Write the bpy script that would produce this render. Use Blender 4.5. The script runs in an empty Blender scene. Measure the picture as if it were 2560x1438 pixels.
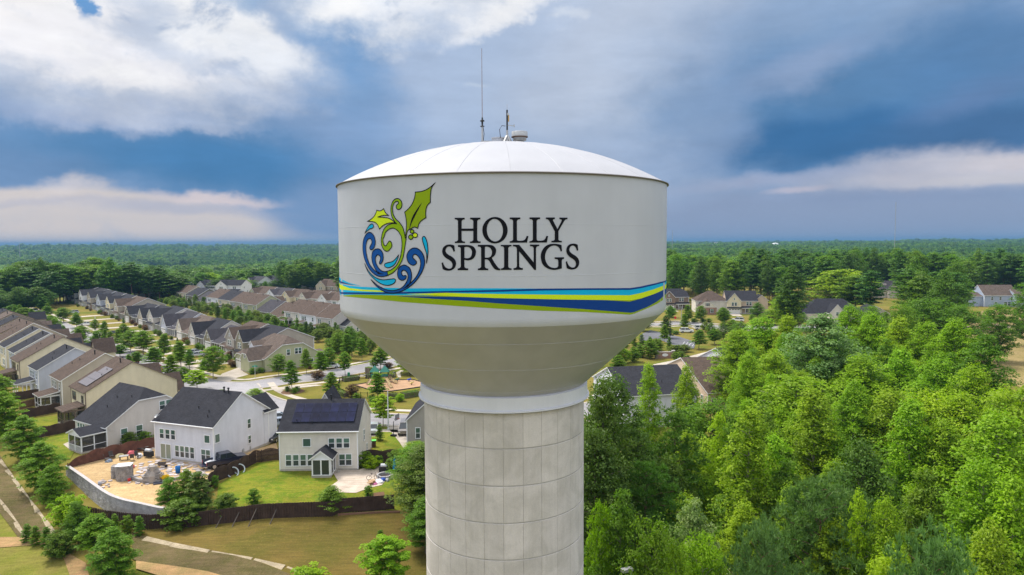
import bpy, bmesh, math, random
import numpy as np
from mathutils import Matrix, Vector
R_ = math.radians
random.seed(7)
rng = np.random.default_rng(11)
S = bpy.context.scene
COL = S.collection

# ------------------------------------------------------------------ camera
FPX, CAMH, PITCH, ROLL = 1706.67, 31.5, math.atan(113/1706.67), R_(.3)
cd = bpy.data.cameras.new('camera'); cam = bpy.data.objects.new('camera', cd); COL.objects.link(cam)
cd.sensor_width = 36; cd.lens = 24; cd.clip_start = .5; cd.clip_end = 60000
cam.matrix_world = Matrix.Translation((0, 0, CAMH)) @ Matrix.Rotation(math.pi/2-PITCH, 4, 'X') @ Matrix.Rotation(-ROLL, 4, 'Z')
S.camera = cam

def lin(c):
    return tuple(((v/255)/12.92 if v <= 10 else ((v/255+.055)/1.055)**2.4) for v in c)
def ray(px, py):
    u = (px-1280)/FPX; v = -(py-719)/FPX
    c, s = math.cos(ROLL), math.sin(ROLL)
    u, v = u*c+v*s, -u*s+v*c
    return (u, math.cos(PITCH)+v*math.sin(PITCH), -math.sin(PITCH)+v*math.cos(PITCH))

# ------------------------------------------------------------------ sky
SUN_DIR = Vector((-.42, .30, .86)).normalized()
world = bpy.data.worlds.new('World'); S.world = world; world.use_nodes = True
nt = world.node_tree; nt.nodes.clear()

class G:                                   # tiny expression builder for node trees
    def __init__(s, t): s.t = t
    def m(s, op, a, b=None, c=None, clamp=False):
        n = s.t.nodes.new('ShaderNodeMath'); n.operation = op; n.use_clamp = clamp
        for i, v in enumerate((a, b, c)):
            if v is None: continue
            if isinstance(v, (int, float)): n.inputs[i].default_value = v
            else: s.t.links.new(v, n.inputs[i])
        return n.outputs[0]
    def vec(s, x, y, z):
        n = s.t.nodes.new('ShaderNodeCombineXYZ')
        for i, v in enumerate((x, y, z)):
            if isinstance(v, (int, float)): n.inputs[i].default_value = v
            else: s.t.links.new(v, n.inputs[i])
        return n.outputs[0]
    def sep(s, v):
        n = s.t.nodes.new('ShaderNodeSeparateXYZ'); s.t.links.new(v, n.inputs[0]); return n.outputs
    def noise(s, v, scale, detail=4, rough=.55, lac=2., dist=0.):
        n = s.t.nodes.new('ShaderNodeTexNoise'); n.inputs['Scale'].default_value = scale
        n.inputs['Detail'].default_value = detail; n.inputs['Roughness'].default_value = rough
        n.inputs['Lacunarity'].default_value = lac; n.inputs['Distortion'].default_value = dist
        if v is not None: s.t.links.new(v, n.inputs['Vector'])
        return n.outputs
    def ss(s, x, lo, hi, a=0., b=1., kind='SMOOTHSTEP'):
        n = s.t.nodes.new('ShaderNodeMapRange'); n.interpolation_type = kind
        for i, v in enumerate((x, lo, hi, a, b)):
            if isinstance(v, (int, float)): n.inputs[i].default_value = v
            else: s.t.links.new(v, n.inputs[i])
        return n.outputs[0]
    def mix(s, f, a, b, blend='MIX'):
        n = s.t.nodes.new('ShaderNodeMix'); n.data_type = 'RGBA'; n.blend_type = blend
        for i, v in ((0, f), (6, a), (7, b)):
            if isinstance(v, (int, float)): n.inputs[i].default_value = v
            elif isinstance(v, tuple): n.inputs[i].default_value = (*v[:3], 1)
            else: s.t.links.new(v, n.inputs[i])
        return n.outputs[2]
    def node(s, kind, **kw):
        n = s.t.nodes.new(kind)
        for k, v in kw.items(): setattr(n, k, v)
        return n
    def link(s, a, b): s.t.links.new(a, b)

g = G(nt)
tc = g.node('ShaderNodeTexCoord')
D = tc.outputs['Generated']
dx, dy, dz = g.sep(D)
az = g.m('ARCTAN2', dx, dy)
hyp = g.m('MAXIMUM', g.m('SQRT', g.m('ADD', g.m('MULTIPLY', dx, dx), g.m('MULTIPLY', dy, dy))), .12)
tt = g.m('DIVIDE', dz, hyp)
dvec = g.vec(dx, dy, g.m('MULTIPLY', dz, 2.6))
wA = g.sep(g.noise(dvec, 3.2, 3, .5)[1])
wB = g.sep(g.noise(g.vec(dx, dy, g.m('MULTIPLY', dz, 1.35)), 13., 8, .64)[1])
wU = g.m('ADD', g.m('MULTIPLY', g.m('SUBTRACT', wA[0], .5), .26), g.m('MULTIPLY', g.m('SUBTRACT', wB[0], .5), .13))
wV = g.m('ADD', g.m('MULTIPLY', g.m('SUBTRACT', wA[1], .5), .12), g.m('MULTIPLY', g.m('SUBTRACT', wB[1], .5), .075))
# base layer: the Nishita sky seen through high cloud, whiter overhead
sky = g.node('ShaderNodeTexSky', sky_type='NISHITA', sun_disc=False)
sky.sun_elevation = math.asin(SUN_DIR.z); sky.sun_rotation = math.atan2(SUN_DIR.x, SUN_DIR.y)
puff = g.noise(dvec, 2.6, 7, .6, dist=.3)[0]
puff2 = g.noise(dvec, 7.5, 6, .6)[0]
K = 10.                                     # the Background runs at 0.1
EXPO = .95                                  # the photograph is exposed for the land, not the sky
def sc(c, k=1.): return tuple(v*K*k/2**EXPO for v in lin(c))
up = g.ss(tt, .15, 1.1)
cl = g.mix(g.ss(g.m('ADD', puff, g.m('MULTIPLY', up, .16)), .40, .62), sc((150, 172, 202), 1.45), sc((240, 242, 248), 1.95))
base = g.mix(.93, sky.outputs[0], cl)

P2 = g.vec(az, tt, 0.); WV = g.vec(wU, wV, 0.); _wc = {}
def warped(w):
    if w not in _wc:
        n = g.node('ShaderNodeVectorMath', operation='MULTIPLY_ADD')
        g.link(WV, n.inputs[0]); n.inputs[1].default_value = (w, w, 0); g.link(P2, n.inputs[2]); _wc[w] = n.outputs[0]
    return _wc[w]
def blob(prev, px, py, rx, ry, col, k=1., soft=.6, warp=1., tilt=0., bright=1.):
    d = ray(px, py); t0 = d[2]/math.hypot(d[0], d[1]); ca = math.cos(math.atan2(d[0], d[1]))
    aL, aR = math.atan((px-rx-1280)/FPX), math.atan((px+rx-1280)/FPX); a0 = (aL+aR)/2
    mp = g.node('ShaderNodeMapping', vector_type='TEXTURE'); g.link(warped(round(warp, 1)), mp.inputs[0])
    mp.inputs[1].default_value = (a0, t0, 0); mp.inputs[2].default_value = (0, 0, math.atan(tilt))
    mp.inputs[3].default_value = ((aR-aL)/2, ry/FPX*ca, 1)
    ln = g.node('ShaderNodeVectorMath', operation='LENGTH'); g.link(mp.outputs[0], ln.inputs[0])
    return g.mix(g.ss(ln.outputs['Value'], 1-soft, 1+soft, k, 0.), prev, sc(col, bright))
c = base
front = g.m('MULTIPLY', g.ss(tt, .62, .28), g.ss(g.m('ABSOLUTE', az), 1.7, .9))
# the veil of rain and grey-blue cloud that fills the view
c = g.mix(front, c, sc((158, 180, 212)))
for b in [
    # centre of the view: pale curtain with darker sides
    (1350, 240, 520, 260, (176, 194, 221), .8, .7, .6),
    (1600, 150, 260, 330, (196, 207, 226), .75, .6, .7),
    (1500, 480, 420, 130, (150, 172, 204), .8, .8, .5),
    (830, 330, 170, 300, (124, 158, 200), .9, .7, .7),
    (860, 150, 130, 110, (118, 160, 206), .8, .7, .8),
    (790, 540, 120, 190, (122, 152, 192), 1., .4, .12),
    # right-hand storm cloud
    (2180, 90, 520, 190, (140, 166, 200), .95, .6, .9),
    (2230, 235, 560, 150, (108, 145, 186), .9, .6, .9),
    (2250, 300, 560, 170, (90, 132, 176), 1., .55, .8, -.06),
    (2180, 345, 430, 75, (62, 112, 162), 1., .55, .45, .04),
    (2480, 130, 220, 130, (88, 130, 176), .8, .7, .8),
    (2420, 330, 260, 70, (74, 114, 160), .85, .6, .5, .05),
    (2010, 175, 170, 42, (150, 170, 203), .75, .8, .7, .28),
    (2440, 235, 160, 30, (104, 134, 178), .7, .9, .5, .25),
    (1760, 330, 90, 180, (148, 170, 203), .5, .8, .7),
    # light under the storm cloud on the right
    (2140, 545, 620, 85, (143, 160, 190), 1., .35, .2),
    (2420, 425, 330, 48, (196, 197, 210), .95, .55, .45, .05),
    (2530, 400, 160, 26, (208, 204, 211), .9, .6, .5, .1),
    (2520, 446, 220, 14, (204, 203, 211), .85, .7, .3, .06),
    (1950, 452, 240, 14, (166, 176, 202), .7, .8, .3, .04),
    (2010, 476, 70, 7, (190, 188, 204), .8, .7, .2, .03),
    (2300, 490, 330, 14, (140, 158, 190), .7, .8, .2),
    # left-hand bank: dark belly, bright low gap, white heads
    (330, 330, 560, 190, (132, 160, 198), .9, .6, .8),
    (380, 400, 430, 95, (92, 138, 184), 1., .55, .7, -.02),
    (560, 405, 230, 62, (76, 130, 180), .95, .6, .5, -.05),
    (60, 430, 200, 45, (112, 146, 188), .8, .7, .6),
    (230, 285, 250, 34, (168, 183, 212), .8, .7, .9, .05),
    (420, 305, 160, 12, (176, 190, 216), .6, .8, .6, -.05),
    (560, 215, 180, 32, (160, 180, 211), .7, .7, .7, -.1),
    (300, 130, 480, 130, (212, 218, 231), 1., .5, 1.1),
    (120, 110, 190, 70, (244, 243, 247), .95, .6, 1.2, -.2),
    (250, 160, 130, 42, (246, 245, 249), .85, .6, 1.2, -.1),
    (560, 75, 190, 85, (246, 247, 250), .95, .55, 1.0, -.3),
    (400, 90, 90, 60, (196, 208, 228), .7, .8, 1.1),
    (640, 130, 90, 60, (226, 231, 240), .7, .7, 1.0, -.3),
    (110, 40, 200, 40, (250, 248, 249), .9, .6, 1.2),
    (254, 36, 17, 34, (96, 152, 208), .95, .5, .5),
    (640, 8, 60, 26, (150, 180, 216), .7, .7, .8),
    (370, 186, 190, 15, (232, 233, 240), .7, .7, 1.0),
    # white heads above the tower
    (1010, 30, 210, 62, (238, 241, 247), .9, .6, 1.1),
    (1250, 60, 90, 30, (240, 242, 247), .95, .6, .9, .5),
    (930, 15, 70, 40, (252, 252, 253), .8, .7, 1.),
    (1390, 75, 30, 14, (214, 222, 235), .6, .8, .9),
    (1225, 205, 22, 6, (190, 205, 226), .7, .8, .5, .1),
    # bright gap over the left horizon, cut by the rain curtain
    (-160, 562, 872, 98, (214, 206, 204), 1., .13, .2),
    (-100, 600, 800, 40, (226, 213, 206), .9, .5, .1),
    (560, 500, 150, 15, (226, 212, 212), .85, .7, .5, .03),
    (215, 490, 60, 22, (224, 216, 216), .7, .8, .8),
    (450, 526, 220, 15, (180, 184, 202), .75, .7, .3),
    (90, 512, 230, 10, (190, 190, 203), .6, .8, .4),
]:
    c = blob(c, *b)
# billows: grey-blue hollows in the bright heads, fine streaks everywhere
bw = g.node('ShaderNodeRGBToBW'); g.link(c, bw.inputs[0])
bright = g.ss(bw.outputs[0], .56*K/2**EXPO, .85*K/2**EXPO)
b1 = g.noise(g.vec(dx, dy, g.m('MULTIPLY', dz, 1.7)), 9., 9, .62, dist=.35)[0]
hollow = g.m('MULTIPLY', g.ss(b1, .49, .66), bright)
c = g.mix(g.m('MULTIPLY', hollow, .8), c, sc((158, 178, 208)))
heads = g.m('MULTIPLY', g.ss(b1, .47, .30), g.m('MULTIPLY', bright, g.ss(tt, .12, .2)))
c = g.mix(g.m('MULTIPLY', heads, .6), c, sc((252, 252, 253)))
fine = g.ss(puff2, .3, .7, .91, 1.09, 'LINEAR')
strk = g.ss(g.noise(g.vec(dx, dy, g.m('MULTIPLY', dz, 5.)), 5.5, 8, .65, dist=.8)[0], .3, .7, .94, 1.06, 'LINEAR')
fs_ = g.m('MULTIPLY', fine, strk)
veil = g.ss(tt, .015, .09)
c = g.mix(g.m('MULTIPLY', veil, .85), c, g.mix(1., c, g.vec(fs_, fs_, fs_), 'MULTIPLY'))
# below the horizon: plain haze colour, never in view
c = g.mix(g.ss(dz, -.03, -.005, 1., 0.), c, sc((120, 130, 135), .7))
bg = g.node('ShaderNodeBackground'); bg.inputs[1].default_value = .1
g.link(c, bg.inputs[0])
wo = g.node('ShaderNodeOutputWorld'); g.link(bg.outputs[0], wo.inputs[0])
world.cycles.sampling_method = 'MANUAL'; world.cycles.sample_map_resolution = 512

# ------------------------------------------------------------------ sun
sl = bpy.data.lights.new('sun', 'SUN'); sl.energy = 2.3; sl.angle = R_(15); sl.color = (1., .95, .87)
sun = bpy.data.objects.new('sun', sl); COL.objects.link(sun)
sun.rotation_euler = SUN_DIR.to_track_quat('Z', 'Y').to_euler()
sun['kind'] = 'helper'

S.view_settings.view_transform = 'Standard'; S.view_settings.look = 'None'
S.view_settings.exposure = EXPO; S.view_settings.gamma = 1.
S.render.engine = 'CYCLES'
S.cycles.max_bounces = 7; S.cycles.diffuse_bounces = 3; S.cycles.glossy_bounces = 2
S.cycles.transmission_bounces = 4; S.cycles.transparent_max_bounces = 6; S.cycles.volume_bounces = 0
S.cycles.use_denoising = True
S.cycles.caustics_reflective = False; S.cycles.caustics_refractive = False

# ------------------------------------------------------------------ helpers
MATS = {}
def principled(name, col, rough=.7, spec=.3, metal=0.):
    m = bpy.data.materials.new(name); m.use_nodes = True; t = m.node_tree
    b = t.nodes['Principled BSDF']
    b.inputs['Base Color'].default_value = (*col, 1); b.inputs['Roughness'].default_value = rough
    b.inputs['Specular IOR Level'].default_value = spec; b.inputs['Metallic'].default_value = metal
    return m, G(t), b
def mat(name, col, rough=.7, spec=.3, metal=0., var=.12, scale=3., kind=None, per_obj=0., bump=0., bscale=20.):
    """base colour with a soft procedural variation; kind adds siding / shingle relief"""
    if name in MATS: return MATS[name]
    m, q, b = principled(name, col, rough, spec, metal)
    tcn = q.node('ShaderNodeTexCoord'); oc = tcn.outputs['Object']
    hgt = None
    fac = q.ss(q.noise(oc, scale, 5, .6)[0], .3, .7, 1-var, 1+var, 'LINEAR')
    if per_obj:
        oi = q.node('ShaderNodeObjectInfo')
        fac = q.m('MULTIPLY', fac, q.ss(oi.outputs['Random'], 0., 1., 1-per_obj, 1+per_obj, 'LINEAR'))
    if kind == 'siding':
        x, y, z = q.sep(oc)
        f = q.m('FRACT', q.m('MULTIPLY', z, 1/.19))
        hgt = q.m('MULTIPLY', f, -1.); dist = .035
        st = q.noise(q.vec(q.m('MULTIPLY', x, .6), q.m('MULTIPLY', y, .6), q.m('MULTIPLY', z, .12)), 2.2, 4, .6)[0]
        fac = q.m('MULTIPLY', fac, q.ss(st, .35, .75, 1.02, .93))
        fac = q.m('MULTIPLY', fac, q.ss(f, .0, .14, .86, 1.))
    if kind == 'shingle':
        x, y, z = q.sep(oc)
        br = q.node('ShaderNodeTexBrick'); q.link(q.vec(q.m('ADD', x, y), q.m('MULTIPLY', z, 1.9), 0.), br.inputs['Vector'])
        br.inputs['Scale'].default_value = 1.6; br.inputs['Mortar Size'].default_value = .025
        br.inputs['Color1'].default_value = (1.12, 1.12, 1.12, 1); br.inputs['Color2'].default_value = (.84, .84, .84, 1)
        br.inputs['Mortar'].default_value = (.7, .7, .7, 1)
        fac = q.m('MULTIPLY', fac, q.sep(br.outputs[0])[0])
        st = q.noise(q.vec(q.m('MULTIPLY', x, .9), q.m('MULTIPLY', y, .9), q.m('MULTIPLY', z, .25)), 1.1, 4, .6)[0]
        fac = q.m('MULTIPLY', fac, q.ss(st, .3, .7, .86, 1.12))
        hgt = br.outputs[1]; dist = -.02
    if bump:
        hgt = q.noise(oc, bscale, 4, .6)[0]; dist = bump
    q.link(q.mix(1., col, q.vec(fac, fac, fac), 'MULTIPLY'), b.inputs['Base Color'])
    if hgt is not None:
        bn = q.node('ShaderNodeBump'); bn.inputs['Distance'].default_value = dist; bn.inputs['Strength'].default_value = .8
        q.link(hgt, bn.inputs['Height']); q.link(bn.outputs[0], b.inputs['Normal'])
    MATS[name] = m; return m

class MB:
    """collects shapes; build() links them as ONE mesh object"""
    def __init__(s): s.v = []; s.f = []; s.mi = []
    def add(s, vs, fs, mi=0):
        o = len(s.v); s.v += [tuple(p) for p in vs]
        s.f += [tuple(i+o for i in f) for f in fs]; s.mi += [mi]*len(fs); return s
    def box(s, x0, x1, y0, y1, z0, z1, mi=0):
        return s.add([(x0,y0,z0),(x1,y0,z0),(x1,y1,z0),(x0,y1,z0),(x0,y0,z1),(x1,y0,z1),(x1,y1,z1),(x0,y1,z1)],
                     [(0,3,2,1),(4,5,6,7),(0,1,5,4),(1,2,6,5),(2,3,7,6),(3,0,4,7)], mi)
    def bar(s, a, b, w, h=None, mi=0, up=(0,0,1)):
        a, b = Vector(a), Vector(b); d = (b-a)
        if d.length < 1e-6: return s
        d.normalize(); u = Vector(up)
        if abs(d.dot(u)) > .98: u = Vector((1, 0, 0))
        r = d.cross(u).normalized(); u = r.cross(d); h = h or w
        c = [r*w/2*i+u*h/2*j for i, j in ((-1,-1),(1,-1),(1,1),(-1,1))]
        return s.add([a+k for k in c]+[b+k for k in c], [(3,2,1,0),(4,5,6,7),(0,1,5,4),(1,2,6,5),(2,3,7,6),(3,0,4,7)], mi)
    def tube(s, pts, rad, n=8, mi=0, cap=True):
        pts = [Vector(p) for p in pts]; rad = rad if isinstance(rad, (list, tuple)) else [rad]*len(pts)
        o = len(s.v); vs = []
        for i, p in enumerate(pts):
            d = (pts[min(i+1, len(pts)-1)]-pts[max(i-1, 0)]).normalized()
            u = Vector((0, 0, 1)) if abs(d.z) < .9 else Vector((1, 0, 0))
            r = d.cross(u).normalized(); u = r.cross(d)
            vs += [p+(r*math.cos(k*2*math.pi/n)+u*math.sin(k*2*math.pi/n))*rad[i] for k in range(n)]
        fs = [(i*n+k, i*n+(k+1) % n, (i+1)*n+(k+1) % n, (i+1)*n+k) for i in range(len(pts)-1) for k in range(n)]
        if cap: fs += [tuple(range(n-1, -1, -1)), tuple((len(pts)-1)*n+k for k in range(n))]
        return s.add(vs, fs, mi)
    def lathe(s, prof, n=32, mi=0, a0=0., a1=2*math.pi, cx=0., cy=0.):
        full = abs(a1-a0-2*math.pi) < 1e-6; m = n if full else n+1
        vs = [(cx+r*math.sin(a0+(a1-a0)*k/n), cy-r*math.cos(a0+(a1-a0)*k/n), z) for r, z in prof for k in range(m)]
        fs = []
        for i in range(len(prof)-1):
            for k in range(n):
                k2 = (k+1) % m
                fs.append((i*m+k, i*m+k2, (i+1)*m+k2, (i+1)*m+k))
        return s.add(vs, fs, mi)
    def poly(s, pts, mi=0): return s.add(pts, [tuple(range(len(pts)))], mi)
    def prism(s, pts2, z0, z1, mi=0):
        n = len(pts2)
        return s.add([(x, y, z0) for x, y in pts2]+[(x, y, z1) for x, y in pts2],
                     [tuple(range(n-1, -1, -1)), tuple(range(n, 2*n))]+[(i, (i+1) % n, n+(i+1) % n, n+i) for i in range(n)], mi)
    def mesh(s, name, mats, smooth=False):
        me = bpy.data.meshes.new(name); me.from_pydata(s.v, [], s.f)
        for m in (mats if isinstance(mats, (list, tuple)) else [mats]):
            if m: me.materials.append(m)
        if max(s.mi, default=0) > 0: me.polygons.foreach_set('material_index', s.mi)
        if smooth: me.polygons.foreach_set('use_smooth', [True]*len(s.f))
        me.update(); return me
    def build(s, name, mats, parent=None, smooth=False, **kw):
        return link(name, s.mesh(name, mats, smooth), parent, **kw)
def link(name, me, parent=None, loc=None, rz=None, label=None, cat=None, group=None, kind=None):
    o = bpy.data.objects.new(name, me); COL.objects.link(o)
    if parent is not None: o.parent = parent
    if loc is not None: o.location = loc
    if rz is not None: o.rotation_euler = (0, 0, rz)
    return tag(o, label, cat, group, kind)
def tag(o, label=None, cat=None, group=None, kind=None):
    for k, v in (('label', label), ('category', cat), ('group', group), ('kind', kind)):
        if v: o[k] = v
    return o
def empty(name, loc=(0, 0, 0), rz=0., label=None, cat=None, group=None):
    o = link(name, None, None, loc, rz, label, cat, group); o.empty_display_size = .1; return o
def copy_tree(o, parent=None):
    c = o.copy(); COL.objects.link(c); c.parent = parent
    for ch in o.children: copy_tree(ch, c)
    return c

# ------------------------------------------------------------------ terrain
def sstep(a, b, x):
    t = min(1., max(0., (x-a)/(b-a))); return t*t*(3-2*t)
EDGE = [(-400, 330), (-140, 158), (-100, 124), (-75, 108), (-62, 99), (-48, 92.5), (-37, 88), (-28, 83), (-8, 85), (10, 92), (40, 100), (90, 112), (400, 150)]
def edge_s(x, y):                       # distance south of the line where the housing plateau ends
    best = 1e9; sg = 1
    for (x0, y0), (x1, y1) in zip(EDGE, EDGE[1:]):
        vx, vy = x1-x0, y1-y0; t = max(0, min(1, ((x-x0)*vx+(y-y0)*vy)/(vx*vx+vy*vy)))
        ex, ey = x-x0-t*vx, y-y0-t*vy; d = math.hypot(ex, ey)
        if d < best: best = d; sg = 1 if vx*ey-vy*ex < 0 else -1
    return best*sg
def ground_z(x, y):
    z = 0.
    if y < 340 and y > -200:
        s = edge_s(x, y)
        z -= 1.9*sstep(0, 9, s)+2.6*sstep(9, 30, s)
    r = math.hypot(x, y); a = math.atan2(x, max(y, 1.))
    left = sstep(.12, -.3, a)
    z -= (30*left+9*(1-left))*sstep(430, 1000, r)
    z += (22*left+8*(1-left))*sstep(1500, 5200, r)
    z += 6*math.sin(x*.0011+1.)*math.sin(y*.0013)*sstep(700, 2500, r)
    if r > 6000: z += 30*sstep(6000, 16000, r)
    return z
def at(px, py, z=0.):
    d = ray(px, py); t = (z-CAMH)/d[2]; return (d[0]*t, d[1]*t)
def gat(px, py, dz=0.):                 # where the pixel's ray meets the ground
    z = 0.
    for _ in range(14):
        x, y = at(px, py, z); z = .5*z+.5*(ground_z(x, y)+dz)
    return (x, y, ground_z(x, y))
def at_dist(px, py, dist):              # point on the pixel's ray at a horizontal distance
    d = ray(px, py); t = dist/math.hypot(d[0], d[1]); return (d[0]*t, d[1]*t, CAMH+d[2]*t)

# ------------------------------------------------------------------ water tower
TX, TY, TR = -.53, 42., 9.79
def tank_hit(px, py, R=TR):
    dx_, dy_, dz_ = ray(px, py)
    A = dx_*dx_+dy_*dy_; B = -2*(dx_*TX+dy_*TY); C = TX*TX+TY*TY-R*R
    q = B*B-4*A*C
    t = (-B-math.sqrt(max(q, 0.)))/(2*A)
    x, y = dx_*t-TX, dy_*t-TY
    return math.atan2(x, -y), CAMH+dz_*t          # angle from the camera side, height
def cyl(a, z, R=TR): return (R*math.sin(a), -R*math.cos(a), z)

zr = lambda py, R, px=1258: tank_hit(px, py, R)[1]
Z_RIM, Z_BOT = zr(432, 9.87), zr(819, TR)
Z_RT, Z_RB = zr(997, 5.16, 1262), zr(1031, 5.22, 1262)
Z_S1, Z_S2 = zr(561, TR), zr(691, TR)
SH_R = 4.93
tower = empty('water_tower', (TX, TY, 0), 0, 'white bowl-shaped water tower on a round concrete shaft with town name', 'water tower')

def paint(name, col, rough=.38, var=.03):
    m, q, b = principled(name, col, rough, .4)
    oc = q.node('ShaderNodeTexCoord').outputs['Object']; x, y, z = q.sep(oc)
    st = q.noise(q.vec(x, y, q.m('MULTIPLY', z, .1)), 1.3, 5, .6)[0]          # faint vertical run marks
    bl = q.noise(oc, .45, 3, .5)[0]
    f = q.m('MULTIPLY', q.ss(st, .35, .75, 1+var*.6, 1-var*.6), q.ss(bl, .3, .7, 1-var, 1+var))
    q.link(q.mix(1., col, q.vec(f, f, f), 'MULTIPLY'), b.inputs['Base Color'])
    bn = q.node('ShaderNodeBump'); bn.inputs['Distance'].default_value = .05; bn.inputs['Strength'].default_value = .35
    q.link(q.noise(oc, .8, 2, .4)[0], bn.inputs['Height']); q.link(bn.outputs[0], b.inputs['Normal'])
    MATS[name] = m; return m
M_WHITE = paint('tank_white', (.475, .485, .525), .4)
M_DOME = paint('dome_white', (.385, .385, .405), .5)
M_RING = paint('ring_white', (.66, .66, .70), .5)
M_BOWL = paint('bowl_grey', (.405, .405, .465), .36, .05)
M_RIM = mat('rim_dark', (.16, .14, .13), .6)
M_GALV = mat('galvanised', (.42, .42, .42), .5, .4, .3)
M_BLACKM = mat('black_metal', (.02, .02, .022), .5)

def set_normals(me, fn):
    me.normals_split_custom_set_from_vertices([fn(v.co) for v in me.vertices])

# cylindrical wall in three courses
nseg = 160
for z1, z0 in ((Z_RIM, Z_S1), (Z_S1, Z_S2), (Z_S2, Z_BOT+.8*math.sin(R_(27)))):
    b = MB().lathe([(TR, z0), (TR, z1)], nseg)
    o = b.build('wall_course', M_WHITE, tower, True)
for z in (Z_S1, Z_S2):                                     # weld beads
    MB().lathe([(TR-.01, z-.022), (TR+.006, z-.008), (TR+.006, z+.008), (TR-.01, z+.022)], nseg).build('weld_seam', M_WHITE, tower, True)
# drip edge
MB().lathe([(TR-.05, Z_RIM-.02), (TR+.10, Z_RIM+.0), (TR+.10, Z_RIM+.055), (TR-.05, Z_RIM+.09)], nseg).build('roof_rim', M_RIM, tower, True)
# domed roof in welded plates
RISE = 2.62; RHO = (TR*TR+RISE*RISE)/(2*RISE); ZC = Z_RIM+.07+RISE-RHO
NP = 24; RD = TR+.06
def dome_z(r): return ZC+math.sqrt(RHO*RHO-r*r)
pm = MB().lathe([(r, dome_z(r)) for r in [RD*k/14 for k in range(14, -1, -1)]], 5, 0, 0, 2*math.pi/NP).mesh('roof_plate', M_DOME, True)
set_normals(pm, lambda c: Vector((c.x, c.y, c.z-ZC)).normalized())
wm = MB()
for i in range(14):
    r0, r1 = RD*(i+.35 if i == 0 else i)/14, RD*(i+1)/14
    a = .016
    P = [cyl(0, dome_z(r0), r0), cyl(0, dome_z(r1), r1)]
    n0 = Vector((1, 0, 0))
    wm.add([Vector(P[0])-n0*a, Vector(P[1])-n0*a, Vector(P[1])+n0*a, Vector(P[0])+n0*a,
            Vector(P[0])+Vector((0, 0, .012)), Vector(P[1])+Vector((0, 0, .012))], [(0, 1, 5, 4), (5, 2, 3, 4)])
M_WELD = mat('weld_grey', (.33, .33, .35), .5)
wmm = wm.mesh('plate_seam', M_WELD)
for k in range(NP):
    p = link('roof_plate', pm, tower, rz=k*2*math.pi/NP+.05)
    link('plate_seam', wmm, p)
# bowl: the white knuckle turns in, then the straight cone starts at a hard edge
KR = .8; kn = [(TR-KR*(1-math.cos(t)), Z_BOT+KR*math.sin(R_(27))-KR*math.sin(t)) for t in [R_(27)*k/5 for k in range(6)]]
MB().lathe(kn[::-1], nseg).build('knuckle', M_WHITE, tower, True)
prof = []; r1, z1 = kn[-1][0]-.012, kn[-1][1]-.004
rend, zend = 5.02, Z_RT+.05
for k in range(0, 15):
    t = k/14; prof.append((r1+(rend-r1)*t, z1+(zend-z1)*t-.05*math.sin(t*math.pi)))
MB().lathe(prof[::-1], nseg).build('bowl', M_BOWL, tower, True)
for fr in (.28, .62, .93):
    i = int(fr*14); r, z = prof[i]
    MB().lathe([(r-.004, z-.02), (r+.005, z), (r-.004, z+.02)], nseg).build('weld_seam', M_BOWL, tower, True)
# skirt ring between bowl and shaft
MB().lathe([(5.0, Z_RB-.06), (5.27, Z_RB-.06), (5.27, Z_RB+.02), (5.17, Z_RB+.06), (5.15, Z_RT), (4.98, Z_RT+.08)], 96).build('skirt_ring', M_RING, tower, False)
MB().lathe([(4.9, Z_RB-.05), (5.262, Z_RB-.07), (5.25, Z_RB-.09), (4.9, Z_RB-.1)], 96).build('drip_edge', M_RIM, tower)

# concrete shaft: a core with cast panels standing proud of the joints
def concrete():
    m, q, b = principled('concrete', (.47, .45, .42), .85, .2)
    oc = q.node('ShaderNodeTexCoord').outputs['Object']
    geo = q.node('ShaderNodeNewGeometry').outputs['Position']; x, y, z = q.sep(geo)
    oi = q.node('ShaderNodeObjectInfo')
    st = q.noise(q.vec(q.m('MULTIPLY', x, 2.6), q.m('MULTIPLY', y, 2.6), q.m('MULTIPLY', z, .22)), 1.6, 6, .65)[0]
    bl = q.noise(geo, .55, 5, .62, dist=.6)[0]
    fi = q.noise(geo, 14, 5, .7)[0]
    f = q.m('MULTIPLY', q.ss(st, .3, .72, 1.03, .955), q.ss(bl, .3, .68, .91, 1.06))
    f = q.m('MULTIPLY', f, q.ss(fi, .3, .7, .95, 1.05))
    f = q.m('MULTIPLY', f, q.ss(oi.outputs['Random'], 0, 1, .93, 1.05, 'LINEAR'))
    warm = q.mix(q.ss(bl, .35, .7), (.545, .505, .46), (.59, .545, .51))
    q.link(q.mix(1., warm, q.vec(f, f, f), 'MULTIPLY'), b.inputs['Base Color'])
    bn = q.node('ShaderNodeBump'); bn.inputs['Distance'].default_value = .012
    q.link(q.noise(geo, 9, 6, .65)[0], bn.inputs['Height']); q.link(bn.outputs[0], b.inputs['Normal'])
    return m
M_CONC = concrete()
M_JOINT = mat('joint_concrete', (.40, .375, .34), .9)
shaft = MB().lathe([(SH_R-.015, -8), (SH_R-.015, Z_RB+.1)], 112).build('shaft', M_JOINT, tower, True)
zj = [zr(y, SH_R, 1256) for y in (1122.8, 1215, 1307, 1401)]
step = (zj[0]-zj[3])/3
NCOL = 28
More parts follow.
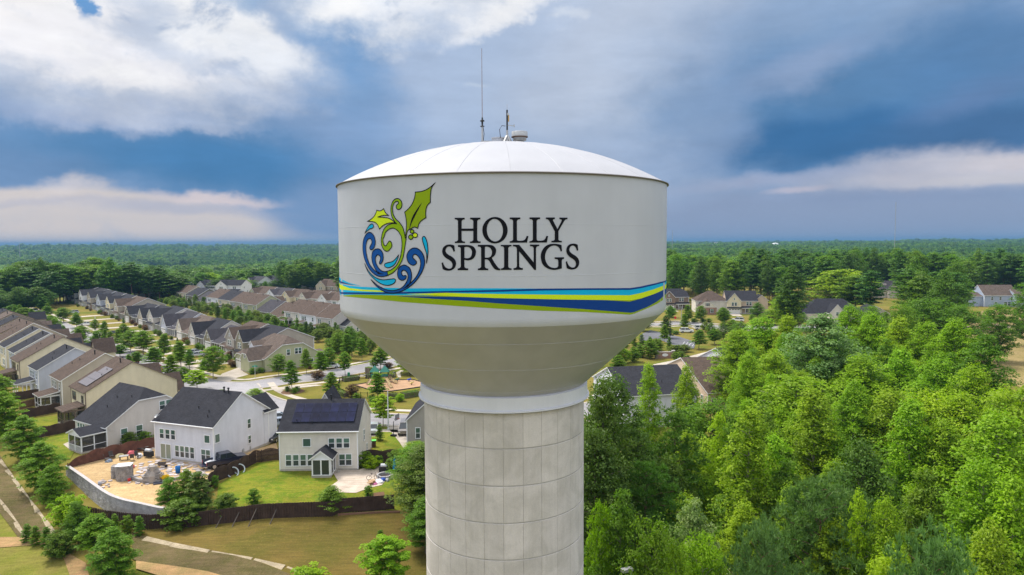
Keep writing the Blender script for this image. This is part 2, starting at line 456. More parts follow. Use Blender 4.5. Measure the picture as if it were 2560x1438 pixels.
def panel_mesh(h):
    b = MB(); n = 6; da = 2*math.pi/NCOL; ga = .0025/SH_R
    gz = .016
    A = [ga+(da-2*ga)*k/n for k in range(n+1)]; e = .006/SH_R; ez = .045
    A2 = [A[0]+e]+A[1:-1]+[A[-1]-e]
    R0, R1 = SH_R-.05, SH_R+.012
    vs = []
    for R, AA, z0, z1 in ((R0, A, gz, h-gz), (R1, A2, gz+ez*.5, h-gz-ez)):
        for a in AA: vs.append(cyl(a, z0, R))
        for a in AA: vs.append(cyl(a, z1, R))
    m = n+1; fs = []
    for k in range(n):
        fs.append((2*m+k, 2*m+k+1, 3*m+k+1, 3*m+k))
        fs.append((k, k+1, 2*m+k+1, 2*m+k)); fs.append((3*m+k, 3*m+k+1, m+k+1, m+k))
    fs += [(0, 2*m, 3*m, m), (n, m+n, 3*m+n, 2*m+n)]
    return b.add(vs, fs)
pmesh = panel_mesh(step).mesh('panel', M_CONC)
htop = Z_RB+.05-zj[0]
pmesh_top = panel_mesh(htop).mesh('panel', M_CONC)
for k in range(NCOL):
    rz = k*2*math.pi/NCOL+.0
    link('panel', pmesh_top, shaft, (0, 0, zj[0]), rz)
    for i in range(1, 8):
        link('panel', pmesh, shaft, (0, 0, zj[0]-i*step), rz)
low = MB()
for k in range(NCOL):
    for i in range(8, 14):
        pb = panel_mesh(step); a = k*2*math.pi/NCOL; ca, sa = math.cos(a), math.sin(a)
        low.add([(x*ca-y*sa, x*sa+y*ca, z+zj[0]-i*step) for x, y, z in pb.v], pb.f)
low.build('lower_panels', M_CONC, shaft, kind='stuff')
# anchor holes left in the top panels
hm = MB().lathe([(0.0, .0), (.035, .0)], 8).mesh('bolt_hole', M_BLACKM)
for pxc in (1126, 1192, 1270, 1345, 1410):
    a0, z0 = tank_hit(pxc, 1048+abs(pxc-1262)*-.05, SH_R)
    for da in (-.022, .022):
        for dz_ in (-.14, .14):
            o = link('bolt_hole', hm, shaft); o.matrix_local = Matrix.Translation(cyl(a0+da, z0+dz_, SH_R+.008)) @ Matrix.Rotation(a0+da, 4, 'Z') @ Matrix.Rotation(math.pi/2, 4, 'X')

# ---- painted work on the tank, traced to the wall
def flat(name, c):
    m, q, b = principled(name, tuple(max(.004, v/.84-.012) for v in lin(c)), .55, .12); MATS[name] = m; return m
INK = {k: flat('paint_'+k, c) for k, c in dict(black=(26, 26, 34), olive=(128, 150, 0), lime=(190, 208, 42), cyan=(0, 160, 200),
       navy=(0, 62, 122), blue=(0, 76, 142), green=(128, 160, 0)).items()}

def smooth_path(pts, n=6):
    """pts: (x, y) corner or (x, y, 1) smooth; closed Catmull-Rom outline"""
    out = []; L_ = len(pts)
    for i in range(L_):
        p0, p1, p2, p3 = (pts[(i+j) % L_] for j in (-1, 0, 1, 2))
        a, b = np.array(p1[:2], float), np.array(p2[:2], float)
        s1, s2 = len(p1) > 2, len(p2) > 2
        if not s1 and not s2: out.append(a); continue
        L12 = np.linalg.norm(b-a)
        t1 = (b-np.array(p0[:2], float)) if s1 else None; t2 = (np.array(p3[:2], float)-a) if s2 else None
        if t1 is not None: t1 = t1/(np.linalg.norm(t1)+1e-9)*L12
        if t2 is not None: t2 = t2/(np.linalg.norm(t2)+1e-9)*L12
        if t1 is None: t1 = 1.5*(b-a)-.5*t2
        if t2 is None: t2 = 1.5*(b-a)-.5*t1
        for k in range(n):
            t = k/n; h = (2*t**3-3*t**2+1, t**3-2*t**2+t, -2*t**3+3*t**2, t**3-t**2)
            out.append(h[0]*a+h[1]*t1+h[2]*b+h[3]*t2)
    return out
def to_wall(p): a, z = tank_hit(p[0], p[1]); return (a*TR, z)      # unrolled wall coordinates, metres
def fill_mesh(loops, lift, name, m):
    """filled outlines (first outer, rest holes) in unrolled coordinates, cut into strips and laid on the wall"""
    cu = bpy.data.curves.new('tmp', 'CURVE'); cu.dimensions = '2D'; cu.fill_mode = 'FRONT'
    for lp in loops:
        sp = cu.splines.new('POLY'); sp.points.add(len(lp)-1); sp.use_cyclic_u = True
        for q, p in zip(sp.points, lp): q.co = (p[0], p[1], 0, 1)
    ob = bpy.data.objects.new('tmp', cu); me = bpy.data.meshes.new_from_object(ob)
    bpy.data.objects.remove(ob); bpy.data.curves.remove(cu)
    bm = bmesh.new(); bm.from_mesh(me); bpy.data.meshes.remove(me)
    xs = [v.co.x for v in bm.verts]; x = math.floor(min(xs)/.22)*.22+.22
    while x < max(xs):
        bmesh.ops.bisect_plane(bm, geom=bm.verts[:]+bm.edges[:]+bm.faces[:], plane_co=(x, 0, 0), plane_no=(1, 0, 0)); x += .22
    for v in bm.verts: v.co = cyl(v.co.x/TR, v.co.y, TR+lift)
    me = bpy.data.meshes.new(name); bm.to_mesh(me); bm.free(); me.materials.append(m)
    set_normals(me, lambda c: Vector((c.x, c.y, 0)).normalized())
    return me
def decal(name, loops, ink, lift=.015, label=None):
    return link(name, fill_mesh([[to_wall(p) for p in lp] for lp in loops], lift, name, INK[ink]), tower, label=label)
def stroke(name, path, w, lift=.018, closed=True, ink='black'):
    P = [np.array(to_wall(p)) for p in path]
    Q = [P[0]]
    for p in P[1:]:
        if np.linalg.norm(p-Q[-1]) > .012: Q.append(p)
    if closed and np.linalg.norm(Q[0]-Q[-1]) < .012: Q.pop()
    n = len(Q); b = MB(); vs = []
    for i in range(n):
        a, c = (Q[i-1], Q[(i+1) % n]) if closed else (Q[max(i-1, 0)], Q[min(i+1, n-1)])
        d1 = Q[i]-a; d2 = c-Q[i]
        d1 = d1/(np.linalg.norm(d1)+1e-9); d2 = d2/(np.linalg.norm(d2)+1e-9)
        nn = np.array([-(d1+d2)[1], (d1+d2)[0]]); ln = np.linalg.norm(nn); nn = nn/ln if ln > .05 else np.array([-d1[1], d1[0]])
        k = min(2.2, 1/max(.3, abs(nn[0]*-d1[1]+nn[1]*d1[0])))
        ww = w if not isinstance(w, (list, tuple)) else np.interp(i/(n-1), np.linspace(0, 1, len(w)), w)
        for sgn in (1, -1):
            q = Q[i]+nn*ww/2*k*sgn; vs.append(cyl(q[0]/TR, q[1], TR+lift))
    m = n if closed else n-1
    b.add(vs, [(2*i, 2*i+1, 2*((i+1) % n)+1, 2*((i+1) % n)) for i in range(m)])
    return b.build(name, INK[ink], tower)

# lettering
def conv(pts, ox, oy, s): return [(ox+p[0]/s, oy+p[1]/s, *p[2:]) for p in pts]
ZC_, ZD_, ZE_ = (1130, 530, 8.533), (1090, 600, 12.8), (1270, 600, 13.474)
def sm(*pts): return [(*p, 1) for p in pts]
def ell(cx, cy, rx, ry, n=40, rot=0.):
    return [(cx+rx*math.cos(t)*math.cos(rot)-ry*math.sin(t)*math.sin(rot), cy+rx*math.cos(t)*math.sin(rot)+ry*math.sin(t)*math.cos(rot)) for t in [2*math.pi*k/n for k in range(n)]]
gH = [(60,125),(272,125),(272,160),(235,165,1),(207,195),(207,355),(455,355),(455,195),(430,167,1),(388,160),(388,122),(607,122),(607,158),(565,166,1),(540,195),(538,590),(562,623,1),(610,630),(610,663),(385,665),(385,632),(430,624,1),(455,595),(455,405),(207,405),(207,595),(230,624,1),(278,632),(278,663),(62,665),(62,632),(105,624,1),(130,595),(128,195),(105,166,1),(60,160)]
gL = [(1232,118),(1457,118),(1457,155),(1412,163,1),(1385,190),(1385,590),(1405,612,1),(1500,612,1),(1548,592,1),(1575,555,1),(1590,512),(1630,515),(1600,655),(1230,658),(1230,625),(1275,617,1),(1302,590),(1302,190),(1275,162,1),(1232,155)]
gY = [(2000,118),(2193,118),(2193,155),(2158,162,1),(2152,182),(2248,365),(2337,190),(2332,165,1),(2290,155),(2288,120),(2462,122),(2462,155),(2420,167,1),(2388,202),(2270,410),(2270,590),(2290,611,1),(2342,618),(2342,650),(2118,650),(2118,618),(2165,610,1),(2190,590),(2190,415),(2073,192),(2040,160,1),(2000,152)]
gS = [(590,180),(610,362),(560,378)]+sm((535,300),(495,242),(430,212),(350,240),(308,330),(330,410),(410,480),(510,535),(600,620),(645,740),(610,880),(520,960),(400,985),(290,970))+[(215,935),(180,735),(230,715)]+sm((252,790),(315,880),(420,920),(500,890),(530,810),(500,710),(420,640),(310,570),(230,480),(200,370),(230,250),(320,170),(430,145),(520,155))
gP = [(700,165),(1040,165,1)]+sm((1180,200),(1258,290),(1280,390),(1250,520),(1160,620),(1030,655))+[(910,635),(912,840),(940,893,1),(1032,912),(1032,970),(695,970),(695,915),(760,897,1),(795,850),(793,280),(770,237,1),(705,225)]
gPi = [(912,235)]+sm((1010,225),(1090,260),(1145,340),(1150,430),(1120,530),(1050,580))+[(912,575)]
gR = [(1340,158),(1720,158,1)]+sm((1830,185),(1908,270),(1925,360),(1890,480))+[(1785,575),(1870,720,1),(1960,850,1),(2015,905,1),(2060,915),(2060,970),(1970,968,1),(1880,932,1),(1800,840,1),(1700,670,1),(1645,627,1),(1565,625),(1565,840),(1592,897,1),(1675,915),(1675,968),(1340,970),(1340,915),(1410,897,1),(1445,850),(1445,270),(1420,227,1),(1340,212)]
gRi = [(1567,225)]+sm((1640,218),(1730,255),(1785,340),(1790,430),(1755,520),(1690,560))+[(1567,565)]
gI = [(2070,158),(2415,158),(2415,205),(2350,217,1),(2315,260),(2315,850),(2345,896,1),(2418,910),(2418,960),(2078,962),(2078,912),(2145,896,1),(2180,850),(2180,265),(2150,217,1),(2072,205)]
gN = [(165,162),(375,162),(862,755),(862,285),(830,227,1),(738,212),(738,155),(1052,155),(1052,210),(972,227,1),(943,290),(943,1010),(885,1010),(375,385),(378,880),(405,927,1),(500,948),(500,1008),(185,1010),(185,950),(265,932,1),(298,870),(298,300),(268,240,1),(165,215)]
gG = [(1800,170),(1818,378),(1770,392)]+sm((1740,300),(1675,225),(1560,190),(1420,230),(1300,360),(1245,560),(1280,740),(1390,890),(1540,942),(1640,930))+[(1690,880),(1690,700),(1660,657,1),(1568,640),(1568,585),(1885,582),(1885,640),(1830,657,1),(1810,700),(1812,960)]+sm((1680,995),(1540,1010),(1350,970),(1180,840),(1105,620),(1120,420),(1240,230),(1400,145),(1580,130),(1700,145))
gS2 = [(1940+(p[0]-180)*458/465, 122+(p[1]-145)*876/840, *p[2:]) for p in gS]
for pts, org, holes in ((gH, ZC_, ()), (gL, ZC_, ()), ([(x+421, y-1.5, *r) for x, y, *r in gL], ZC_, ()), (gY, ZC_, ()),
                        (gS, ZD_, ()), (gP, ZD_, (gPi,)), (gR, ZD_, (gRi,)), (gI, ZD_, ()), (gN, ZE_, ()), (gG, ZE_, ()), (gS2, ZE_, ())):
    decal('letter', [smooth_path(conv(h, *org)) for h in (pts, *holes)], 'black')
decal('letter', [conv(ell(917, 390, 270, 283), *ZC_), conv(ell(915, 390, 172, 240, rot=-.06), *ZC_)], 'black')

# emblem: holly leaves and waves
a_ = lambda *p: [((900+x/9.585), (450+y/9.585), *r) for x, y, *r in p]
b_ = lambda *p: [((900+x/8.99), (580+y/8.99), *r) for x, y, *r in p]
sa_ = lambda *p: a_(*[(*q, 1) for q in p])
sb_ = lambda *p: b_(*[(*q, 1) for q in p])
stem = (a_((1078,1330)) + sa_((1030,1140),(950,1020),(865,935),(803,830),(785,700),(800,600),(850,530),(905,515),(925,560),(882,605),(872,655),(920,710),(988,670),(1010,580),(980,490),(900,445),(810,490),(757,600),(745,740),(770,880),(820,975))
        + a_((885,1052)) + sa_((780,1045),(650,1100),(560,1220),(515,1400)) + sb_((480,200),(505,340),(600,435),(695,370),(722,285),(675,205),(625,255),(575,312),(533,260),(520,150))
        + sa_((570,1390),(630,1240),(780,1155),(900,1210),(975,1320)) + sb_((935,120),(948,300),(912,560),(830,740),(720,840)) + b_((615,885),(630,975)) + sb_((760,905),(870,780),(960,610),(1000,420),(1030,220)) + a_((1112,1395),(1090,1380)))
leafR = a_((1805,70))+sa_((1650,200),(1500,270))+a_((1330,290))+sa_((1308,440),(1225,620))+a_((1075,772))+sa_((1108,930),(1118,1100))+a_((1084,1390),(1110,1400))+sa_((1140,1235))+a_((1195,1180),(1222,1172))+sa_((1310,1130))+a_((1385,1160))+sa_((1440,1015))+a_((1585,905))+sa_((1578,760),(1612,620))+a_((1690,540))+sa_((1690,380),(1720,190))
midR = a_((1495,540))+sa_((1360,715),(1255,900),(1210,1050))+a_((1183,1210))+sa_((1240,1040),(1305,905),(1395,725))
leafL = a_((180,995))+sa_((300,920),(375,820))+a_((405,725))+sa_((490,742))+a_((572,690))+sa_((620,790))+a_((690,852))+sa_((560,850))+a_((430,892))+sa_((600,903),(720,930))+a_((850,1030))+sa_((690,1035),(560,1090))+a_((470,1180))+sa_((430,1080),(350,1010))
wave1 = b_((630,975))+sb_((500,1005),(370,975),(230,850),(120,640),(72,420),(80,200),(140,60),(220,10),(300,60),(345,180),(340,300),(300,380),(250,400),(222,360),(240,310),(272,240),(252,165),(215,150),(165,195),(137,330),(150,500),(210,700),(300,830))+b_((400,912))+sb_((330,800),(283,680),(270,540),(300,430),(385,380),(470,405),(520,500),(525,610),(490,700),(455,725),(440,690),(460,630),(460,560),(410,515),(365,550),(352,640),(385,750),(470,858),(550,890))+b_((615,885))
wave2 = b_((250,1070))+sb_((380,1220),(560,1345),(750,1375),(960,1325),(1200,1165),(1380,930),(1455,720),(1440,560),(1370,430),(1250,360),(1130,400),(1060,520),(1080,660),(1150,735),(1220,745),(1275,690),(1240,630),(1192,580),(1202,522),(1250,503),(1320,560),(1365,660),(1350,820),(1270,1000))+b_((1100,1190))+sb_((1150,1090),(1165,970),(1130,830),(1060,765),(980,745),(890,800),(850,900),(860,1020),(920,1080),(985,1082),(1038,1035),(1032,980),(980,985),(937,930),(952,872),(1000,862),(1060,910),(1085,1000),(1050,1120),(960,1240),(840,1300),(700,1315),(560,1285),(400,1200),(320,1130))
drops = [a_((120,1280))+sa_((170,1180),(230,1090),(295,1055),(330,1100),(310,1150),(230,1180)),
         b_((870,520))+sb_((850,600),(770,740),(640,805),(565,775),(560,725),(620,695),(740,660)),
         b_((110,710))+sb_((200,880),(330,1010),(500,1075),(700,1060),(785,1058),(800,1110),(740,1170),(610,1200),(450,1150),(300,1030),(190,900)),
         b_((1495,700))+sb_((1500,500),(1450,330),(1405,170),(1420,110),(1460,110),(1510,230),(1530,400),(1520,580))]
SW = .044
for nm, pts, ink in [('emblem_stem', stem, 'green'), ('emblem_leaf', leafR, 'olive'), ('emblem_leaf', leafL, 'lime'), ('emblem_wave', wave1, 'blue'), ('emblem_wave', wave2, 'blue')]+[('emblem_drop', d, 'cyan') for d in drops]:
    pth = smooth_path(pts, 7)
    o = decal(nm, [pth], ink, .014 if nm != 'emblem_stem' else .012); s_ = stroke('outline', pth, SW, .020); s_.parent = o
decal('emblem_vein', [smooth_path(midR)], 'black', .022)
for cx, cy, r, ink in ((1252,1235,45,'green'),(1325,1325,56,'lime'),(1222,1370,54,'green')):
    pth = [p[:2] for p in a_(*ell(cx, cy, r, r, 24))]
    o = decal('emblem_berry', [pth], ink, .016); s_ = stroke('outline', pth, SW, .022); s_.parent = o
stroke('outline', [p[:2] for p in b_((400,912),(470,940),(540,945))], [.06, .05, .01], .021, False)
stroke('outline', [p[:2] for p in b_((1100,1190),(1030,1245),(965,1280))], [.06, .05, .01], .021, False)

# ribbons of colour round the tank
def f_(x, y): return (840+x/6.095, 680+y/6.095)
def g_(x, y): return (1240+x/5.818, 680+y/5.818)
def band(ink, top, bot, lift=.006, wrapL=False, wrapR=False):
    T = np.array(top); B = np.array(bot)
    x0 = max(T[0, 0], B[0, 0]); x1 = min(T[-1, 0], B[-1, 0]); n = max(8, int((x1-x0)/7))
    xs = [x0+(x1-x0)*k/n for k in range(n+1)]
    kink = 1240+1945/5.818
    if x0 < kink < x1: xs = sorted(xs+[kink])
    cols = []
    for x in xs:
        ya, yb = np.interp(x, T[:, 0], T[:, 1]), np.interp(x, B[:, 0], B[:, 1])
        aa, za = tank_hit(x, ya); ab, zb = tank_hit(x, yb); a = (aa+ab)/2; cols.append((a, za, zb))
    if wrapL: cols = [(cols[0][0]-.5+.05*k, cols[0][1]+.03*(10-k), cols[0][2]+.03*(10-k)) for k in range(10)]+cols
    if wrapR: cols = cols+[(cols[-1][0]+.05*k, cols[-1][1]+.03*k, cols[-1][2]+.03*k) for k in range(1, 11)]
    b = MB(); vs = []
    for a, z1, z0 in cols: vs += [cyl(a, z0, TR+lift), cyl(a, z1, TR+lift)]
    b.add(vs, [(2*i, 2*i+2, 2*i+3, 2*i+1) for i in range(len(cols)-1)])
    me = b.mesh('paint_band', INK[ink], True); set_normals(me, lambda c: Vector((c.x, c.y, 0)).normalized())
    link('paint_band', me, tower)
# lower edges and upper edges, west to east
navU = [f_(74,308),f_(500,313),f_(800,312),f_(1130,303),f_(1500,295),g_(0,262),g_(640,243),g_(1280,238),g_(1945,235),g_(2100,213),g_(2300,168),g_(2462,127)]
navL = [f_(74,335),f_(500,338),f_(900,335),f_(1600,318),g_(0,290),g_(640,272),g_(1280,263),g_(1945,262),g_(2100,238),g_(2300,192),g_(2462,148)]
cy2L = [f_(1690,318),f_(2000,327),g_(0,320),g_(640,328),g_(1280,335),g_(1945,338),g_(2100,308),g_(2300,250),g_(2462,188)]
limL = [f_(1080,338),f_(1500,358),f_(2000,380),g_(0,380),g_(960,400),g_(1600,408),g_(1945,416),g_(2100,386),g_(2300,320),g_(2462,247)]
nv2U = [f_(930,370),f_(1500,374),f_(1800,380),f_(2100,388),g_(0,382),g_(960,402),g_(1600,412),g_(1945,433),g_(2100,392),g_(2300,322),g_(2462,249)]
nv2L = [f_(930,371),f_(1500,410),f_(2000,440),g_(0,455),g_(640,497),g_(1280,540),g_(1945,592),g_(2000,588),g_(2200,510),g_(2350,425),g_(2462,328)]
oliL = [f_(78,368),f_(500,405),f_(1000,458),f_(1500,495),f_(2000,530),g_(0,532),g_(640,565),g_(1280,582),g_(1945,622),g_(2000,612),g_(2200,530),g_(2350,460),g_(2462,385)]
oliU = [f_(78,362),f_(300,343),f_(900,358),f_(1480,358),f_(2000,376),g_(0,378),g_(960,399),g_(1600,407),g_(1945,414),g_(2100,384),g_(2300,318),g_(2462,245)]
band('olive', oliU, oliL, .004, True, True)
band('lime', [f_(1080,336),f_(1300,330),f_(1690,318)]+cy2L[1:], limL, .0065, False, True)
band('navy', nv2U, nv2L, .009, False, True)
band('cyan', [f_(1690,316)]+[p for p in navL if p[0] > f_(1690, 0)[0]], cy2L, .009, False, True)
band('cyan', [f_(640,238),f_(1130,250),f_(1500,248),g_(0,238),g_(640,243)], [f_(640,282),f_(1130,303),f_(1500,295),g_(0,262),g_(640,244)], .0065)
band('cyan', [f_(74,183),f_(200,210),f_(400,228),f_(640,238)], [f_(74,195),f_(200,245),f_(400,268),f_(640,282)], .0065, True)
band('lime', [f_(74,195),f_(200,245),f_(400,268),f_(640,280),f_(760,290)], [f_(74,270),f_(400,295),f_(640,304),f_(760,309)], .009, True)
band('cyan', [f_(74,270),f_(400,295),f_(740,308)], [f_(74,308),f_(400,313),f_(740,312)], .0065, True)
band('cyan', [f_(74,333),f_(500,336),f_(900,333),f_(1480,322)], [f_(74,353),f_(300,344),f_(900,353),f_(1480,358)], .0055, True)
band('navy', navU, navL, .0115, True, True)
band('cyan', [f_(68,98),f_(200,168),f_(380,212)], [f_(68,140),f_(250,197),f_(380,213)], .0065, True)
band('navy', [f_(68,140),f_(160,172),f_(270,198)], [f_(68,168),f_(160,186),f_(270,200)], .009, True)

# roof vent, hatches and mast base
def zroof(x, y): return dome_z(math.hypot(x, y))
def roof_xy(px, dd):      # tower-local position on the roof at depth offset dd from the axis
    d = ray(px, 345); y = TY+dd; return (d[0]/d[1]*y-TX, dd)
vx, vy = roof_xy(1299, -.6); vz = zroof(vx, vy)
k_ = .68
MB().lathe([(.27, vz-.1), (.27, vz+.25*k_), (.40, vz+.27*k_), (.40, vz+.62*k_), (.46, vz+.64*k_)], 24, cx=vx, cy=vy).lathe([(.48, vz+.58*k_), (.48, vz+1.02*k_), (.46, vz+1.04*k_), (0, vz+1.10*k_)], 24, cx=vx, cy=vy).build('roof_vent', M_GALV, tower, True)
MB().lathe([(.43, vz+.5*k_), (.505, vz+.56*k_), (.505, vz+.6*k_), (.48, vz+.61*k_)], 24, cx=vx, cy=vy).build('vent_band', mat('rust', (.12, .07, .05), .8), tower, True)
hx, hy = roof_xy(1247, -.3); hz = zroof(hx, hy)
MB().lathe([(.42, hz-.1), (.42, hz+.28), (.46, hz+.30), (.46, hz+.36), (0, hz+.40)], 24, cx=hx, cy=hy).build('hatch', M_WHITE, tower)
hx, hy = roof_xy(1225, -.1); hz = zroof(hx, hy)
MB().box(hx-.55, hx+.5, hy-.3, hy+.3, hz-.1, hz+.2).build('hatch', M_GALV, tower)
mx, my = roof_xy(1268, -.8); mz = zroof(mx, my)
mb = MB()
for k in range(5):
    a = k*2*math.pi/5+.3
    mb.bar((mx+.38*math.cos(a), my+.38*math.sin(a), mz-.05), (mx+.04*math.cos(a), my+.04*math.sin(a), mz+.45), .10, .04)
mb.lathe([(.24, mz-.05), (.22, mz+.08), (.07, mz+.38), (.07, mz+.75)], 10, cx=mx, cy=my).build('mast_base', M_GALV, tower)
# antennas stand on the roof as things of their own
mast = empty('mast_antenna', (TX+mx, TY+my, mz+.7), 0, 'short dark mast with small aerials beside the roof vent', 'antenna')
top = at_dist(1267, 275, math.hypot(TX+mx, TY+my))[2]-(mz+.7)
MB().tube([(0, 0, 0), (0, 0, top)], .05, 8).build('pole', M_BLACKM, mast)
MB().tube([(0, 0, top), (0, 0, top+.35)], .012, 6).build('aerial_tip', M_GALV, mast)
b = MB().tube([(.09, 0, .55), (.09, 0, .95)], .035, 8).build('aerial', mat('ochre', (.5, .3, .08), .6), mast)
b = MB().bar((0, 0, .35), (.42, 0, .30), .04).tube([(.42, 0, .22), (.42, 0, .40)], .03, 6).bar((0, 0, top-.25), (.1, 0, top-.25), .1, .14).build('bracket', M_GALV, mast)
MB().tube([(-.1, 0, .3), (-.32, 0, .32), (-.45, 0, .1), (-.4, 0, -.4)], .02, 6).build('cable', M_BLACKM, mast)
wx, wy = roof_xy(1206, -.3); wz = zroof(wx, wy)
whip = empty('whip_antenna', (TX+wx, TY+wy, wz-.03), 0, 'tall thin whip antenna standing on the tank roof', 'antenna')
dist = math.hypot(TX+wx, TY+wy); zt = at_dist(1206, 120, dist)[2]-wz; zm = at_dist(1206, 302, dist)[2]-wz
MB().tube([(0, 0, 0), (0, 0, zm-.28)], .055, 8).build('mount_pole', M_GALV, whip)
MB().lathe([(.03, zm-.34), (.13, zm-.32), (.13, zm-.28), (.05, zm-.27), (.06, zm-.02), (.14, zm-.01), (.13, zm+.04), (.05, zm+.1), (.05, zm+.2), (.02, zm+.24)], 12).build('insulator', M_BLACKM, whip, True)
MB().tube([(0, 0, zm+.15), (0, 0, zt)], [.028, .018], 8).build('rod', mat('rod_grey', (.3, .27, .3), .5), whip)
MB().tube([(.05, 0, zm-.35), (.11, 0, zm-.75), (.06, -.05, .3), (.08, -.05, -.02)], .018, 6).build('cable', M_BLACKM, whip)

# ------------------------------------------------------------------ ground, roads and pavements
def ground_mat():
    m, q, b = principled('grassland', (.14, .14, .04), .95, .1)
    geo = q.node('ShaderNodeNewGeometry').outputs['Position']; x, y, z = q.sep(geo)
    n1 = q.noise(geo, .05, 5, .6)[0]; n2 = q.noise(geo, .45, 6, .65)[0]; n3 = q.noise(geo, 3.5, 4, .6)[0]
    dry = q.mix(q.ss(n2, .3, .7), (.17, .142, .028), (.215, .172, .042))
    grn = q.mix(q.ss(n3, .3, .7), (.09, .12, .012), (.135, .145, .018))
    c = q.mix(q.ss(q.m('ADD', n1, q.m('MULTIPLY', q.m('SUBTRACT', n2, .5), .35)), .46, .62), dry, grn)
    r = q.m('SQRT', q.m('ADD', q.m('MULTIPLY', x, x), q.m('MULTIPLY', y, y)))
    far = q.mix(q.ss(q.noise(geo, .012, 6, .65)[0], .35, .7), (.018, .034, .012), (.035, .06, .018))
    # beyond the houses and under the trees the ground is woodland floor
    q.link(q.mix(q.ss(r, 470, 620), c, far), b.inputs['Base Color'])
    bn = q.node('ShaderNodeBump'); bn.inputs['Distance'].default_value = .12
    q.link(q.noise(geo, 5, 5, .7)[0], bn.inputs['Height']); q.link(bn.outputs[0], b.inputs['Normal'])
    return m
rr = [0.]+[14*1.034**k for k in range(222)]
na = 400
V = []; Fc = []
for i, r in enumerate(rr):
    for k in range(na):
        a = 2*math.pi*k/na; x, y = r*math.sin(a), r*math.cos(a); V.append((x, y, ground_z(x, y)))
for i in range(len(rr)-1):
    for k in range(na):
        k2 = (k+1) % na; Fc.append((i*na+k, (i+1)*na+k, (i+1)*na+k2, i*na+k2))
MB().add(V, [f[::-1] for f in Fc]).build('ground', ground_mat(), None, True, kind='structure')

def soil(name, cols, rough=.95, s1=.5, s2=6., bump=.05, lo=.32, hi=.68):
    """three-colour procedural ground cover"""
    m, q, b = principled(name, cols[0], rough, .12)
    geo = q.node('ShaderNodeNewGeometry').outputs['Position']
    n1 = q.noise(geo, s1, 6, .65)[0]; n2 = q.noise(geo, s2, 5, .65)[0]
    c = q.mix(q.ss(n1, lo, hi), cols[0], cols[1])
    c = q.mix(q.ss(n2, .5, .8), c, cols[2])
    big = q.noise(geo, s1*.22, 4, .6)[0]; fin = q.noise(geo, s2*3.1, 4, .7)[0]
    xx, yy, zz_ = q.sep(geo); strk = q.noise(q.vec(q.m('MULTIPLY', xx, .35), q.m('MULTIPLY', yy, 2.4), 0.), 1.1, 4, .6)[0]
    f = q.m('MULTIPLY', q.m('MULTIPLY', q.ss(big, .3, .7, .74, 1.2, 'LINEAR'), q.ss(fin, .25, .75, .68, 1.3, 'LINEAR')), q.ss(strk, .3, .7, .82, 1.16, 'LINEAR'))
    q.link(q.mix(1., c, q.vec(f, f, f), 'MULTIPLY'), b.inputs['Base Color'])
    bn = q.node('ShaderNodeBump'); bn.inputs['Distance'].default_value = bump
    q.link(n2, bn.inputs['Height']); q.link(bn.outputs[0], b.inputs['Normal'])
    return m
G_DRY = soil('dry_lawn', [(.19, .155, .028), (.15, .145, .02), (.24, .185, .05)], s1=.25, s2=3)
G_LAWN = soil('green_lawn', [(.105, .155, .009), (.175, .182, .016), (.27, .20, .045)], s1=.4, s2=2.2, lo=.4, hi=.6)
G_MOWN = soil('mown_slope', [(.150, .105, .026), (.100, .088, .016), (.185, .128, .04)], s1=.18, s2=4)
G_FIELD = soil('field', [(.33, .24, .11), (.24, .19, .07), (.20, .155, .075)], s1=.06, s2=.5)
G_SAND = soil('sandy_dirt', [(.52, .36, .185), (.44, .30, .15), (.38, .25, .12)], s1=.35, s2=1.5, bump=.12)
G_CLAY = soil('clay_path', [(.40, .24, .115), (.30, .21, .09), (.22, .18, .06)], s1=.5, s2=3)
G_WEED = soil('ditch_weeds', [(.17, .125, .06), (.12, .105, .035), (.23, .17, .09)], s1=.5, s2=5, bump=.3)
G_ASPH = soil('pale_asphalt', [(.28, .268, .275), (.32, .305, .31), (.24, .23, .24)], .9, .12, 9, .004)
G_DARK = soil('dark_asphalt', [(.13, .13, .145), (.16, .16, .17), (.11, .11, .12)], .85, .2, 9, .004)
G_CONC = soil('pavement_concrete', [(.44, .385, .32), (.49, .43, .36), (.37, .32, .265)], .9, .3, 7, .004)
G_MULCH = soil('mulch', [(.15, .085, .05), (.19, .11, .065), (.10, .06, .04)], s1=1, s2=8, bump=.08)
G_PLAY = soil('play_mulch', [(.46, .29, .17), (.40, .25, .15), (.34, .21, .13)], s1=.4, s2=4, bump=.05)
G_PAVER = soil('pavers', [(.46, .38, .30), (.52, .43, .35), (.36, .30, .25)], .9, 1.4, 9, .01)
G_SLAB = soil('ditch_concrete', [(.32, .26, .17), (.38, .31, .21), (.17, .14, .07)], .9, 1.2, 2.5, .03)
G_FLOOR = soil('forest_floor', [(.045, .035, .018), (.03, .035, .012), (.02, .03, .01)], s1=.3, s2=3, bump=.3)

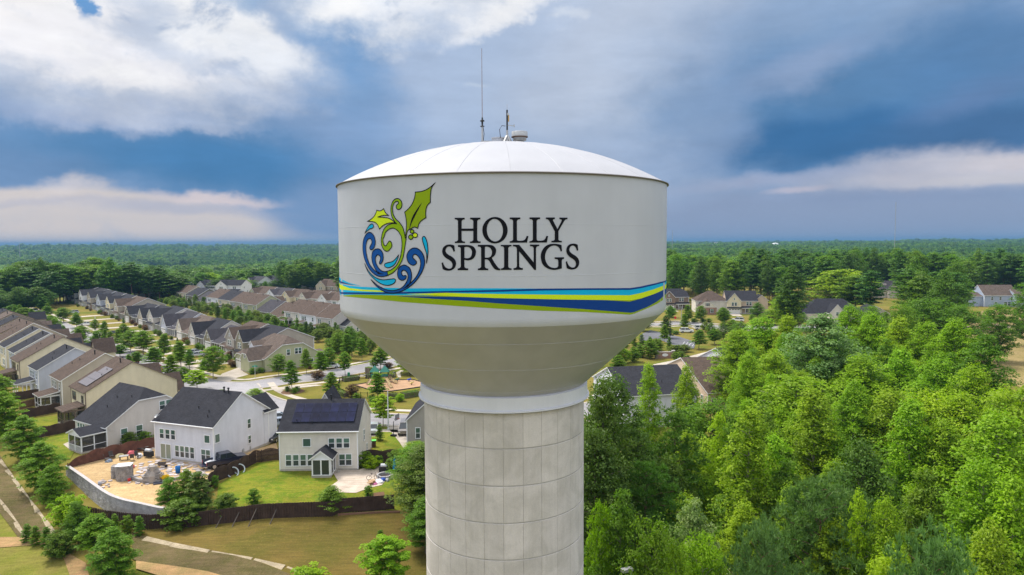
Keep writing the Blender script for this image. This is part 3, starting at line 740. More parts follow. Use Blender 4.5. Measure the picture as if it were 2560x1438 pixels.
def sheet(name, pts, m, lift, drape=False, cell=2.5, kind='structure', flatz=None, thick=0., **kw):
    bm = bmesh.new(); vs = [bm.verts.new((p[0], p[1], 0)) for p in pts]; bm.faces.new(vs)
    bmesh.ops.recalc_face_normals(bm, faces=bm.faces[:])
    if bm.faces[:][0].normal.z < 0: bmesh.ops.reverse_faces(bm, faces=bm.faces[:])
    if drape:
        for ax in (0, 1):
            lo, hi = min(p[ax] for p in pts), max(p[ax] for p in pts); k = math.floor(lo/cell)+1
            while k*cell < hi:
                co = [0, 0, 0]; no = [0, 0, 0]; co[ax] = k*cell; no[ax] = 1
                bmesh.ops.bisect_plane(bm, geom=bm.verts[:]+bm.edges[:]+bm.faces[:], plane_co=co, plane_no=no); k += 1
    else: bmesh.ops.triangulate(bm, faces=bm.faces[:])
    for v in bm.verts: v.co.z = (ground_z(v.co.x, v.co.y) if flatz is None else flatz)+lift
    if thick:
        bnd = [e for e in bm.edges if e.is_boundary]
        r = bmesh.ops.extrude_edge_only(bm, edges=bnd)
        for v in [e for e in r['geom'] if isinstance(e, bmesh.types.BMVert)]: v.co.z -= thick
    me = bpy.data.meshes.new(name); bm.to_mesh(me); bm.free(); me.materials.append(m)
    return link(name, me, None, kind=kind, **kw)
PX = lambda *pts, z=0.: [at(x, y, z) for x, y in pts]
GX = lambda *pts: [gat(x, y)[:2] for x, y in pts]

def spline(pts, n=10):
    P = [np.array(p, float) for p in pts]; P = [2*P[0]-P[1]]+P+[2*P[-1]-P[-2]]; out = []
    for i in range(1, len(P)-2):
        for k in range(n):
            t = k/n; a, b, c, d = P[i-1], P[i], P[i+1], P[i+2]
            out.append(.5*(2*b+(c-a)*t+(2*a-5*b+4*c-d)*t*t+(3*b-a-3*c+d)*t**3))
    return out+[P[-2]]
def offset(line, o):
    out = []
    for i, p in enumerate(line):
        d = line[min(i+1, len(line)-1)]-line[max(i-1, 0)]; d = d/np.linalg.norm(d)
        out.append(p+np.array([d[1], -d[0]])*o)          # positive = right of travel
    return out
def ribbon(name, line, o0, o1, m, lift, kind='structure', skirt=0.):
    A, B = offset(line, o0), offset(line, o1); b = MB(); vs = []
    for p, q in zip(A, B): vs += [(p[0], p[1], ground_z(*p)+lift), (q[0], q[1], ground_z(*q)+lift)]
    n = len(A); fs = [(2*i, 2*i+1, 2*i+3, 2*i+2) for i in range(n-1)]
    if skirt:
        k = len(vs); vs += [(x, y, z-skirt) for x, y, z in vs]
        fs += [(2*i+2, k+2*i+2, k+2*i, 2*i) for i in range(n-1)]+[(2*i+1, k+2*i+1, k+2*i+3, 2*i+3) for i in range(n-1)]
    b.add(vs, fs); bmx = b.build(name, m, None, kind=kind); return bmx
stA = spline([(-330, 400)]+PX((30,772),(100,797),(160,822),(217,848),(271,872),(340,905),(420,938),(500,960),(570,966),(640,962),(713,951),(785,943),(870,928),(960,911))+[(-24, 188), (-8, 210), (2, 235), (4, 265)], 8)
stB = spline([(-61, 150), (-56, 141), (-49, 133), (-40, 126.5), (-25, 120.6), (-8, 119), (10, 124), (26, 138), (38, 156), (50, 175)], 10)
stC = spline([(4, 262), (20, 266), (45, 262)]+PX((1640,812),(1700,808),(1760,813),(1830,820))+[(130, 246), (200, 238)], 8)
stD = spline([(-250, 470), (-190, 392), (-150, 345), (-105, 300), (-62, 262), (-20, 240), (4, 238)], 8)
for ln, hw, nm in ((stA, 4.3, 'street'), (stB, 3.9, 'street'), (stC, 4.0, 'street'), (stD, 3.8, 'street')):
    ribbon(nm, ln, -hw, hw, G_ASPH, .03 if ln is not stB else .024)
    for sg in (-1, 1):
        ribbon('kerb', ln, sg*hw if sg < 0 else hw-.0, sg*(hw+.45) if sg < 0 else hw+.45, G_CONC, .10, skirt=.1) if sg > 0 else ribbon('kerb', ln, -(hw+.45), -hw, G_CONC, .10, skirt=.1)
        o0, o1 = (hw+2.2, hw+3.7) if sg > 0 else (-(hw+3.7), -(hw+2.2))
        ribbon('pavement', ln, o0, o1, G_CONC, .045 if ln is not stB else .05)
# the junction of the two streets covers kerbs crossing it
sheet('street_junction', PX((560,961),(618,957),(648,964),(652,978),(690,1003),(672,1012),(640,1000),(600,990),(560,985),(520,968)), G_ASPH, .115)

# ------------------------------------------------------------------ vegetation prototypes
def leaf_mat(name, col, col2, tr=.35, rough=.55, hue=.10):
    m = bpy.data.materials.new(name); m.use_nodes = True; t = m.node_tree; q = G(t); t.nodes.clear()
    at_ = q.node('ShaderNodeAttribute', attribute_name='tint').outputs['Fac']
    oi = q.node('ShaderNodeObjectInfo').outputs['Random']
    c = q.mix(at_, col, col2)
    v = q.ss(oi, 0, 1, 1-hue, 1+hue, 'LINEAR')
    c = q.mix(1., c, q.vec(q.m('MULTIPLY', v, q.ss(q.m('FRACT', q.m('MULTIPLY', oi, 7.31)), 0, 1, .86, 1.12, 'LINEAR')), v, q.ss(q.m('FRACT', q.m('MULTIPLY', oi, 3.77)), 0, 1, .7, 1.2, 'LINEAR')), 'MULTIPLY')
    d = q.node('ShaderNodeBsdfPrincipled'); d.inputs['Roughness'].default_value = rough; d.inputs['Specular IOR Level'].default_value = .25
    q.link(c, d.inputs['Base Color'])
    tl = q.node('ShaderNodeBsdfTranslucent'); q.link(q.mix(1., c, (1.05, 1.2, .45), 'MULTIPLY'), tl.inputs[0])
    mx = q.node('ShaderNodeMixShader'); mx.inputs[0].default_value = tr
    q.link(d.outputs[0], mx.inputs[1]); q.link(tl.outputs[0], mx.inputs[2])
    o = q.node('ShaderNodeOutputMaterial'); q.link(mx.outputs[0], o.inputs[0])
    return m
LF = dict(
    bright=leaf_mat('leaf_bright', (.16, .29, .008), (.34, .50, .018), .42),
    mid=leaf_mat('leaf_mid', (.085, .185, .010), (.185, .31, .016), .4),
    dark=leaf_mat('leaf_dark', (.060, .125, .012), (.135, .205, .02), .35),
    pine=leaf_mat('leaf_pine', (.045, .125, .014), (.125, .25, .026), .3),
    bluepine=leaf_mat('leaf_bluepine', (.085, .165, .045), (.20, .32, .09), .3),
    silver=leaf_mat('leaf_silver', (.075, .18, .025), (.34, .46, .19), .4),
    street=leaf_mat('leaf_street', (.10, .21, .010), (.215, .35, .016), .42),
    shrub=leaf_mat('leaf_shrub', (.085, .15, .012), (.19, .265, .025), .4),
    red=leaf_mat('leaf_red', (.11, .055, .03), (.20, .11, .05), .35),
    far=leaf_mat('leaf_far', (.06, .14, .012), (.14, .255, .02), .35, hue=.32),
    lime=leaf_mat('leaf_lime', (.19, .34, .006), (.36, .53, .014), .45),
)
BARK = mat('bark', (.16, .13, .10), .9, var=.25, scale=5, bump=.02, bscale=12)
BARKP = mat('bark_pale', (.36, .31, .26), .9, var=.2, scale=5, bump=.02, bscale=12)
BARKR = mat('bark_pine', (.17, .10, .07), .9, var=.25, scale=5, bump=.02, bscale=12)

def rand_dirs(n):
    v = rng.normal(size=(n, 3)); return v/np.linalg.norm(v, axis=1, keepdims=True)
def cards(C, N, size, tint, asp=.62):
    """one leaf-shaped quad per row: centres C, normals N"""
    n = len(C); t = rand_dirs(n); t -= N*np.sum(t*N, 1, keepdims=True); t /= np.linalg.norm(t, axis=1, keepdims=True)+1e-9
    s = np.cross(N, t); L_ = size[:, None]
    bend = N*L_*.16
    V = np.stack([C-t*L_*.55, C+s*L_*asp*.5+bend, C+t*L_*.55, C-s*L_*asp*.5+bend], 1).reshape(-1, 3)
    return V, np.repeat(tint, 4)
def leaf_mesh(name, V, T, m, k=4):
    me = bpy.data.meshes.new(name); n = len(V)//k
    me.vertices.add(len(V)); me.vertices.foreach_set('co', V.astype(np.float32).ravel())
    me.loops.add(len(V)); me.loops.foreach_set('vertex_index', np.arange(len(V), dtype=np.int32))
    me.polygons.add(n); me.polygons.foreach_set('loop_start', np.arange(0, len(V), k, dtype=np.int32)); me.polygons.foreach_set('loop_total', np.full(n, k, np.int32))
    a = me.attributes.new('tint', 'FLOAT', 'POINT'); a.data.foreach_set('value', T.astype(np.float32))
    me.materials.append(m); me.update(calc_edges=True); return me
def clump_leaves(cl, per, size, up=.85, flat=.75, shell=.5):
    """cl: rows of (x, y, z, r); leaves scattered in each clump, thicker near its skin, facing out and up"""
    cl = np.array(cl); n = len(cl)*per
    idx = np.repeat(np.arange(len(cl)), per); d = rand_dirs(n); d[:, 2] = np.abs(d[:, 2])*.75+d[:, 2]*.25
    r = (shell+(1-shell)*rng.random(n)**.6)
    off = d*r[:, None]*cl[idx, 3:4]; off[:, 2] *= flat
    C = cl[idx, :3]+off
    N = d*.55+np.array([0, 0, up])+rand_dirs(n)*.6; N /= np.linalg.norm(N, axis=1, keepdims=True)
    tint = np.clip(np.repeat(rng.random(len(cl)), per)*.55+rng.random(n)*.45, 0, 1)
    return cards(C, N, size*(.65+.7*rng.random(n)), tint)
PROF = {
    'conic': lambda t: (1-t)**.72*min(1., t*5+.35),
    'ovoid': lambda t: math.sin(math.pi*min(1, max(0., t*.93+.07)))**.75*(1-.25*t),
    'round': lambda t: math.sin(math.pi*min(1, t*.88+.12))**.5,
    'umbrella': lambda t: (.45+.9*t)*(1-t**5)**.6 if t < 1 else 0,
    'column': lambda t: min(1., t*6+.3)*(1-t**2.2)**.7,
}
TREES = {}
def make_tree(key, h, w, base, prof, kind, nl, clr, per, leaf, seed, bark=BARK, trunk_r=.2, up=.35, flat=.75, multi=1, jit=.25, tufts=False):
    """prototype of height h, crown width w, bare trunk up to base; nl limbs with clumps of leaves"""
    global rng
    rng = np.random.default_rng(seed); rd = random.Random(seed)
    pf = PROF[prof]; cl = []; tb = MB(); ga = rd.random()*6.28
    top = (rd.uniform(-.03, .03)*h, rd.uniform(-.03, .03)*h)
    for s in range(multi):
        lx, ly = (0, 0) if multi == 1 else (math.cos(s*6.28/multi)*w*.12, math.sin(s*6.28/multi)*w*.12)
        tb.tube([(lx*.2, ly*.2, -.6), (lx*.4, ly*.4, h*.08), (lx+top[0]*.5, ly+top[1]*.5, h*.5), (lx*.8+top[0], ly*.8+top[1], h*.93)], [trunk_r*1.25, trunk_r, trunk_r*.6, trunk_r*.12], 7)
    for i in range(nl):
        t = (i+.5)/nl; t = t**.9
        ga += 2.399+rd.uniform(-.3, .3)
        R = pf(t)*w/2*rd.uniform(1-jit, 1+jit*.55)
        z = base+(h-base)*t
        ox, oy = top[0]*t, top[1]*t
        L0 = max(z-R*up, base*.7)
        tip = (ox+R*math.cos(ga), oy+R*math.sin(ga), z)
        if R > .5: tb.tube([(ox*.9, oy*.9, L0), ((ox+tip[0])/2, (oy+tip[1])/2, (L0+z)/2+R*.05), tip], [trunk_r*.38*(1-t*.6), trunk_r*.22*(1-t*.5), .015], 4, cap=False)
        m_ = 1+int(R/(clr*1.1))
        for k in range(m_):
            f = 1-.9*k/max(1, m_)
            rr_ = clr*rd.uniform(.6, 1.25)*(.75+.35*f)
            cl.append((ox+R*f*math.cos(ga)+rd.gauss(0, .22)*clr, oy+R*f*math.sin(ga)+rd.gauss(0, .22)*clr, L0+(z-L0)*f+rd.gauss(0, .2)*clr, rr_))
    cl.append((top[0], top[1], h-clr*.35, clr*.7))
    if tufts:
        C0 = np.array(cl); nt_ = tufts; idx = np.repeat(np.arange(len(C0)), nt_); n = len(idx)
        d = rand_dirs(n); d[:, 2] = np.abs(d[:, 2])*.8+.1*d[:, 2]
        tc_ = C0[idx, :3]+d*C0[idx, 3:4]*(.45+.55*rng.random((n, 1)))*np.array([1, 1, .8])
        ax = d*.6+np.array([0, 0, .8])+rand_dirs(n)*.25; ax /= np.linalg.norm(ax, axis=1, keepdims=True)
        tint = np.clip(np.repeat(rng.random(len(C0)), nt_)*.4+rng.random(n)*.6, 0, 1)
        kk = per; j = np.repeat(np.arange(n), kk); m2 = len(j)
        dr = ax[j]*.75+rand_dirs(m2)*.85; dr /= np.linalg.norm(dr, axis=1, keepdims=True)
        sd = np.cross(dr, rand_dirs(m2)); sd /= np.linalg.norm(sd, axis=1, keepdims=True)+1e-9
        ln = leaf*(.7+.6*rng.random((m2, 1)))
        p = tc_[j]
        V = np.stack([p-sd*leaf*.11, p+sd*leaf*.11, p+dr*ln], 1).reshape(-1, 3)
        me = leaf_mesh('crown', V, np.repeat(np.clip(tint[j]*.8+.2*rng.random(m2), 0, 1), 3), LF[kind], 3)
    else:
        V, T = clump_leaves(cl, per, leaf, flat=flat)
        me = leaf_mesh('crown', V, T, LF[kind])
    TREES[key] = dict(crown=me, trunk=tb.mesh('trunk', bark), h=h, w=w)
for s in range(3):
    make_tree('bright%d' % s, 18, 9.5, 1.6, ('conic', 'ovoid', 'ovoid')[s], 'bright', 92+6*s, .88, 96, .25, 100+s, BARKP, .17, jit=.3, flat=1.25)
make_tree('lime0', 12, 7.0, 1.4, 'conic', 'lime', 64, .75, 84, .24, 110, BARKP, .13, flat=1.25)
make_tree('bright3', 14, 9.5, 2.4, 'round', 'bright', 70, 1.0, 84, .28, 104, BARKP, .16)
for s in range(2): make_tree('oak%d' % s, 16, 10.5, 1.4, 'ovoid', 'dark', 96, 1.1, 110, .25, 120+s, BARK, .22)
make_tree('mid0', 15, 8.5, 2.2, 'ovoid', 'mid', 68, 1.0, 90, .27, 125, BARK, .18)
make_tree('mid1', 13, 10, 1.8, 'round', 'mid', 70, 1.15, 84, .29, 126, BARK, .18)
for s in range(2): make_tree('pine%d' % s, 17, 9.2, 3.4, ('conic', 'round')[s], 'pine', 66, .95, 10, .40, 130+s, BARKR, .2, tufts=13)
make_tree('bluepine0', 12, 9.5, 1.5, 'round', 'bluepine', 66, 1.0, 10, .42, 135, BARKR, .2, tufts=13)
make_tree('silver0', 18, 12, 3, 'ovoid', 'silver', 84, 1.15, 90, .30, 140, BARK, .2)
for s in range(3): make_tree('street%d' % s, 7.2, 4.5, 1.75, ('conic', 'ovoid', 'conic')[s], 'street', 54, .52, 84, .21, 150+s, BARK, .085, up=.1, flat=.6)
make_tree('streetlime', 6.5, 4.6, 1.7, 'round', 'lime', 48, .5, 80, .20, 155, BARK, .08, up=.1, flat=.55)
make_tree('birch0', 7.0, 4.8, 1.7, 'round', 'street', 56, .5, 84, .17, 156, BARKP, .08, flat=.7)
make_tree('hedge0', 8.5, 6.2, .5, 'ovoid', 'street', 64, .75, 84, .24, 158, BARK, .12, up=.1, flat=.55)
make_tree('hedge1', 7.0, 6.5, .4, 'conic', 'mid', 60, .8, 84, .24, 159, BARK, .12, up=.1, flat=.6)
make_tree('myrtle0', 4.2, 4.2, .9, 'round', 'shrub', 44, .5, 64, .17, 160, BARKP, .05, multi=4)
make_tree('myrtlered', 3.2, 3.0, .7, 'round', 'red', 34, .4, 60, .16, 161, BARKP, .05, multi=4)
make_tree('bush0', 2.6, 3.0, .12, 'round', 'shrub', 34, .42, 66, .17, 162, BARK, .05, multi=3)
make_tree('bush1', 2.2, 2.2, .1, 'round', 'mid', 28, .36, 60, .15, 163, BARK, .05, multi=3)
make_tree('bushlime', 1.6, 2.0, .1, 'round', 'lime', 24, .34, 56, .15, 164, BARK, .04, multi=3)
make_tree('redbush', 1.3, 1.6, .08, 'round', 'red', 22, .28, 50, .13, 165, BARK, .04, multi=3)
make_tree('cypress0', 5.2, 2.1, .1, 'column', 'dark', 44, .38, 64, .17, 166, BARK, .07, up=-.3)
make_tree('cypress1', 4.4, 1.7, .1, 'conic', 'mid', 40, .32, 60, .15, 167, BARK, .06, up=-.3)
# woodland trees further off: bigger leaf sprays, fewer of them
for s in range(3): make_tree('wood%d' % s, 21, 11.5, 5, ('round', 'ovoid', 'round')[s], ('mid', 'far', 'far')[s], 58, 1.5, 50, .56, 170+s, BARK, .22)
make_tree('woodpine0', 23, 8.5, 11, 'round', 'pine', 44, 1.35, 44, .6, 175, BARKR, .2, flat=.5)
make_tree('woodpine1', 22, 8.0, 6, 'ovoid', 'pine', 48, 1.3, 44, .6, 176, BARKR, .2, flat=.5)
make_tree('woodlime', 15, 9.5, 2, 'round', 'bright', 50, 1.3, 44, .55, 177, BARK, .2)
make_tree('far0', 20, 12, 3, 'round', 'far', 30, 2.0, 24, 1.15, 180, BARK, .25)
make_tree('far1', 21, 11, 4, 'round', 'far', 28, 1.8, 24, 1.05, 181, BARK, .25)
make_tree('far3', 19, 12, 3, 'round', 'mid', 30, 2.0, 24, 1.1, 183, BARK, .25)
make_tree('far2', 22, 10.5, 5, 'round', 'pine', 28, 1.7, 24, 1.0, 182, BARK, .25)

def tree(key, x, y, h=None, w=None, z=None, name='tree', label=None, cat='tree', group=None, rz=None):
    p = TREES[key]; z = ground_z(x, y) if z is None else z
    h = h or p['h']; w = w or p['w']*h/p['h']
    o = empty(name, (x, y, z), random.uniform(0, 6.28) if rz is None else rz, label, cat, group)
    o.scale = (w/p['w'], w/p['w'], h/p['h'])
    link('trunk', p['trunk'], o); link('crown', p['crown'], o); return o
def tree_px(key, px, py, dist, wpx=None, name='tree', label=None, cat='tree', group=None, hmin=2.):
    """tree whose top shows at a pixel, standing at a given distance"""
    x, y, zt = at_dist(px, py, dist); z = ground_z(x, y)
    return tree(key, x, y, max(hmin, zt-z), wpx/FPX*dist if wpx else None, z, name, label, cat, group)
def shrub_px(key, px, py, h, w=None, **kw):
    x, y, z = gat(px, py); return tree(key, x, y, h, w, z, **kw)

# ------------------------------------------------------------------ houses
WALLC = dict(cream=(.66, .61, .53), beige=(.56, .51, .46), greywhite=(.62, .62, .66), white=(.74, .74, .76), yellow=(.66, .58, .40), tan=(.42, .37, .30),
             grey=(.40, .40, .41), taupe=(.34, .31, .27), green=(.40, .40, .25), olive=(.27, .24, .165), brown=(.22, .16, .115), navy=(.06, .075, .12),
             blue=(.38, .44, .56), bluegrey=(.46, .48, .54), darkolive=(.17, .16, .115), peach=(.58, .45, .33))
ROOFC = dict(charcoal=(.033, .033, .040), brown=(.098, .070, .055), tanroof=(.125, .095, .078), slate=(.058, .054, .062), black=(.024, .025, .032))
def wmat(c): return mat('siding_'+c, WALLC[c], .75, .25, var=.05, scale=.6, kind='siding')
def rmat(c): return mat('shingle_'+c, ROOFC[c], .9, .15, var=.10, scale=2.5, kind='shingle')
M_TRIM = mat('white_trim', (.78, .78, .78), .6, var=.04)
M_TRIMD = mat('brown_trim', (.16, .12, .095), .7)
M_FOUND = mat('foundation', (.40, .36, .31), .9, var=.12, scale=2)
M_BRICK = mat('brickwork', (.30, .18, .13), .9, var=.3, scale=4, bump=.02, bscale=8)
M_STONE = mat('stone_veneer', (.22, .18, .145), .9, var=.35, scale=3, bump=.04, bscale=5)
M_DOOR = mat('dark_door', (.05, .035, .03), .5)
M_GARAGE = mat('garage_white', (.70, .68, .64), .6, var=.04)
def glass(name, c, rough=.08):
    m, q, b = principled(name, c, rough, .6)
    oi = q.node('ShaderNodeObjectInfo').outputs['Random']
    v = q.ss(oi, 0, 1, .6, 1.35, 'LINEAR'); q.link(q.mix(1., c, q.vec(v, v, v), 'MULTIPLY'), b.inputs['Base Color']); return m
M_GLASSU = glass('glass_tree_reflection', (.085, .15, .115)); M_GLASSL = glass('glass_dark', (.045, .055, .058)); M_CURT = glass('glass_curtain', (.33, .38, .30), .15)  # green of the upper-sash glass paints a reflection of trees into the colour
M_SCREEN = bpy.data.materials.new('insect_screen'); M_SCREEN.use_nodes = True
def _scr():
    t = M_SCREEN.node_tree; t.nodes.clear(); q = G(t)
    d = q.node('ShaderNodeBsdfDiffuse'); d.inputs[0].default_value = (.03, .03, .033, 1); tr = q.node('ShaderNodeBsdfTransparent')
    mx = q.node('ShaderNodeMixShader'); mx.inputs[0].default_value = .62; q.link(tr.outputs[0], mx.inputs[1]); q.link(d.outputs[0], mx.inputs[2])
    o = q.node('ShaderNodeOutputMaterial'); q.link(mx.outputs[0], o.inputs[0])
_scr()
M_SOLAR = mat('solar_cells', (.008, .010, .034), .6, .06, var=.5, scale=.8, per_obj=.35)
M_SOLARF = mat('solar_frame', (.03, .034, .07), .6, .1)
M_SOLARG = mat('solar_cells_grey', (.16, .135, .13), .25, .5, var=.1, scale=2)

class Roof:
    """gable roof over a rectangle; ridge along x or y; clip (0..1) turns an end into a part or full hip"""
    def __init__(s, x0, x1, y0, y1, ze, rise, axis='x', ov=.32, c0=0., c1=0., t=.16):
        s.a = (x0, x1, y0, y1, ze, rise, axis, ov, c0, c1, t)
        if axis == 'x': s.lo, s.hi, s.e0, s.e1 = y0, y1, x0, x1
        else: s.lo, s.hi, s.e0, s.e1 = x0, x1, y0, y1
        s.mid = (s.lo+s.hi)/2; s.half = (s.hi-s.lo)/2; s.sl = rise/s.half; s.ze = ze; s.rise = rise; s.axis = axis; s.ov = ov; s.c = (c0, c1); s.t = t
    def z(s, x, y):
        v = y if s.axis == 'x' else x
        return s.ze+s.rise-abs(v-s.mid)*s.sl
    def P(s, e, v, z): return (e, v, z) if s.axis == 'x' else (v, e, z)
    def mesh(s):
        hy = s.half+s.ov; zr_ = s.ze+s.rise+.1; zl = zr_-hy*s.sl; E0, E1 = s.e0-.24, s.e1+.24
        V = []; idx = {}
        def v(key, e, w, z): idx[key] = len(V); V.append(s.P(e, w, z))
        for n, E, c, sg in (('0', E0, s.c[0], 1), ('1', E1, s.c[1], -1)):
            v('a'+n, E, s.mid-hy, zl); v('b'+n, E, s.mid+hy, zl)
            if 0 < c < 1: v('c'+n, E, s.mid-c*hy, zr_-c*hy*s.sl); v('d'+n, E, s.mid+c*hy, zr_-c*hy*s.sl)
            v('r'+n, E+sg*c*hy, s.mid, zr_)
        def seq(*k): return [idx[q] for q in k if q in idx]
        F = [seq('a0', 'a1', 'c1', 'r1', 'r0', 'c0'), seq('b1', 'b0', 'd0', 'r0', 'r1', 'd1')]
        for n in '01':
            c = s.c[int(n)]
            if c >= 1: F.append(seq('a'+n, 'r'+n, 'b'+n) if n == '0' else seq('b'+n, 'r'+n, 'a'+n))
            elif c > 0: F.append(seq('c'+n, 'r'+n, 'd'+n) if n == '0' else seq('d'+n, 'r'+n, 'c'+n))
        if s.axis == 'y': F = [f[::-1] for f in F]
        cnt = {}
        for f in F:
            for i in range(len(f)): cnt[(f[i], f[(i+1) % len(f)])] = 1
        bnd = [e for e in cnt if (e[1], e[0]) not in cnt]
        n = len(V); top = MB().add(V, F); t = s.t
        low = [(x, y, z-t) for x, y, z in V]
        rim = MB().add(V+low, [(b, a, n+a, n+b) for a, b in bnd]+[tuple(n+i for i in f[::-1]) for f in F])
        return top, rim
    def gable(s, end, inset=0.):
        """outline (v, z) of the wall under the roof at an end, above the eaves"""
        c = s.c[end]; zt = s.ze+s.rise
        if c >= 1: return []
        if c > 0: return [(s.mid+c*s.half, zt-c*s.rise), (s.mid-c*s.half, zt-c*s.rise)]
        return [(s.mid, zt)]
def put_roof(root, R, roofc, trim=None, name='roof'):
    top, rim = R.mesh()
    # sit the covering a hair above its rim
    o = top.build(name, rmat(roofc), root); rim.build('fascia', trim or M_TRIM, o); return o
def wall_box(root, x0, x1, y0, y1, R, m, z0=0., name='wall', found=True):
    ze = R.ze; b = MB(); dz_ = .05
    if R.axis == 'x':
        b.add([(x0,y0,z0),(x1,y0,z0),(x1,y0,ze),(x0,y0,ze)], [(0,1,2,3)]); b.add([(x0,y1,z0),(x1,y1,z0),(x1,y1,ze),(x0,y1,ze)], [(3,2,1,0)])
        for end, X in ((0, x0), (1, x1)):
            pts = [(y0, z0), (y1, z0), (y1, ze)]+R.gable(end)+[(y0, ze)]
            pts = pts if end else pts[::-1]
            b.poly([(X, p, z) for p, z in pts])
    else:
        b.add([(x0,y0,z0),(x0,y1,z0),(x0,y1,ze),(x0,y0,ze)], [(3,2,1,0)]); b.add([(x1,y0,z0),(x1,y1,z0),(x1,y1,ze),(x1,y0,ze)], [(0,1,2,3)])
        for end, Y in ((0, y0), (1, y1)):
            pts = [(x0, z0), (x1, z0), (x1, ze)]+R.gable(end)+[(x0, ze)]
            pts = pts[::-1] if end else pts
            b.poly([(p, Y, z) for p, z in pts])
    o = b.build(name, m, root)
    if found: MB().box(x0-.03, x1+.03, y0-.03, y1+.03, -1.2, z0+.35 if z0 == 0 else z0).build('foundation', M_FOUND, root)
    return o
_WIN = {}
def win_mesh(w, h, style, trim):
    k = (round(w, 2), round(h, 2), style, trim.name)
    if k in _WIN: return _WIN[k]
    t = .09; f = MB()
    f.box(-w/2-t, w/2+t, -.07, 0, h, h+t).box(-w/2-t, w/2+t, -.09, 0, -t, 0).box(-w/2-t, -w/2, -.07, 0, 0, h).box(w/2, w/2+t, -.07, 0, 0, h)
    panes = []
    if style == 'sash':
        f.box(-w/2, w/2, -.055, -.01, h/2-.03, h/2+.03)
        panes = [(-w/2, w/2, h/2+.03, h, M_GLASSU), (-w/2, w/2, 0, h/2-.03, M_GLASSL)]
    elif style == 'slider':
        f.box(-.05, .05, -.06, -.01, 0, h); panes = [(-w/2, -.05, 0, h, M_CURT), (.05, w/2, 0, h, M_CURT)]
    elif style == 'dark': panes = [(-w/2, w/2, 0, h, M_GLASSL)]
    else: panes = [(-w/2, w/2, 0, h, M_GLASSU)]
    pm = [MB().add([(a,-.03,c),(b,-.03,c),(b,-.03,d),(a,-.03,d)], [(0,1,2,3)]).mesh('pane', m) for a, b, c, d, m in panes]
    _WIN[k] = (f.mesh('window', trim), pm); return _WIN[k]
FACE = {'N': (0, 0), 'R': (1, math.pi/2), 'L': (2, -math.pi/2), 'F': (3, math.pi)}
def put(o, face, u, z, w, d, off=.012):
    """place a thing with its back on a house face; u runs along the face"""
    if face == 'N': o.location = (-w+u, -off, z); o.rotation_euler = (0, 0, 0)
    elif face == 'R': o.location = (off, u, z); o.rotation_euler = (0, 0, math.pi/2)
    elif face == 'L': o.location = (-w-off, d-u, z); o.rotation_euler = (0, 0, -math.pi/2)
    else: o.location = (-u, d+off, z); o.rotation_euler = (0, 0, math.pi)
    return o
def window(root, face, u, z, ww, hh, W, Dp, style='sash', trim=None, panes=True, shutters=False, at_xy=None):
    fm, pm = win_mesh(ww, hh, style, trim or M_TRIM)
    o = link('window', fm, root)
    if at_xy is None: put(o, face, u, z, W, Dp)
    else: o.location = at_xy; o.rotation_euler = (0, 0, FACE[face][1])
    for p in pm: link('pane', p, o)
    if shutters:
        for sg in (-1, 1): MB().box(sg*(ww/2+.09)+(0 if sg > 0 else -.32), sg*(ww/2+.09)+(.32 if sg > 0 else 0), -.05, 0, 0, hh).build('shutter', M_DOOR, o)
    return o
def garage(root, x, y, z=0., w=4.6, h=2.2):
    d = MB()
    for k in range(4): d.box(-w/2, w/2, -.05, 0, k*h/4+.015, (k+1)*h/4-.015)
    for k in range(4): pass
    o = d.build('garage_door', M_GARAGE, root); o.location = (x, y-.01, z+.05)
    f = MB().box(-w/2-.12, -w/2-.01, -.07, 0, 0, h).box(w/2+.01, w/2+.12, -.07, 0, 0, h).box(-w/2-.12, w/2+.12, -.07, 0, h+.005, h+.14).build('frame', M_TRIM, o)
    g_ = MB()
    for k in range(4):
        xx = -w/2+w*(k+.5)/4; g_.box(xx-.38, xx+.38, -.06, -.045, h*.8, h*.93)
    g_.build('pane', M_GLASSL, o); return o
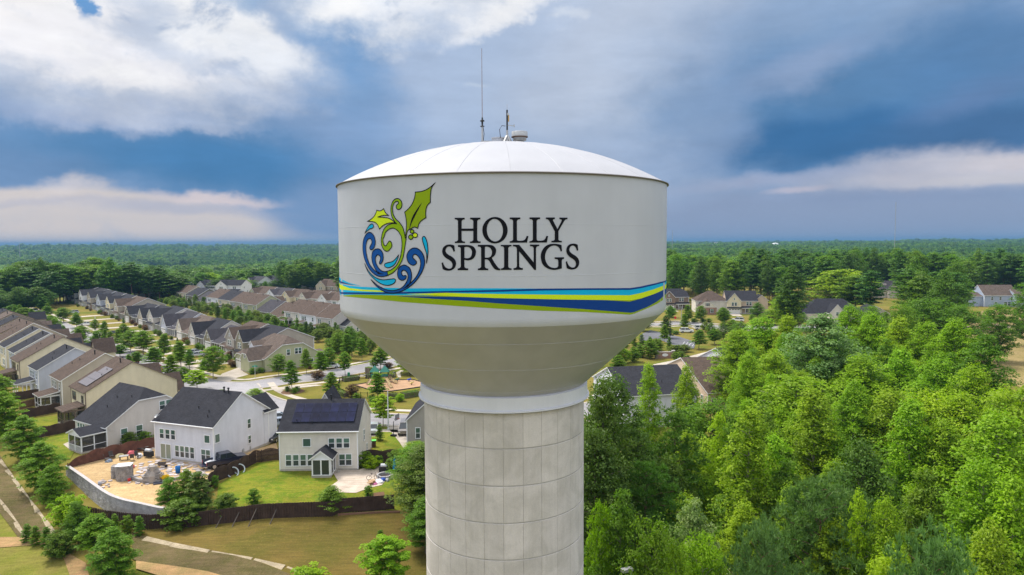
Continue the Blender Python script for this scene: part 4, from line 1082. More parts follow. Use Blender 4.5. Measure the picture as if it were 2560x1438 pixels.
def porch(root, x0, x1, y0, y1, h, roofc, screened=True, rise=.55, kind='shed', trim=None, gable_end=False, rail=False, base=.25):
    """porch standing out from a facade between y0 (outer, negative) and y1 (the wall)"""
    trim = trim or M_TRIM
    p = MB().box(x0, x1, y0, y1, -.6, base).build('porch_floor', M_FOUND, root)
    if kind == 'shed':
        top = MB().add([(x0-.25,y0-.3,h+.05),(x1+.25,y0-.3,h+.05),(x1+.25,y1,h+rise+.1),(x0-.25,y1,h+rise+.1)], [(0,1,2,3)])
        o = top.build('porch_roof', rmat(roofc), root)
        MB().add([(x0-.25,y0-.3,h+.045),(x1+.25,y0-.3,h+.045),(x1+.25,y1,h+rise+.095),(x0-.25,y1,h+rise+.095),(x0-.25,y0-.3,h-.13),(x1+.25,y0-.3,h-.13),(x1+.25,y1,h+rise-.1),(x0-.25,y1,h+rise-.1)],
                 [(1,0,4,5),(2,1,5,6),(0,3,7,4),(7,6,5,4)]).build('fascia', trim, o)
    else:
        R = Roof(x0, x1, y0, y1+.6, h, rise, 'y', .25, c1=0.); o = put_roof(root, R, roofc, trim, 'porch_roof')
        MB().poly([(x0, y0+.02, h), (x1, y0+.02, h), ((x0+x1)/2, y0+.02, h+rise)]).build('porch_gable', trim, root)
    n = max(1, round((x1-x0)/1.9)); m_ = max(1, round((y1-y0)/1.9))
    pts = [(x0+(x1-x0)*k/n, y0) for k in range(n+1)]+[(x, y0+(y1-y0)*k/m_) for x in (x0, x1) for k in range(1, m_)]
    pm = MB().box(-.075, .075, -.075, .075, base, h-.0).mesh('post', trim)
    for x, y in pts: link('post', pm, root, (x+(.075 if x <= x0 else -.075 if x >= x1 else 0), y+.075, 0))
    MB().box(x0, x1, y0+.01, y0+.14, h-.28, h-.02).box(x0+.01, x0+.14, y0+.14, y1, h-.28, h-.02).box(x1-.14, x1-.01, y0+.14, y1, h-.28, h-.02).build('beam', trim, root)
    if screened:
        s_ = MB()
        s_.poly([(x0+.05, y0+.075, base), (x1-.05, y0+.075, base), (x1-.05, y0+.075, h-.2), (x0+.05, y0+.075, h-.2)])
        for x in (x0+.075, x1-.075): s_.poly([(x, y0+.08, base), (x, y1, base), (x, y1, h-.2), (x, y0+.08, h-.2)])
        s_.build('screen', M_SCREEN, root)
        MB().box(x0, x1, y0+.02, y0+.12, 1.0, 1.08).box(x0+.02, x0+.12, y0+.12, y1, 1.0, 1.08).box(x1-.12, x1-.02, y0+.12, y1, 1.0, 1.08).build('rail', trim, root)
    if rail:
        r = MB()
        k = x0+.15
        while k < x1-.1: r.box(k-.02, k+.02, y0+.05, y0+.09, base, 1.0); k += .16
        k = y0+.2
        while k < y1-.1: r.box(x0+.05, x0+.09, k-.02, k+.02, base, 1.0); k += .16
        r.build('balusters', trim, root, kind='stuff')
def pipes(root, R, spots, big=()):
    for i, (x, y) in enumerate(spots):
        z = R.z(x, y); MB().tube([(x, y, z-.1), (x, y, z+.5)], .06, 6).build('vent_pipe', M_BLACKM, root)
    for x, y in big:
        z = R.z(x, y); MB().tube([(x, y, z-.1), (x, y, z+.75)], .11, 8).lathe([(.16, z+.7), (.16, z+.9), (0, z+.93)], 8, cx=x, cy=y).build('vent_pipe', M_BLACKM, root)
def gutter(root, w, ze, sl, trim, y=-.34, xs=None):
    pass
def corner_boards(root, w, d, ze, trim):
    for x, y in ((-w, 0), (0, 0), (0, d)):
        MB().box(x-.07, x+.07, y-.07, y+.07, .3, ze-.02).build('corner_board', trim, root)
def base_house(corner, ze, ang, w, d, wallc, roofc, rise, label, c0=0., c1=0., group=None, trim=None, ground=0., axis='x', found=True, name='house', xy=None):
    x, y = at(*corner, ze+ground) if xy is None else xy
    root = empty(name, (x, y, ground), R_(ang), label, 'house', group)
    R = Roof(-w, 0, 0, d, ze, rise, axis, c0=c0, c1=c1)
    wall_box(root, -w, 0, 0, d, R, wmat(wallc)); put_roof(root, R, roofc, trim)
    corner_boards(root, w, d, ze, trim or M_TRIM)
    root['w'] = w; root['d'] = d
    return root, R
def wing(root, x0, x1, y0, y1, ze, rise, axis, wallc, roofc, trim=None, c0=0., c1=0., m=None):
    R = Roof(x0, x1, y0, y1, ze, rise, axis, c0=c0, c1=c1)
    wall_box(root, x0, x1, y0, y1, R, m or wmat(wallc)); put_roof(root, R, roofc, trim); return R
def back_house(corner, ang, w, d, wallc, roofc, label, ze=5.7, rise=3.3, porchx=None, porch_scr=True, group=None, trim=None, c0=0., c1=0., front=True, seed=0, near=True, sidewin=True, ground=0.):
    """two-storey house seen from its garden side"""
    root, R = base_house(corner, ze, ang, w, d, wallc, roofc, rise, label, c0, c1, group, trim, ground)
    rd = random.Random(seed); tr = trim or M_TRIM
    up = ze-2.2
    n = rd.choice((2, 3, 3))
    if ze > 4.5:
        u0 = w*.16
        for k in range(n): window(root, 'N', u0+k*1.15, up, .8, 1.35, w, d, trim=tr)
        window(root, 'N', w*.80, up, .95 if rd.random() < .5 else .8, 1.25, w, d, trim=tr)
        window(root, 'R', d*.62, up+.1, .75, 1.2, w, d, trim=tr)
    for k in range(rd.choice((2, 3, 4))): window(root, 'N', w*.5+k*1.05, .85, .8, 1.5, w, d, trim=tr)
    if sidewin: window(root, 'R', d*.35, 1.1, .7, 1.2, w, d, trim=tr)
    if porchx: porch(root, *porchx, -3.2, 0, 2.75, roofc, porch_scr, trim=tr)
    pipes(root, R, [(-w*rd.uniform(.2, .8), d*.3), (-w*rd.uniform(.2, .8), d*.22)], [(-w*.4, d*.44)])
    if front:      # street-side wing with its gable to the road
        x0 = -w*rd.choice((.98, .55)); R2 = wing(root, x0, x0+w*.52, d-1., d+rd.uniform(2.5, 4.5), ze-.15 if ze < 4.5 or rd.random() < .4 else 3.2, rise*.62, 'y', wallc, roofc, trim)
    return root, R
def front_house(corner, ang, w, d, wallc, roofc, label, ze=5.6, rise=3.2, group=None, trim=None, c0=0., c1=0., seed=0, gab=None, ground=0., stone=None, side=True, garage_on='L', porch_on=True):
    """house seen from its street side: gabled wing, porch roof, garage door"""
    root, R = base_house(corner, ze, ang, w, d, wallc, roofc, rise, label, c0, c1, group, trim, ground)
    rd = random.Random(seed); tr = trim or M_TRIM
    gw = w*rd.uniform(.42, .52); gl = garage_on == 'L'
    gx0 = -w+.05 if gl else -gw-.05; gx1 = gx0+gw; out = rd.uniform(1.2, 2.4)
    two = ze > 4.5
    R2 = wing(root, gx0, gx1, -out, d*.45, ze-.02, min(rise*.85, gw*.62), 'y', gab or wallc, roofc, trim)
    xm = (gx0+gx1)/2
    if two:
        for k in (-.62, .62): window(root, 'N', 0, 0, .85, 1.4, w, d, trim=tr, shutters=False, at_xy=(xm+k, -out-.012, ze-2.1))
        window(root, 'N', 0, 0, .5, .7, w, d, 'one', trim=tr, at_xy=(xm, -out-.012, ze+.45))
        # skirt roof between the storeys
        MB().add([(gx0-.2,-out-.7,2.65),(gx1+.2,-out-.7,2.65),(gx1+.2,-out+.02,3.05),(gx0-.2,-out+.02,3.05),(gx0-.2,-out-.7,2.5),(gx1+.2,-out-.7,2.5)], [(0,1,2,3),(1,0,4,5)]).build('skirt_roof', rmat(roofc), root)
    else: window(root, 'N', 0, 0, .7, .9, w, d, trim=tr, at_xy=(xm, -out-.012, ze+.3))
    if stone: MB().box(gx0-.03, gx1+.03, -out-.04, -out+.3, 0, 2.4).build('stone_facing', stone, root)
    garage(root, xm, -out-.05, 0, min(4.7, gw-.8))
    px0, px1 = (gx1+.15, -.15) if gl else (-w+.15, gx0-.15)
    if porch_on and px1-px0 > 1.6: porch(root, px0, px1, -1.7, 0, 2.6, roofc, False, .6, trim=tr)
    dm = MB().box(-.5, .5, -.06, 0, .25, 2.3).build('front_door', M_DOOR, root); dm.location = ((px0+px1)/2+.6, -.012, 0)
    MB().box(.36, .44, -.1, -.06, 1.2, 1.35).build('handle', M_GALV, dm)
    window(root, 'N', 0, 0, .85, 1.45, w, d, trim=tr, at_xy=((px0+px1)/2-.9, -.012, .8))
    if two:
        for k in (-.6, .6): window(root, 'N', 0, 0, .85, 1.4, w, d, trim=tr, at_xy=((px0+px1)/2+k, -.012, ze-2.05))
    if side:
        if two: window(root, 'R', d*.3, ze-2.0, .7, 1.1, w, d, trim=tr)
        window(root, 'R', d*.6, 1.0, .7, 1.2, w, d, trim=tr)
    pipes(root, R, [(-w*rd.uniform(.2, .8), d*.75)], [])
    return root, R

# ------------------------------------------------------------------ the houses in view
# -- row backing onto the ditch, from the tower outwards
A1, RA1 = base_house((893, 1075), 5.75, 1.5, 10.7, 9.8, 'cream', 'charcoal', 3.2, 'cream house with dark solar panels on its charcoal roof')
w, d = 10.7, 9.8
window(A1, 'N', 3.75, 3.55, 1.0, 1.05, w, d, 'one'); 
for u in (7.15, 8.2, 9.2): window(A1, 'N', u, 3.3, .75, 1.3, w, d)
for u in (1.2, 2.2, 3.2, 4.2): window(A1, 'N', u, .85, .72, 1.5, w, d)
for u in (8.55, 9.45): window(A1, 'N', u, .85, .75, 1.5, w, d)
window(A1, 'R', 4.6, 3.0, .6, 1.5, w, d); window(A1, 'R', 6.6, .9, .5, 1.0, w, d)
MB().box(-.02, .06, .02, .10, .2, 5.6).build('downspout', M_TRIM, A1); MB().box(-w-.06, -w+.02, .02-.1, .1, .2, 5.6).build('downspout', M_TRIM, A1)
MB().tube([(-w-.3, -.40, 5.62), (.3, -.40, 5.62)], .075, 6).build('gutter', M_TRIM, A1)
pipes(A1, RA1, [(-8.6, 1.2), (-6.4, .9)], [(-4.6, 4.7)])
# gabled sun room
R = wing(A1, -5.6, -3.05, -2.9, .2, 2.75, .95, 'y', 'white', 'charcoal', c0=0)
for x in (-4.9, -3.75): window(A1, 'N', 0, 0, .98, 2.0, w, d, 'dark', at_xy=(x, -2.915, .5))
for y in (-2.3, -1.1): window(A1, 'R', 0, 0, .9, 2.0, w, d, 'dark', at_xy=(-3.035, y, .5))
MB().box(-3.05, -2.3, -1.2, -.2, 0, .2).box(-3.05, -2.65, -1.2, -.2, .2, .4).build('step', M_FOUND, A1)
# street-side cross gable
wing(A1, -8.0, -3.6, 6.0, 11.3, 5.6, 4.0, 'y', 'cream', 'charcoal')
# solar panels: two rows of seven on the garden slope
sl = math.atan(RA1.sl); pw, ph = 1.22, 1.75
pm_ = MB().box(-pw/2+.02, pw/2-.02, -ph/2+.02, ph/2-.02, 0, .045).mesh('solar_panel', M_SOLARF)
cm_ = MB()
cm_.poly([(-pw/2+.045, -ph/2+.045, .049), (pw/2-.045, -ph/2+.045, .049), (pw/2-.045, ph/2-.045, .049), (-pw/2+.045, ph/2-.045, .049)])
cm_ = cm_.mesh('cells', M_SOLAR)
for r in range(2):
    for k in range(7):
        x = -w+2.0+k*pw*1.02; y = 1.75+r*(ph*math.cos(sl)+.04); 
        o = link('solar_panel', pm_, A1, (x, y, RA1.z(x, y)+.26)); o.rotation_euler = (sl, 0, 0); link('cells', cm_, o)

A2, RA2 = base_house((533, 1066.5), 5.75, -20, 10.9, 11.4, 'greywhite', 'charcoal', 3.7, 'pale grey house with charcoal roof above the torn-up sandy garden')
w, d = 10.9, 11.4
for u in (1.35, 2.45, 3.5): window(A2, 'N', u, 3.2, .75, 1.35, w, d)
window(A2, 'N', 9.75, 3.3, .9, 1.05, w, d, 'one'); window(A2, 'N', 2.0, .25, 1.9, 2.1, w, d, 'slider')
for u in (4.15, 5.1, 6.0, 6.95): window(A2, 'N', u, .75, .7, 1.6, w, d)
for u in (9.0, 9.85): window(A2, 'N', u, .75, .75, 1.5, w, d)
window(A2, 'R', .65, 3.3, .85, 1.15, w, d, 'one'); window(A2, 'R', 7.1, 3.7, .65, 1.35, w, d); window(A2, 'R', 7.1, 1.4, .55, 1.1, w, d)
MB().box(-.02, .07, .02, .10, .2, 5.6).build('downspout', M_TRIM, A2); MB().tube([(-w-.3, -.40, 5.60), (.3, -.40, 5.60)], .075, 6).build('gutter', M_TRIM, A2)
pipes(A2, RA2, [(-4.9, 2.4), (-2.6, 2.0), (-2.1, 1.2)], [(-2.9, 5.4), (-2.0, 5.3)])
wing(A2, -4.4, .05, 10.4, 13.4, 5.5, 2.1, 'y', 'greywhite', 'charcoal'); wing(A2, -10.6, -5, 10.4, 14.5, 3.1, 2.0, 'y', 'greywhite', 'charcoal')
b = MB().lathe([(.0, 0), (.25, .03), (.38, .12)], 14).tube([(0, 0, 0), (0, .25, -.25)], .03, 6).build('satellite_dish', M_GALV, A2); b.location = (-10.5, .1, 6.4); b.rotation_euler = (1.0, 0, -.4)

A3, RA3 = base_house((266, 1068), 3.35, -33, 9.6, 14.5, 'beige', 'charcoal', 4.6, 'low beige house with long charcoal roof and white screened porch', c1=.30)
w, d = 9.6, 14.5
for u in (.9, 1.75, 2.6): window(A3, 'N', u, 1.5, .6, 1.3, w, d)
for u in (2.6, 5.0): window(A3, 'R', u, .8, .95, 1.7, w, d)
for u in (8.9, 10.0): window(A3, 'R', u, 4.3, .85, 1.35, w, d)
window(A3, 'R', 12.4, 3.0, .8, 1.3, w, d)
porch(A3, -4.2, -.25, -3.6, 0, 2.75, 'charcoal', True, .8, 'gable', rail=True)
pipes(A3, RA3, [(-5.6, 4.6), (-2.2, 5.2), (-5.2, 2.8)], [])
wing(A3, -2.2, 5.0, 9.5, 14.3, 3.3, 2.0, 'x', 'beige', 'charcoal', c1=.4)

A4, RA4 = back_house((213, 981), -43, 8.6, 15.5, 'yellow', 'brown', 'pale yellow house with a grey solar array on brown roof', 5.7, 4.4, (-4.8, -.6), True, trim=M_TRIMD, seed=4)
sl4 = math.atan(RA4.sl)
spm = MB().box(-.5, .5, -.82, .82, 0, .05).mesh('solar_panel', M_SOLARG)
for r in range(3):
    for k in range(5):
        if r == 2 and k < 1: continue
        x = -6.6+k*1.02+(r == 2)*.0; y = 1.5+r*1.68*math.cos(sl4)
        o = link('solar_panel', spm, A4, (x, y, RA4.z(x, y)+.22)); o.rotation_euler = (sl4, 0, 0)
A5, _ = back_house((154, 951), -44, 8.2, 15, 'tan', 'brown', 'greige house with brown roof beside the pale yellow solar house', 5.7, 4.3, (-6.4, -1.8), True, seed=5)
A6, _ = back_house((95, 925), -44, 7.8, 13.5, 'bluegrey', 'charcoal', 'blue-white house with charcoal roof and open white back porch', 5.7, 3.8, (-7.2, -3.0), False, seed=6)
A7, _ = back_house((48, 904), -44, 8, 17, 'yellow', 'brown', 'cream house with broad brown roof, sunlit gable under two charcoal roofs', 5.7, 4.6, (-7.4, -3.2), True, trim=M_TRIMD, seed=7)
A8, _ = back_house((37, 882), -45, 7.6, 14.5, 'bluegrey', 'charcoal', 'charcoal-roofed house squeezed between two broad brown roofs', 5.7, 3.9, None, seed=8)
A9, _ = back_house((13.5, 868), -45, 8, 14.5, 'yellow', 'charcoal', 'cream gabled house with charcoal roof at the left edge of the photo', 5.7, 4.0, None, seed=9)
A10, _ = back_house((1, 854), -45, 9, 15, 'tan', 'brown', 'brown-roofed house half cut off by the left edge', 5.7, 4.3, None, seed=10)
for i, (roofc, lab) in enumerate((('brown', 'brown roof near the left edge, second beyond the cut-off house'), ('charcoal', 'charcoal roof near the left edge, third beyond the cut-off house'), ('tanroof', 'taupe roof near the left edge, fourth beyond the cut-off house'), ('charcoal', 'farthest charcoal roof of the left-edge row, by the street end'))):
    back_house(None if 0 else (1, 854), -45, 9, 15, 'tan', roofc, lab, 5.7, 3.6, None, trim=M_TRIMD, seed=20+i)[0].location = Vector((A10.location.x-10.2*(i+1), A10.location.y+11.4*(i+1), 0))

# -- street-front row across the road, from the corner by the park outwards
cx, cy = at(662, 929)
B1, RB1 = base_house(None, 3.4, -14, 0, 0, 'green', 'tanroof', 0, '') if False else (None, None)
gL, gR = at(662, 897, 3.3), at(798, 880, 3.3)      # the long green gable wall
gw_ = math.dist(gL, gR); ga_ = math.degrees(math.atan2(gR[1]-gL[1], gR[0]-gL[0]))
B1 = empty('house', (gR[0], gR[1], 0), R_(ga_), 'sage green corner house with clipped gable and stone porch by the street sign', 'house')
w, d = gw_, 12.5
RB1 = Roof(-w, 0, 0, d, 3.3, 4.6, 'y', c0=.36, c1=.3)
wall_box(B1, -w, 0, 0, d, RB1, wmat('green')); put_roof(B1, RB1, 'tanroof')
window(B1, 'N', w*.42, 3.5, .85, 1.4, w, d); window(B1, 'N', w*.57, 3.6, .85, 1.4, w, d); window(B1, 'N', w*.63, 3.6, .85, 1.4, w, d); window(B1, 'N', w*.84, 1.0, 1.2, .9, w, d, 'one')
R = wing(B1, -w-3.4, -w+5, 1.2, 6.3, 3.2, 2.6, 'x', 'green', 'tanroof', c0=.45)
window(B1, 'L', 0, 0, .7, 1.0, w, d, at_xy=(-w-3.42, 3.7, 3.5))
MB().box(-w-3.3, -w-2.9, 1.4, 1.8, 0, 3.0, 0).box(-w-3.3, -w-2.9, 5.7, 6.1, 0, 3.0).build('porch_pier', M_STONE, B1)
wing(B1, -w-2.4, -w+4, 6.6, 12, 2.9, 1.9, 'x', 'green', 'tanroof', c0=.5)
o = garage(B1, 0, 0, 0, 4.2); o.location = (-w-2.45, 9.3, .05); o.rotation_euler = (0, 0, -math.pi/2)
porch(B1, -.2, 2.8, 1.2, 5.2, 2.6, 'tanroof', True, .6)
# dormer in white
wing(B1, -w+1.0, -w+4.5, 8.8, 11.4, 5.6, .9, 'x', 'white', 'tanroof')

def rowB(px, py, ang, w, d, wallc, roofc, label, **kw): return front_house((px, py), ang, w, d, wallc, roofc, label, **kw)
B = [((651, 857), 'tan', 'charcoal', 'olive grey two-storey house with charcoal gables next to the corner house', 9.6, 15, dict(seed=1, garage_on='L', gab='olive', stone=None)),
     ((610, 845), 'taupe', 'brown', 'grey-beige house with brown roof and triple white-framed windows', 9.4, 14.5, dict(seed=2, garage_on='R')),
     ((585, 835), 'olive', 'slate', 'low stone-trimmed house with small dark twin gables', 9, 12.5, dict(seed=16, ze=3.2, rise=3.2, stone=M_STONE, garage_on='L')),
     ((560, 826), 'beige', 'charcoal', 'beige one-storey house with steep charcoal front gable', 9.2, 14, dict(seed=3, ze=3.4, rise=4.0)),
     ((520, 812), 'cream', 'tanroof', 'cream low house with tan roof behind the beige gabled one', 9.2, 14, dict(seed=4, ze=3.3, rise=3.9, c1=.35)),
     ((482, 794), 'bluegrey', 'slate', 'blue-white house with slate roof and broad pale gable in street row', 9.2, 14, dict(seed=5, ze=3.4, rise=4.2)),
     ((436, 783), 'beige', 'charcoal', 'beige house with charcoal roof facing the parked black car', 9.2, 14, dict(seed=6, ze=5.0)),
     ((394, 771), 'tan', 'charcoal', 'taupe house with charcoal roof, eighth from the corner house', 9, 14, dict(seed=7, ze=3.4, rise=3.9, stone=M_STONE)),
     ((375, 768), 'darkolive', 'charcoal', 'low stone-fronted house with dark gables left of the taupe one', 9, 13, dict(seed=17, ze=3.4, rise=3.6, stone=M_STONE)),
     ((352, 763), 'tan', 'brown', 'beige house with brown roof and white gables opposite the white sedan', 9, 14, dict(seed=8)),
     ((322, 754), 'yellow', 'charcoal', 'yellow-trimmed gabled house with charcoal roof, eleventh from the corner house', 8.8, 14, dict(seed=9)),
     ((295, 746), 'bluegrey', 'charcoal', 'pale blue gabled house with charcoal roof, twelfth from the corner house', 8.8, 14, dict(seed=10)),
     ((266, 740), 'tan', 'charcoal', 'brick-fronted tan house with charcoal roof, thirteenth from the corner house', 8.8, 14, dict(seed=11, stone=M_BRICK)),
     ((240, 735), 'white', 'charcoal', 'white house with long white side wall near the street end', 8.8, 15, dict(seed=12)),
     ((208, 732), 'grey', 'charcoal', 'grey house with charcoal roof, second from the far street end', 8.8, 14, dict(seed=13)),
     ((182, 729), 'white', 'charcoal', 'white house with charcoal roof, last of the row by the street end', 8.8, 14, dict(seed=14))]
def along(p0, p1, n, s0, s1):
    """n points on a line with spacing growing from s0 to s1 (relative)"""
    sp = [s0+(s1-s0)*k/max(1, n-2) for k in range(n-1)]; L_ = math.dist(p0, p1); f = L_/sum(sp); t = 0; out = []
    for k in range(n):
        out.append((p0[0]+(p1[0]-p0[0])*t/L_, p0[1]+(p1[1]-p0[1])*t/L_, (sp[min(k, n-2)])*f)); t += sp[k]*f if k < n-1 else 0
    return out
for (wx_, wy_, spc), (_, wc, rc, lab, w, d, kw) in zip(along((-66, 177.6), (-240, 374), len(B), 12.4, 21), B):
    o, _ = front_house((651, 857), -47, spc*.83, d, wc, rc, lab, **kw); o.location = (wx_, wy_, 0)

# -- second row seen from its gardens
Crow = [((865, 815), 3.3, 'beige', 'charcoal', 'low beige house with charcoal roof and white porch hard by the tank', 9.5, 13, 4.0, 31, (-9.0, -5.5)),
        ((832, 797), 5.7, 'beige', 'brown', 'grey-beige house with brown roof, first of the garden-side row by the tank', 9.4, 13, 4.0, 32, (-9.2, -5.6)),
        ((783, 789), 5.7, 'white', 'brown', 'white house with brown roof, second of the garden-side row', 9.2, 13, 4.0, 33, (-9.5, -7)),
        ((720, 783), 5.7, 'cream', 'brown', 'cream house with brown roof and dark porch awning, third of the garden-side row', 9, 13, 4.0, 34, (-9, -6)),
        ((676, 791), 3.3, 'tan', 'brown', 'low brown-roofed house in a dip of the garden-side row', 9, 14, 4.2, 35, (-5, -1)),
        ((641, 788), 3.6, 'olive', 'slate', 'olive house with slate roof and conifers before it', 9, 13.5, 4.2, 36, None),
        ((606, 766), 5.7, 'green', 'brown', 'yellow-green gabled house with brown roof in the garden-side row', 8.8, 13, 3.8, 37, None),
        ((584, 754), 5.7, 'tan', 'brown', 'taupe house with brown roof left of the yellow-green gable', 8.8, 13, 3.8, 38, None),
        ((563, 744), 5.7, 'yellow', 'charcoal', 'cream house with charcoal roof and satellite dish in the garden-side row', 8.6, 13, 3.8, 39, (-8, -4)),
        ((541, 740), 5.7, 'white', 'brown', 'white house with brown roof and tall glazed porch', 8.6, 13, 3.6, 40, (-8, -4)),
        ((515, 750), 3.2, 'bluegrey', 'slate', 'low pale house with slate roof and white pergola', 9, 13, 3.9, 41, (-8, -3)),
        ((486, 738), 4.6, 'darkolive', 'charcoal', 'dark green house with charcoal roof in the garden-side row', 9, 13, 3.6, 42, None),
        ((466, 733), 5.4, 'yellow', 'brown', 'cream house with brown roof left of the dark green one', 8.6, 12, 3.4, 43, (-7, -3)),
        ((444, 731), 4.8, 'taupe', 'charcoal', 'taupe house with charcoal roof, last but one on the garden side', 8.6, 12, 3.4, 44, None),
        ((420, 737), 3.0, 'white', 'tanroof', 'white shed-like house with flat tan roof ending the garden-side row', 15, 9, 1.8, 45, None),
        ((352, 735), 3.0, 'white', 'slate', 'white house with low grey gables behind the street row', 16, 10, 2.4, 46, None)]
CP = [(-56.8, 231.9, 9.5)]+along((-61.5, 232.8), (-186, 378), 13, 13.2, 18.4)+[(-194.2, 384.4, 18), (-213.5, 391.7, 19)]
for (wx_, wy_, spc), (_, ze, wc, rc, lab, w, d, rise, sd, pch) in zip(CP, Crow):
    o, _ = back_house((832, 797), -44, spc*.83 if w < 12 else w, d, wc, rc, lab, ze, rise, pch, True, seed=sd); o.location = (wx_, wy_, 0)

# -- third row, facing us beyond the next street
Drow = [((668, 735), 'green', 'brown', 'brown-roofed house with green gables, first of the third row', 9, 12, dict(seed=51)),
        ((704, 738), 'white', 'slate', 'white-gabled house with slate roof, second of the third row', 9, 12, dict(seed=52)),
        ((745, 740), 'yellow', 'brown', 'cream house with brown hipped roof, third of the third row', 9, 12, dict(seed=53, c1=.4)),
        ((768, 752), 'tan', 'brown', 'low tan house with brown roof before the cream gabled house', 9, 11, dict(seed=54, ze=3.2, rise=3)),
        ((800, 742), 'cream', 'brown', 'cream gabled house with brown roof and white corner boards near the tank', 9.5, 13, dict(seed=55)),
        ((850, 752), 'white', 'brown', 'white house with brown roof cut by the tank edge', 10, 13, dict(seed=56)),
        ((842, 762), 'grey', 'charcoal', 'grey house with charcoal porch roof behind the tank edge', 9, 11, dict(seed=57, ze=3.2, rise=3))]
d0, d1 = at(846, 752, 5.6), at(668, 735, 5.6)
order = [5, 4, 2, 1, 0]
for (wx_, wy_, spc), i in zip(along(d0, d1, 5, 15, 17), order):
    _, wc, rc, lab, w, d, kw = Drow[i]; o, _ = front_house((668, 735), -38, spc*.84, d, wc, rc, lab, **kw); o.location = (wx_, wy_, 0)
for i in (3, 6):
    (px, py), wc, rc, lab, w, d, kw = Drow[i]; front_house((px, py), -38, w, d, wc, rc, lab, **kw)

# -- far row along the wood
Erow = [((446, 712), 'navy', 'tanroof', 'navy-gabled house with taupe roof at the wood edge', 12, 11, dict(seed=61), -25),
        ((500, 706), 'white', 'slate', 'white gabled house with slate roof at the wood edge', 12, 12, dict(seed=62), -25),
        ((538, 714), 'bluegrey', 'black', 'blue-grey house with black roof and small blue gable', 14, 11, dict(seed=63, ze=4.6), -20),
        ((575, 703), 'grey', 'slate', 'grey house with white gable peeping over the far row', 12, 12, dict(seed=64), -20),
        ((602, 714), 'white', 'black', 'large white house with black roof and twin white gables', 16, 13, dict(seed=65), -8),
        ((648, 704), 'white', 'slate', 'white steep-gabled house right of the twin-gabled one', 10, 12, dict(seed=66), -25),
        ((694, 702), 'blue', 'charcoal', 'blue-fronted house with charcoal cross gables in the far row', 12, 12, dict(seed=67), -25),
        ((790, 702), 'white', 'charcoal', 'lone white house with charcoal roof under the two tall trees', 11, 15, dict(seed=68), -25),
        ((842, 716), 'tan', 'brown', 'brown-roofed house with solar panel left of the tank', 15, 13, dict(seed=69, rise=3.8), -25)]
for (px, py), wc, rc, lab, w, d, kw, an in Erow: front_house((px, py), an, w, d, wc, rc, lab, **kw)

# -- right of the tower
front_house((1722, 742), 5, 13, 11, 'brown', 'charcoal', 'dark brown house half hidden by the tank', seed=71, ze=5.8, rise=3.4, c1=.35, garage_on='L')
r2, RR2 = base_house((1822, 752), 5.6, -6, 14, 12, 'cream', 'brown', 3.8, 'cream house with brick base and brown hipped roof across the road', c0=1., c1=1.)
w, d = 14, 12
Rw = wing(r2, -13.6, -6.2, -5.5, 3, 3.3, 3.3, 'y', 'cream', 'brown', c0=.32)
MB().box(-13.66, -6.14, -5.56, -5.2, 0, 3.1).build('brick_facing', M_BRICK, r2)
for x in (-11.7, -8.2): window(r2, 'N', 0, 0, 1.1, 1.5, w, d, shutters=True, at_xy=(x, -5.58, .9))
window(r2, 'N', 0, 0, .9, 1.2, w, d, shutters=True, at_xy=(-9.9, -5.512, 3.7)); window(r2, 'N', 0, 0, 1.2, 1.3, w, d, at_xy=(-12.2, -.012, 3.6))
window(r2, 'R', 3, 3.2, .7, 1.2, w, d); window(r2, 'R', 0, 0, .6, 1.5, w, d, at_xy=(-6.19, -3.4, .8))
r3, RR3 = front_house((1894, 752), -8, 13, 11.5, 'peach', 'charcoal', 'peach-yellow house with charcoal roof and white car on its drive', seed=73, ze=5.7, rise=3.9, garage_on='L', gab='yellow')
wing(r3, -.2, 5.2, 4, 11, 5.6, 2.2, 'y', 'peach', 'charcoal')
# nearer group among the trees
def house_left(near, far_, ze, w, wallc, roofc, rise, label):
    """house whose left gable wall and near slope show: eave corners of that gable given in the picture"""
    n, f = at(*near, ze), at(*far_, ze); d = math.dist(n, f); th = math.atan2(-(f[0]-n[0]), f[1]-n[1])
    h, R = base_house(None, ze, math.degrees(th), w, d, wallc, roofc, rise, label, xy=(n[0]+w*math.cos(th), n[1]+w*math.sin(th)))
    return h, R, w, d
R4, RR4, w, d = house_left((1562, 990), (1484, 942), 5.7, 13, 'greywhite', 'charcoal', 3.3, 'pale grey house with charcoal roof peeping through trees by the shaft')
for u in (w-1.2, w-3.4): window(R4, 'N', u, 3.4, .85, 1.4, w, d, 'one'); window(R4, 'N', u, .6, .9, 1.8, w, d)
window(R4, 'L', d*.5, 3.4, .8, 1.3, w, d); pipes(R4, RR4, [(-8, 2.4), (-5, 3.2)])
R5, RR5, w, d = house_left((1770, 982), (1648, 920), 3.4, 11, 'peach', 'brown', 4.4, 'peach-tan house with brown roof between trees below the sign wall')
for u in (d*.62, d*.53): window(R5, 'L', u, 3.3, .85, 1.5, w, d)
window(R5, 'N', 1.2, .9, .8, 1.4, w, d); window(R5, 'L', d*.9, .9, .9, 1.5, w, d); pipes(R5, RR5, [(-7, 2.6), (-4, 3.4)])
R6, RR6, w, d = house_left((1850, 932), (1738, 896), 5.6, 11, 'white', 'charcoal', 3.6, 'white house with charcoal roof half covered by yellow-green trees')
for u in (d*.50, d*.43): window(R6, 'L', u, 3.0, .85, 1.4, w, d)
for u in (d*.62, d*.3): window(R6, 'L', u, .8, .85, 1.4, w, d)
r7, _ = base_house((2170, 785), 3.4, -8, 24, 14, 'cream', 'charcoal', 5.2, 'wide charcoal hipped roof rising behind the yellow-green canopy', c0=1., c1=1.)
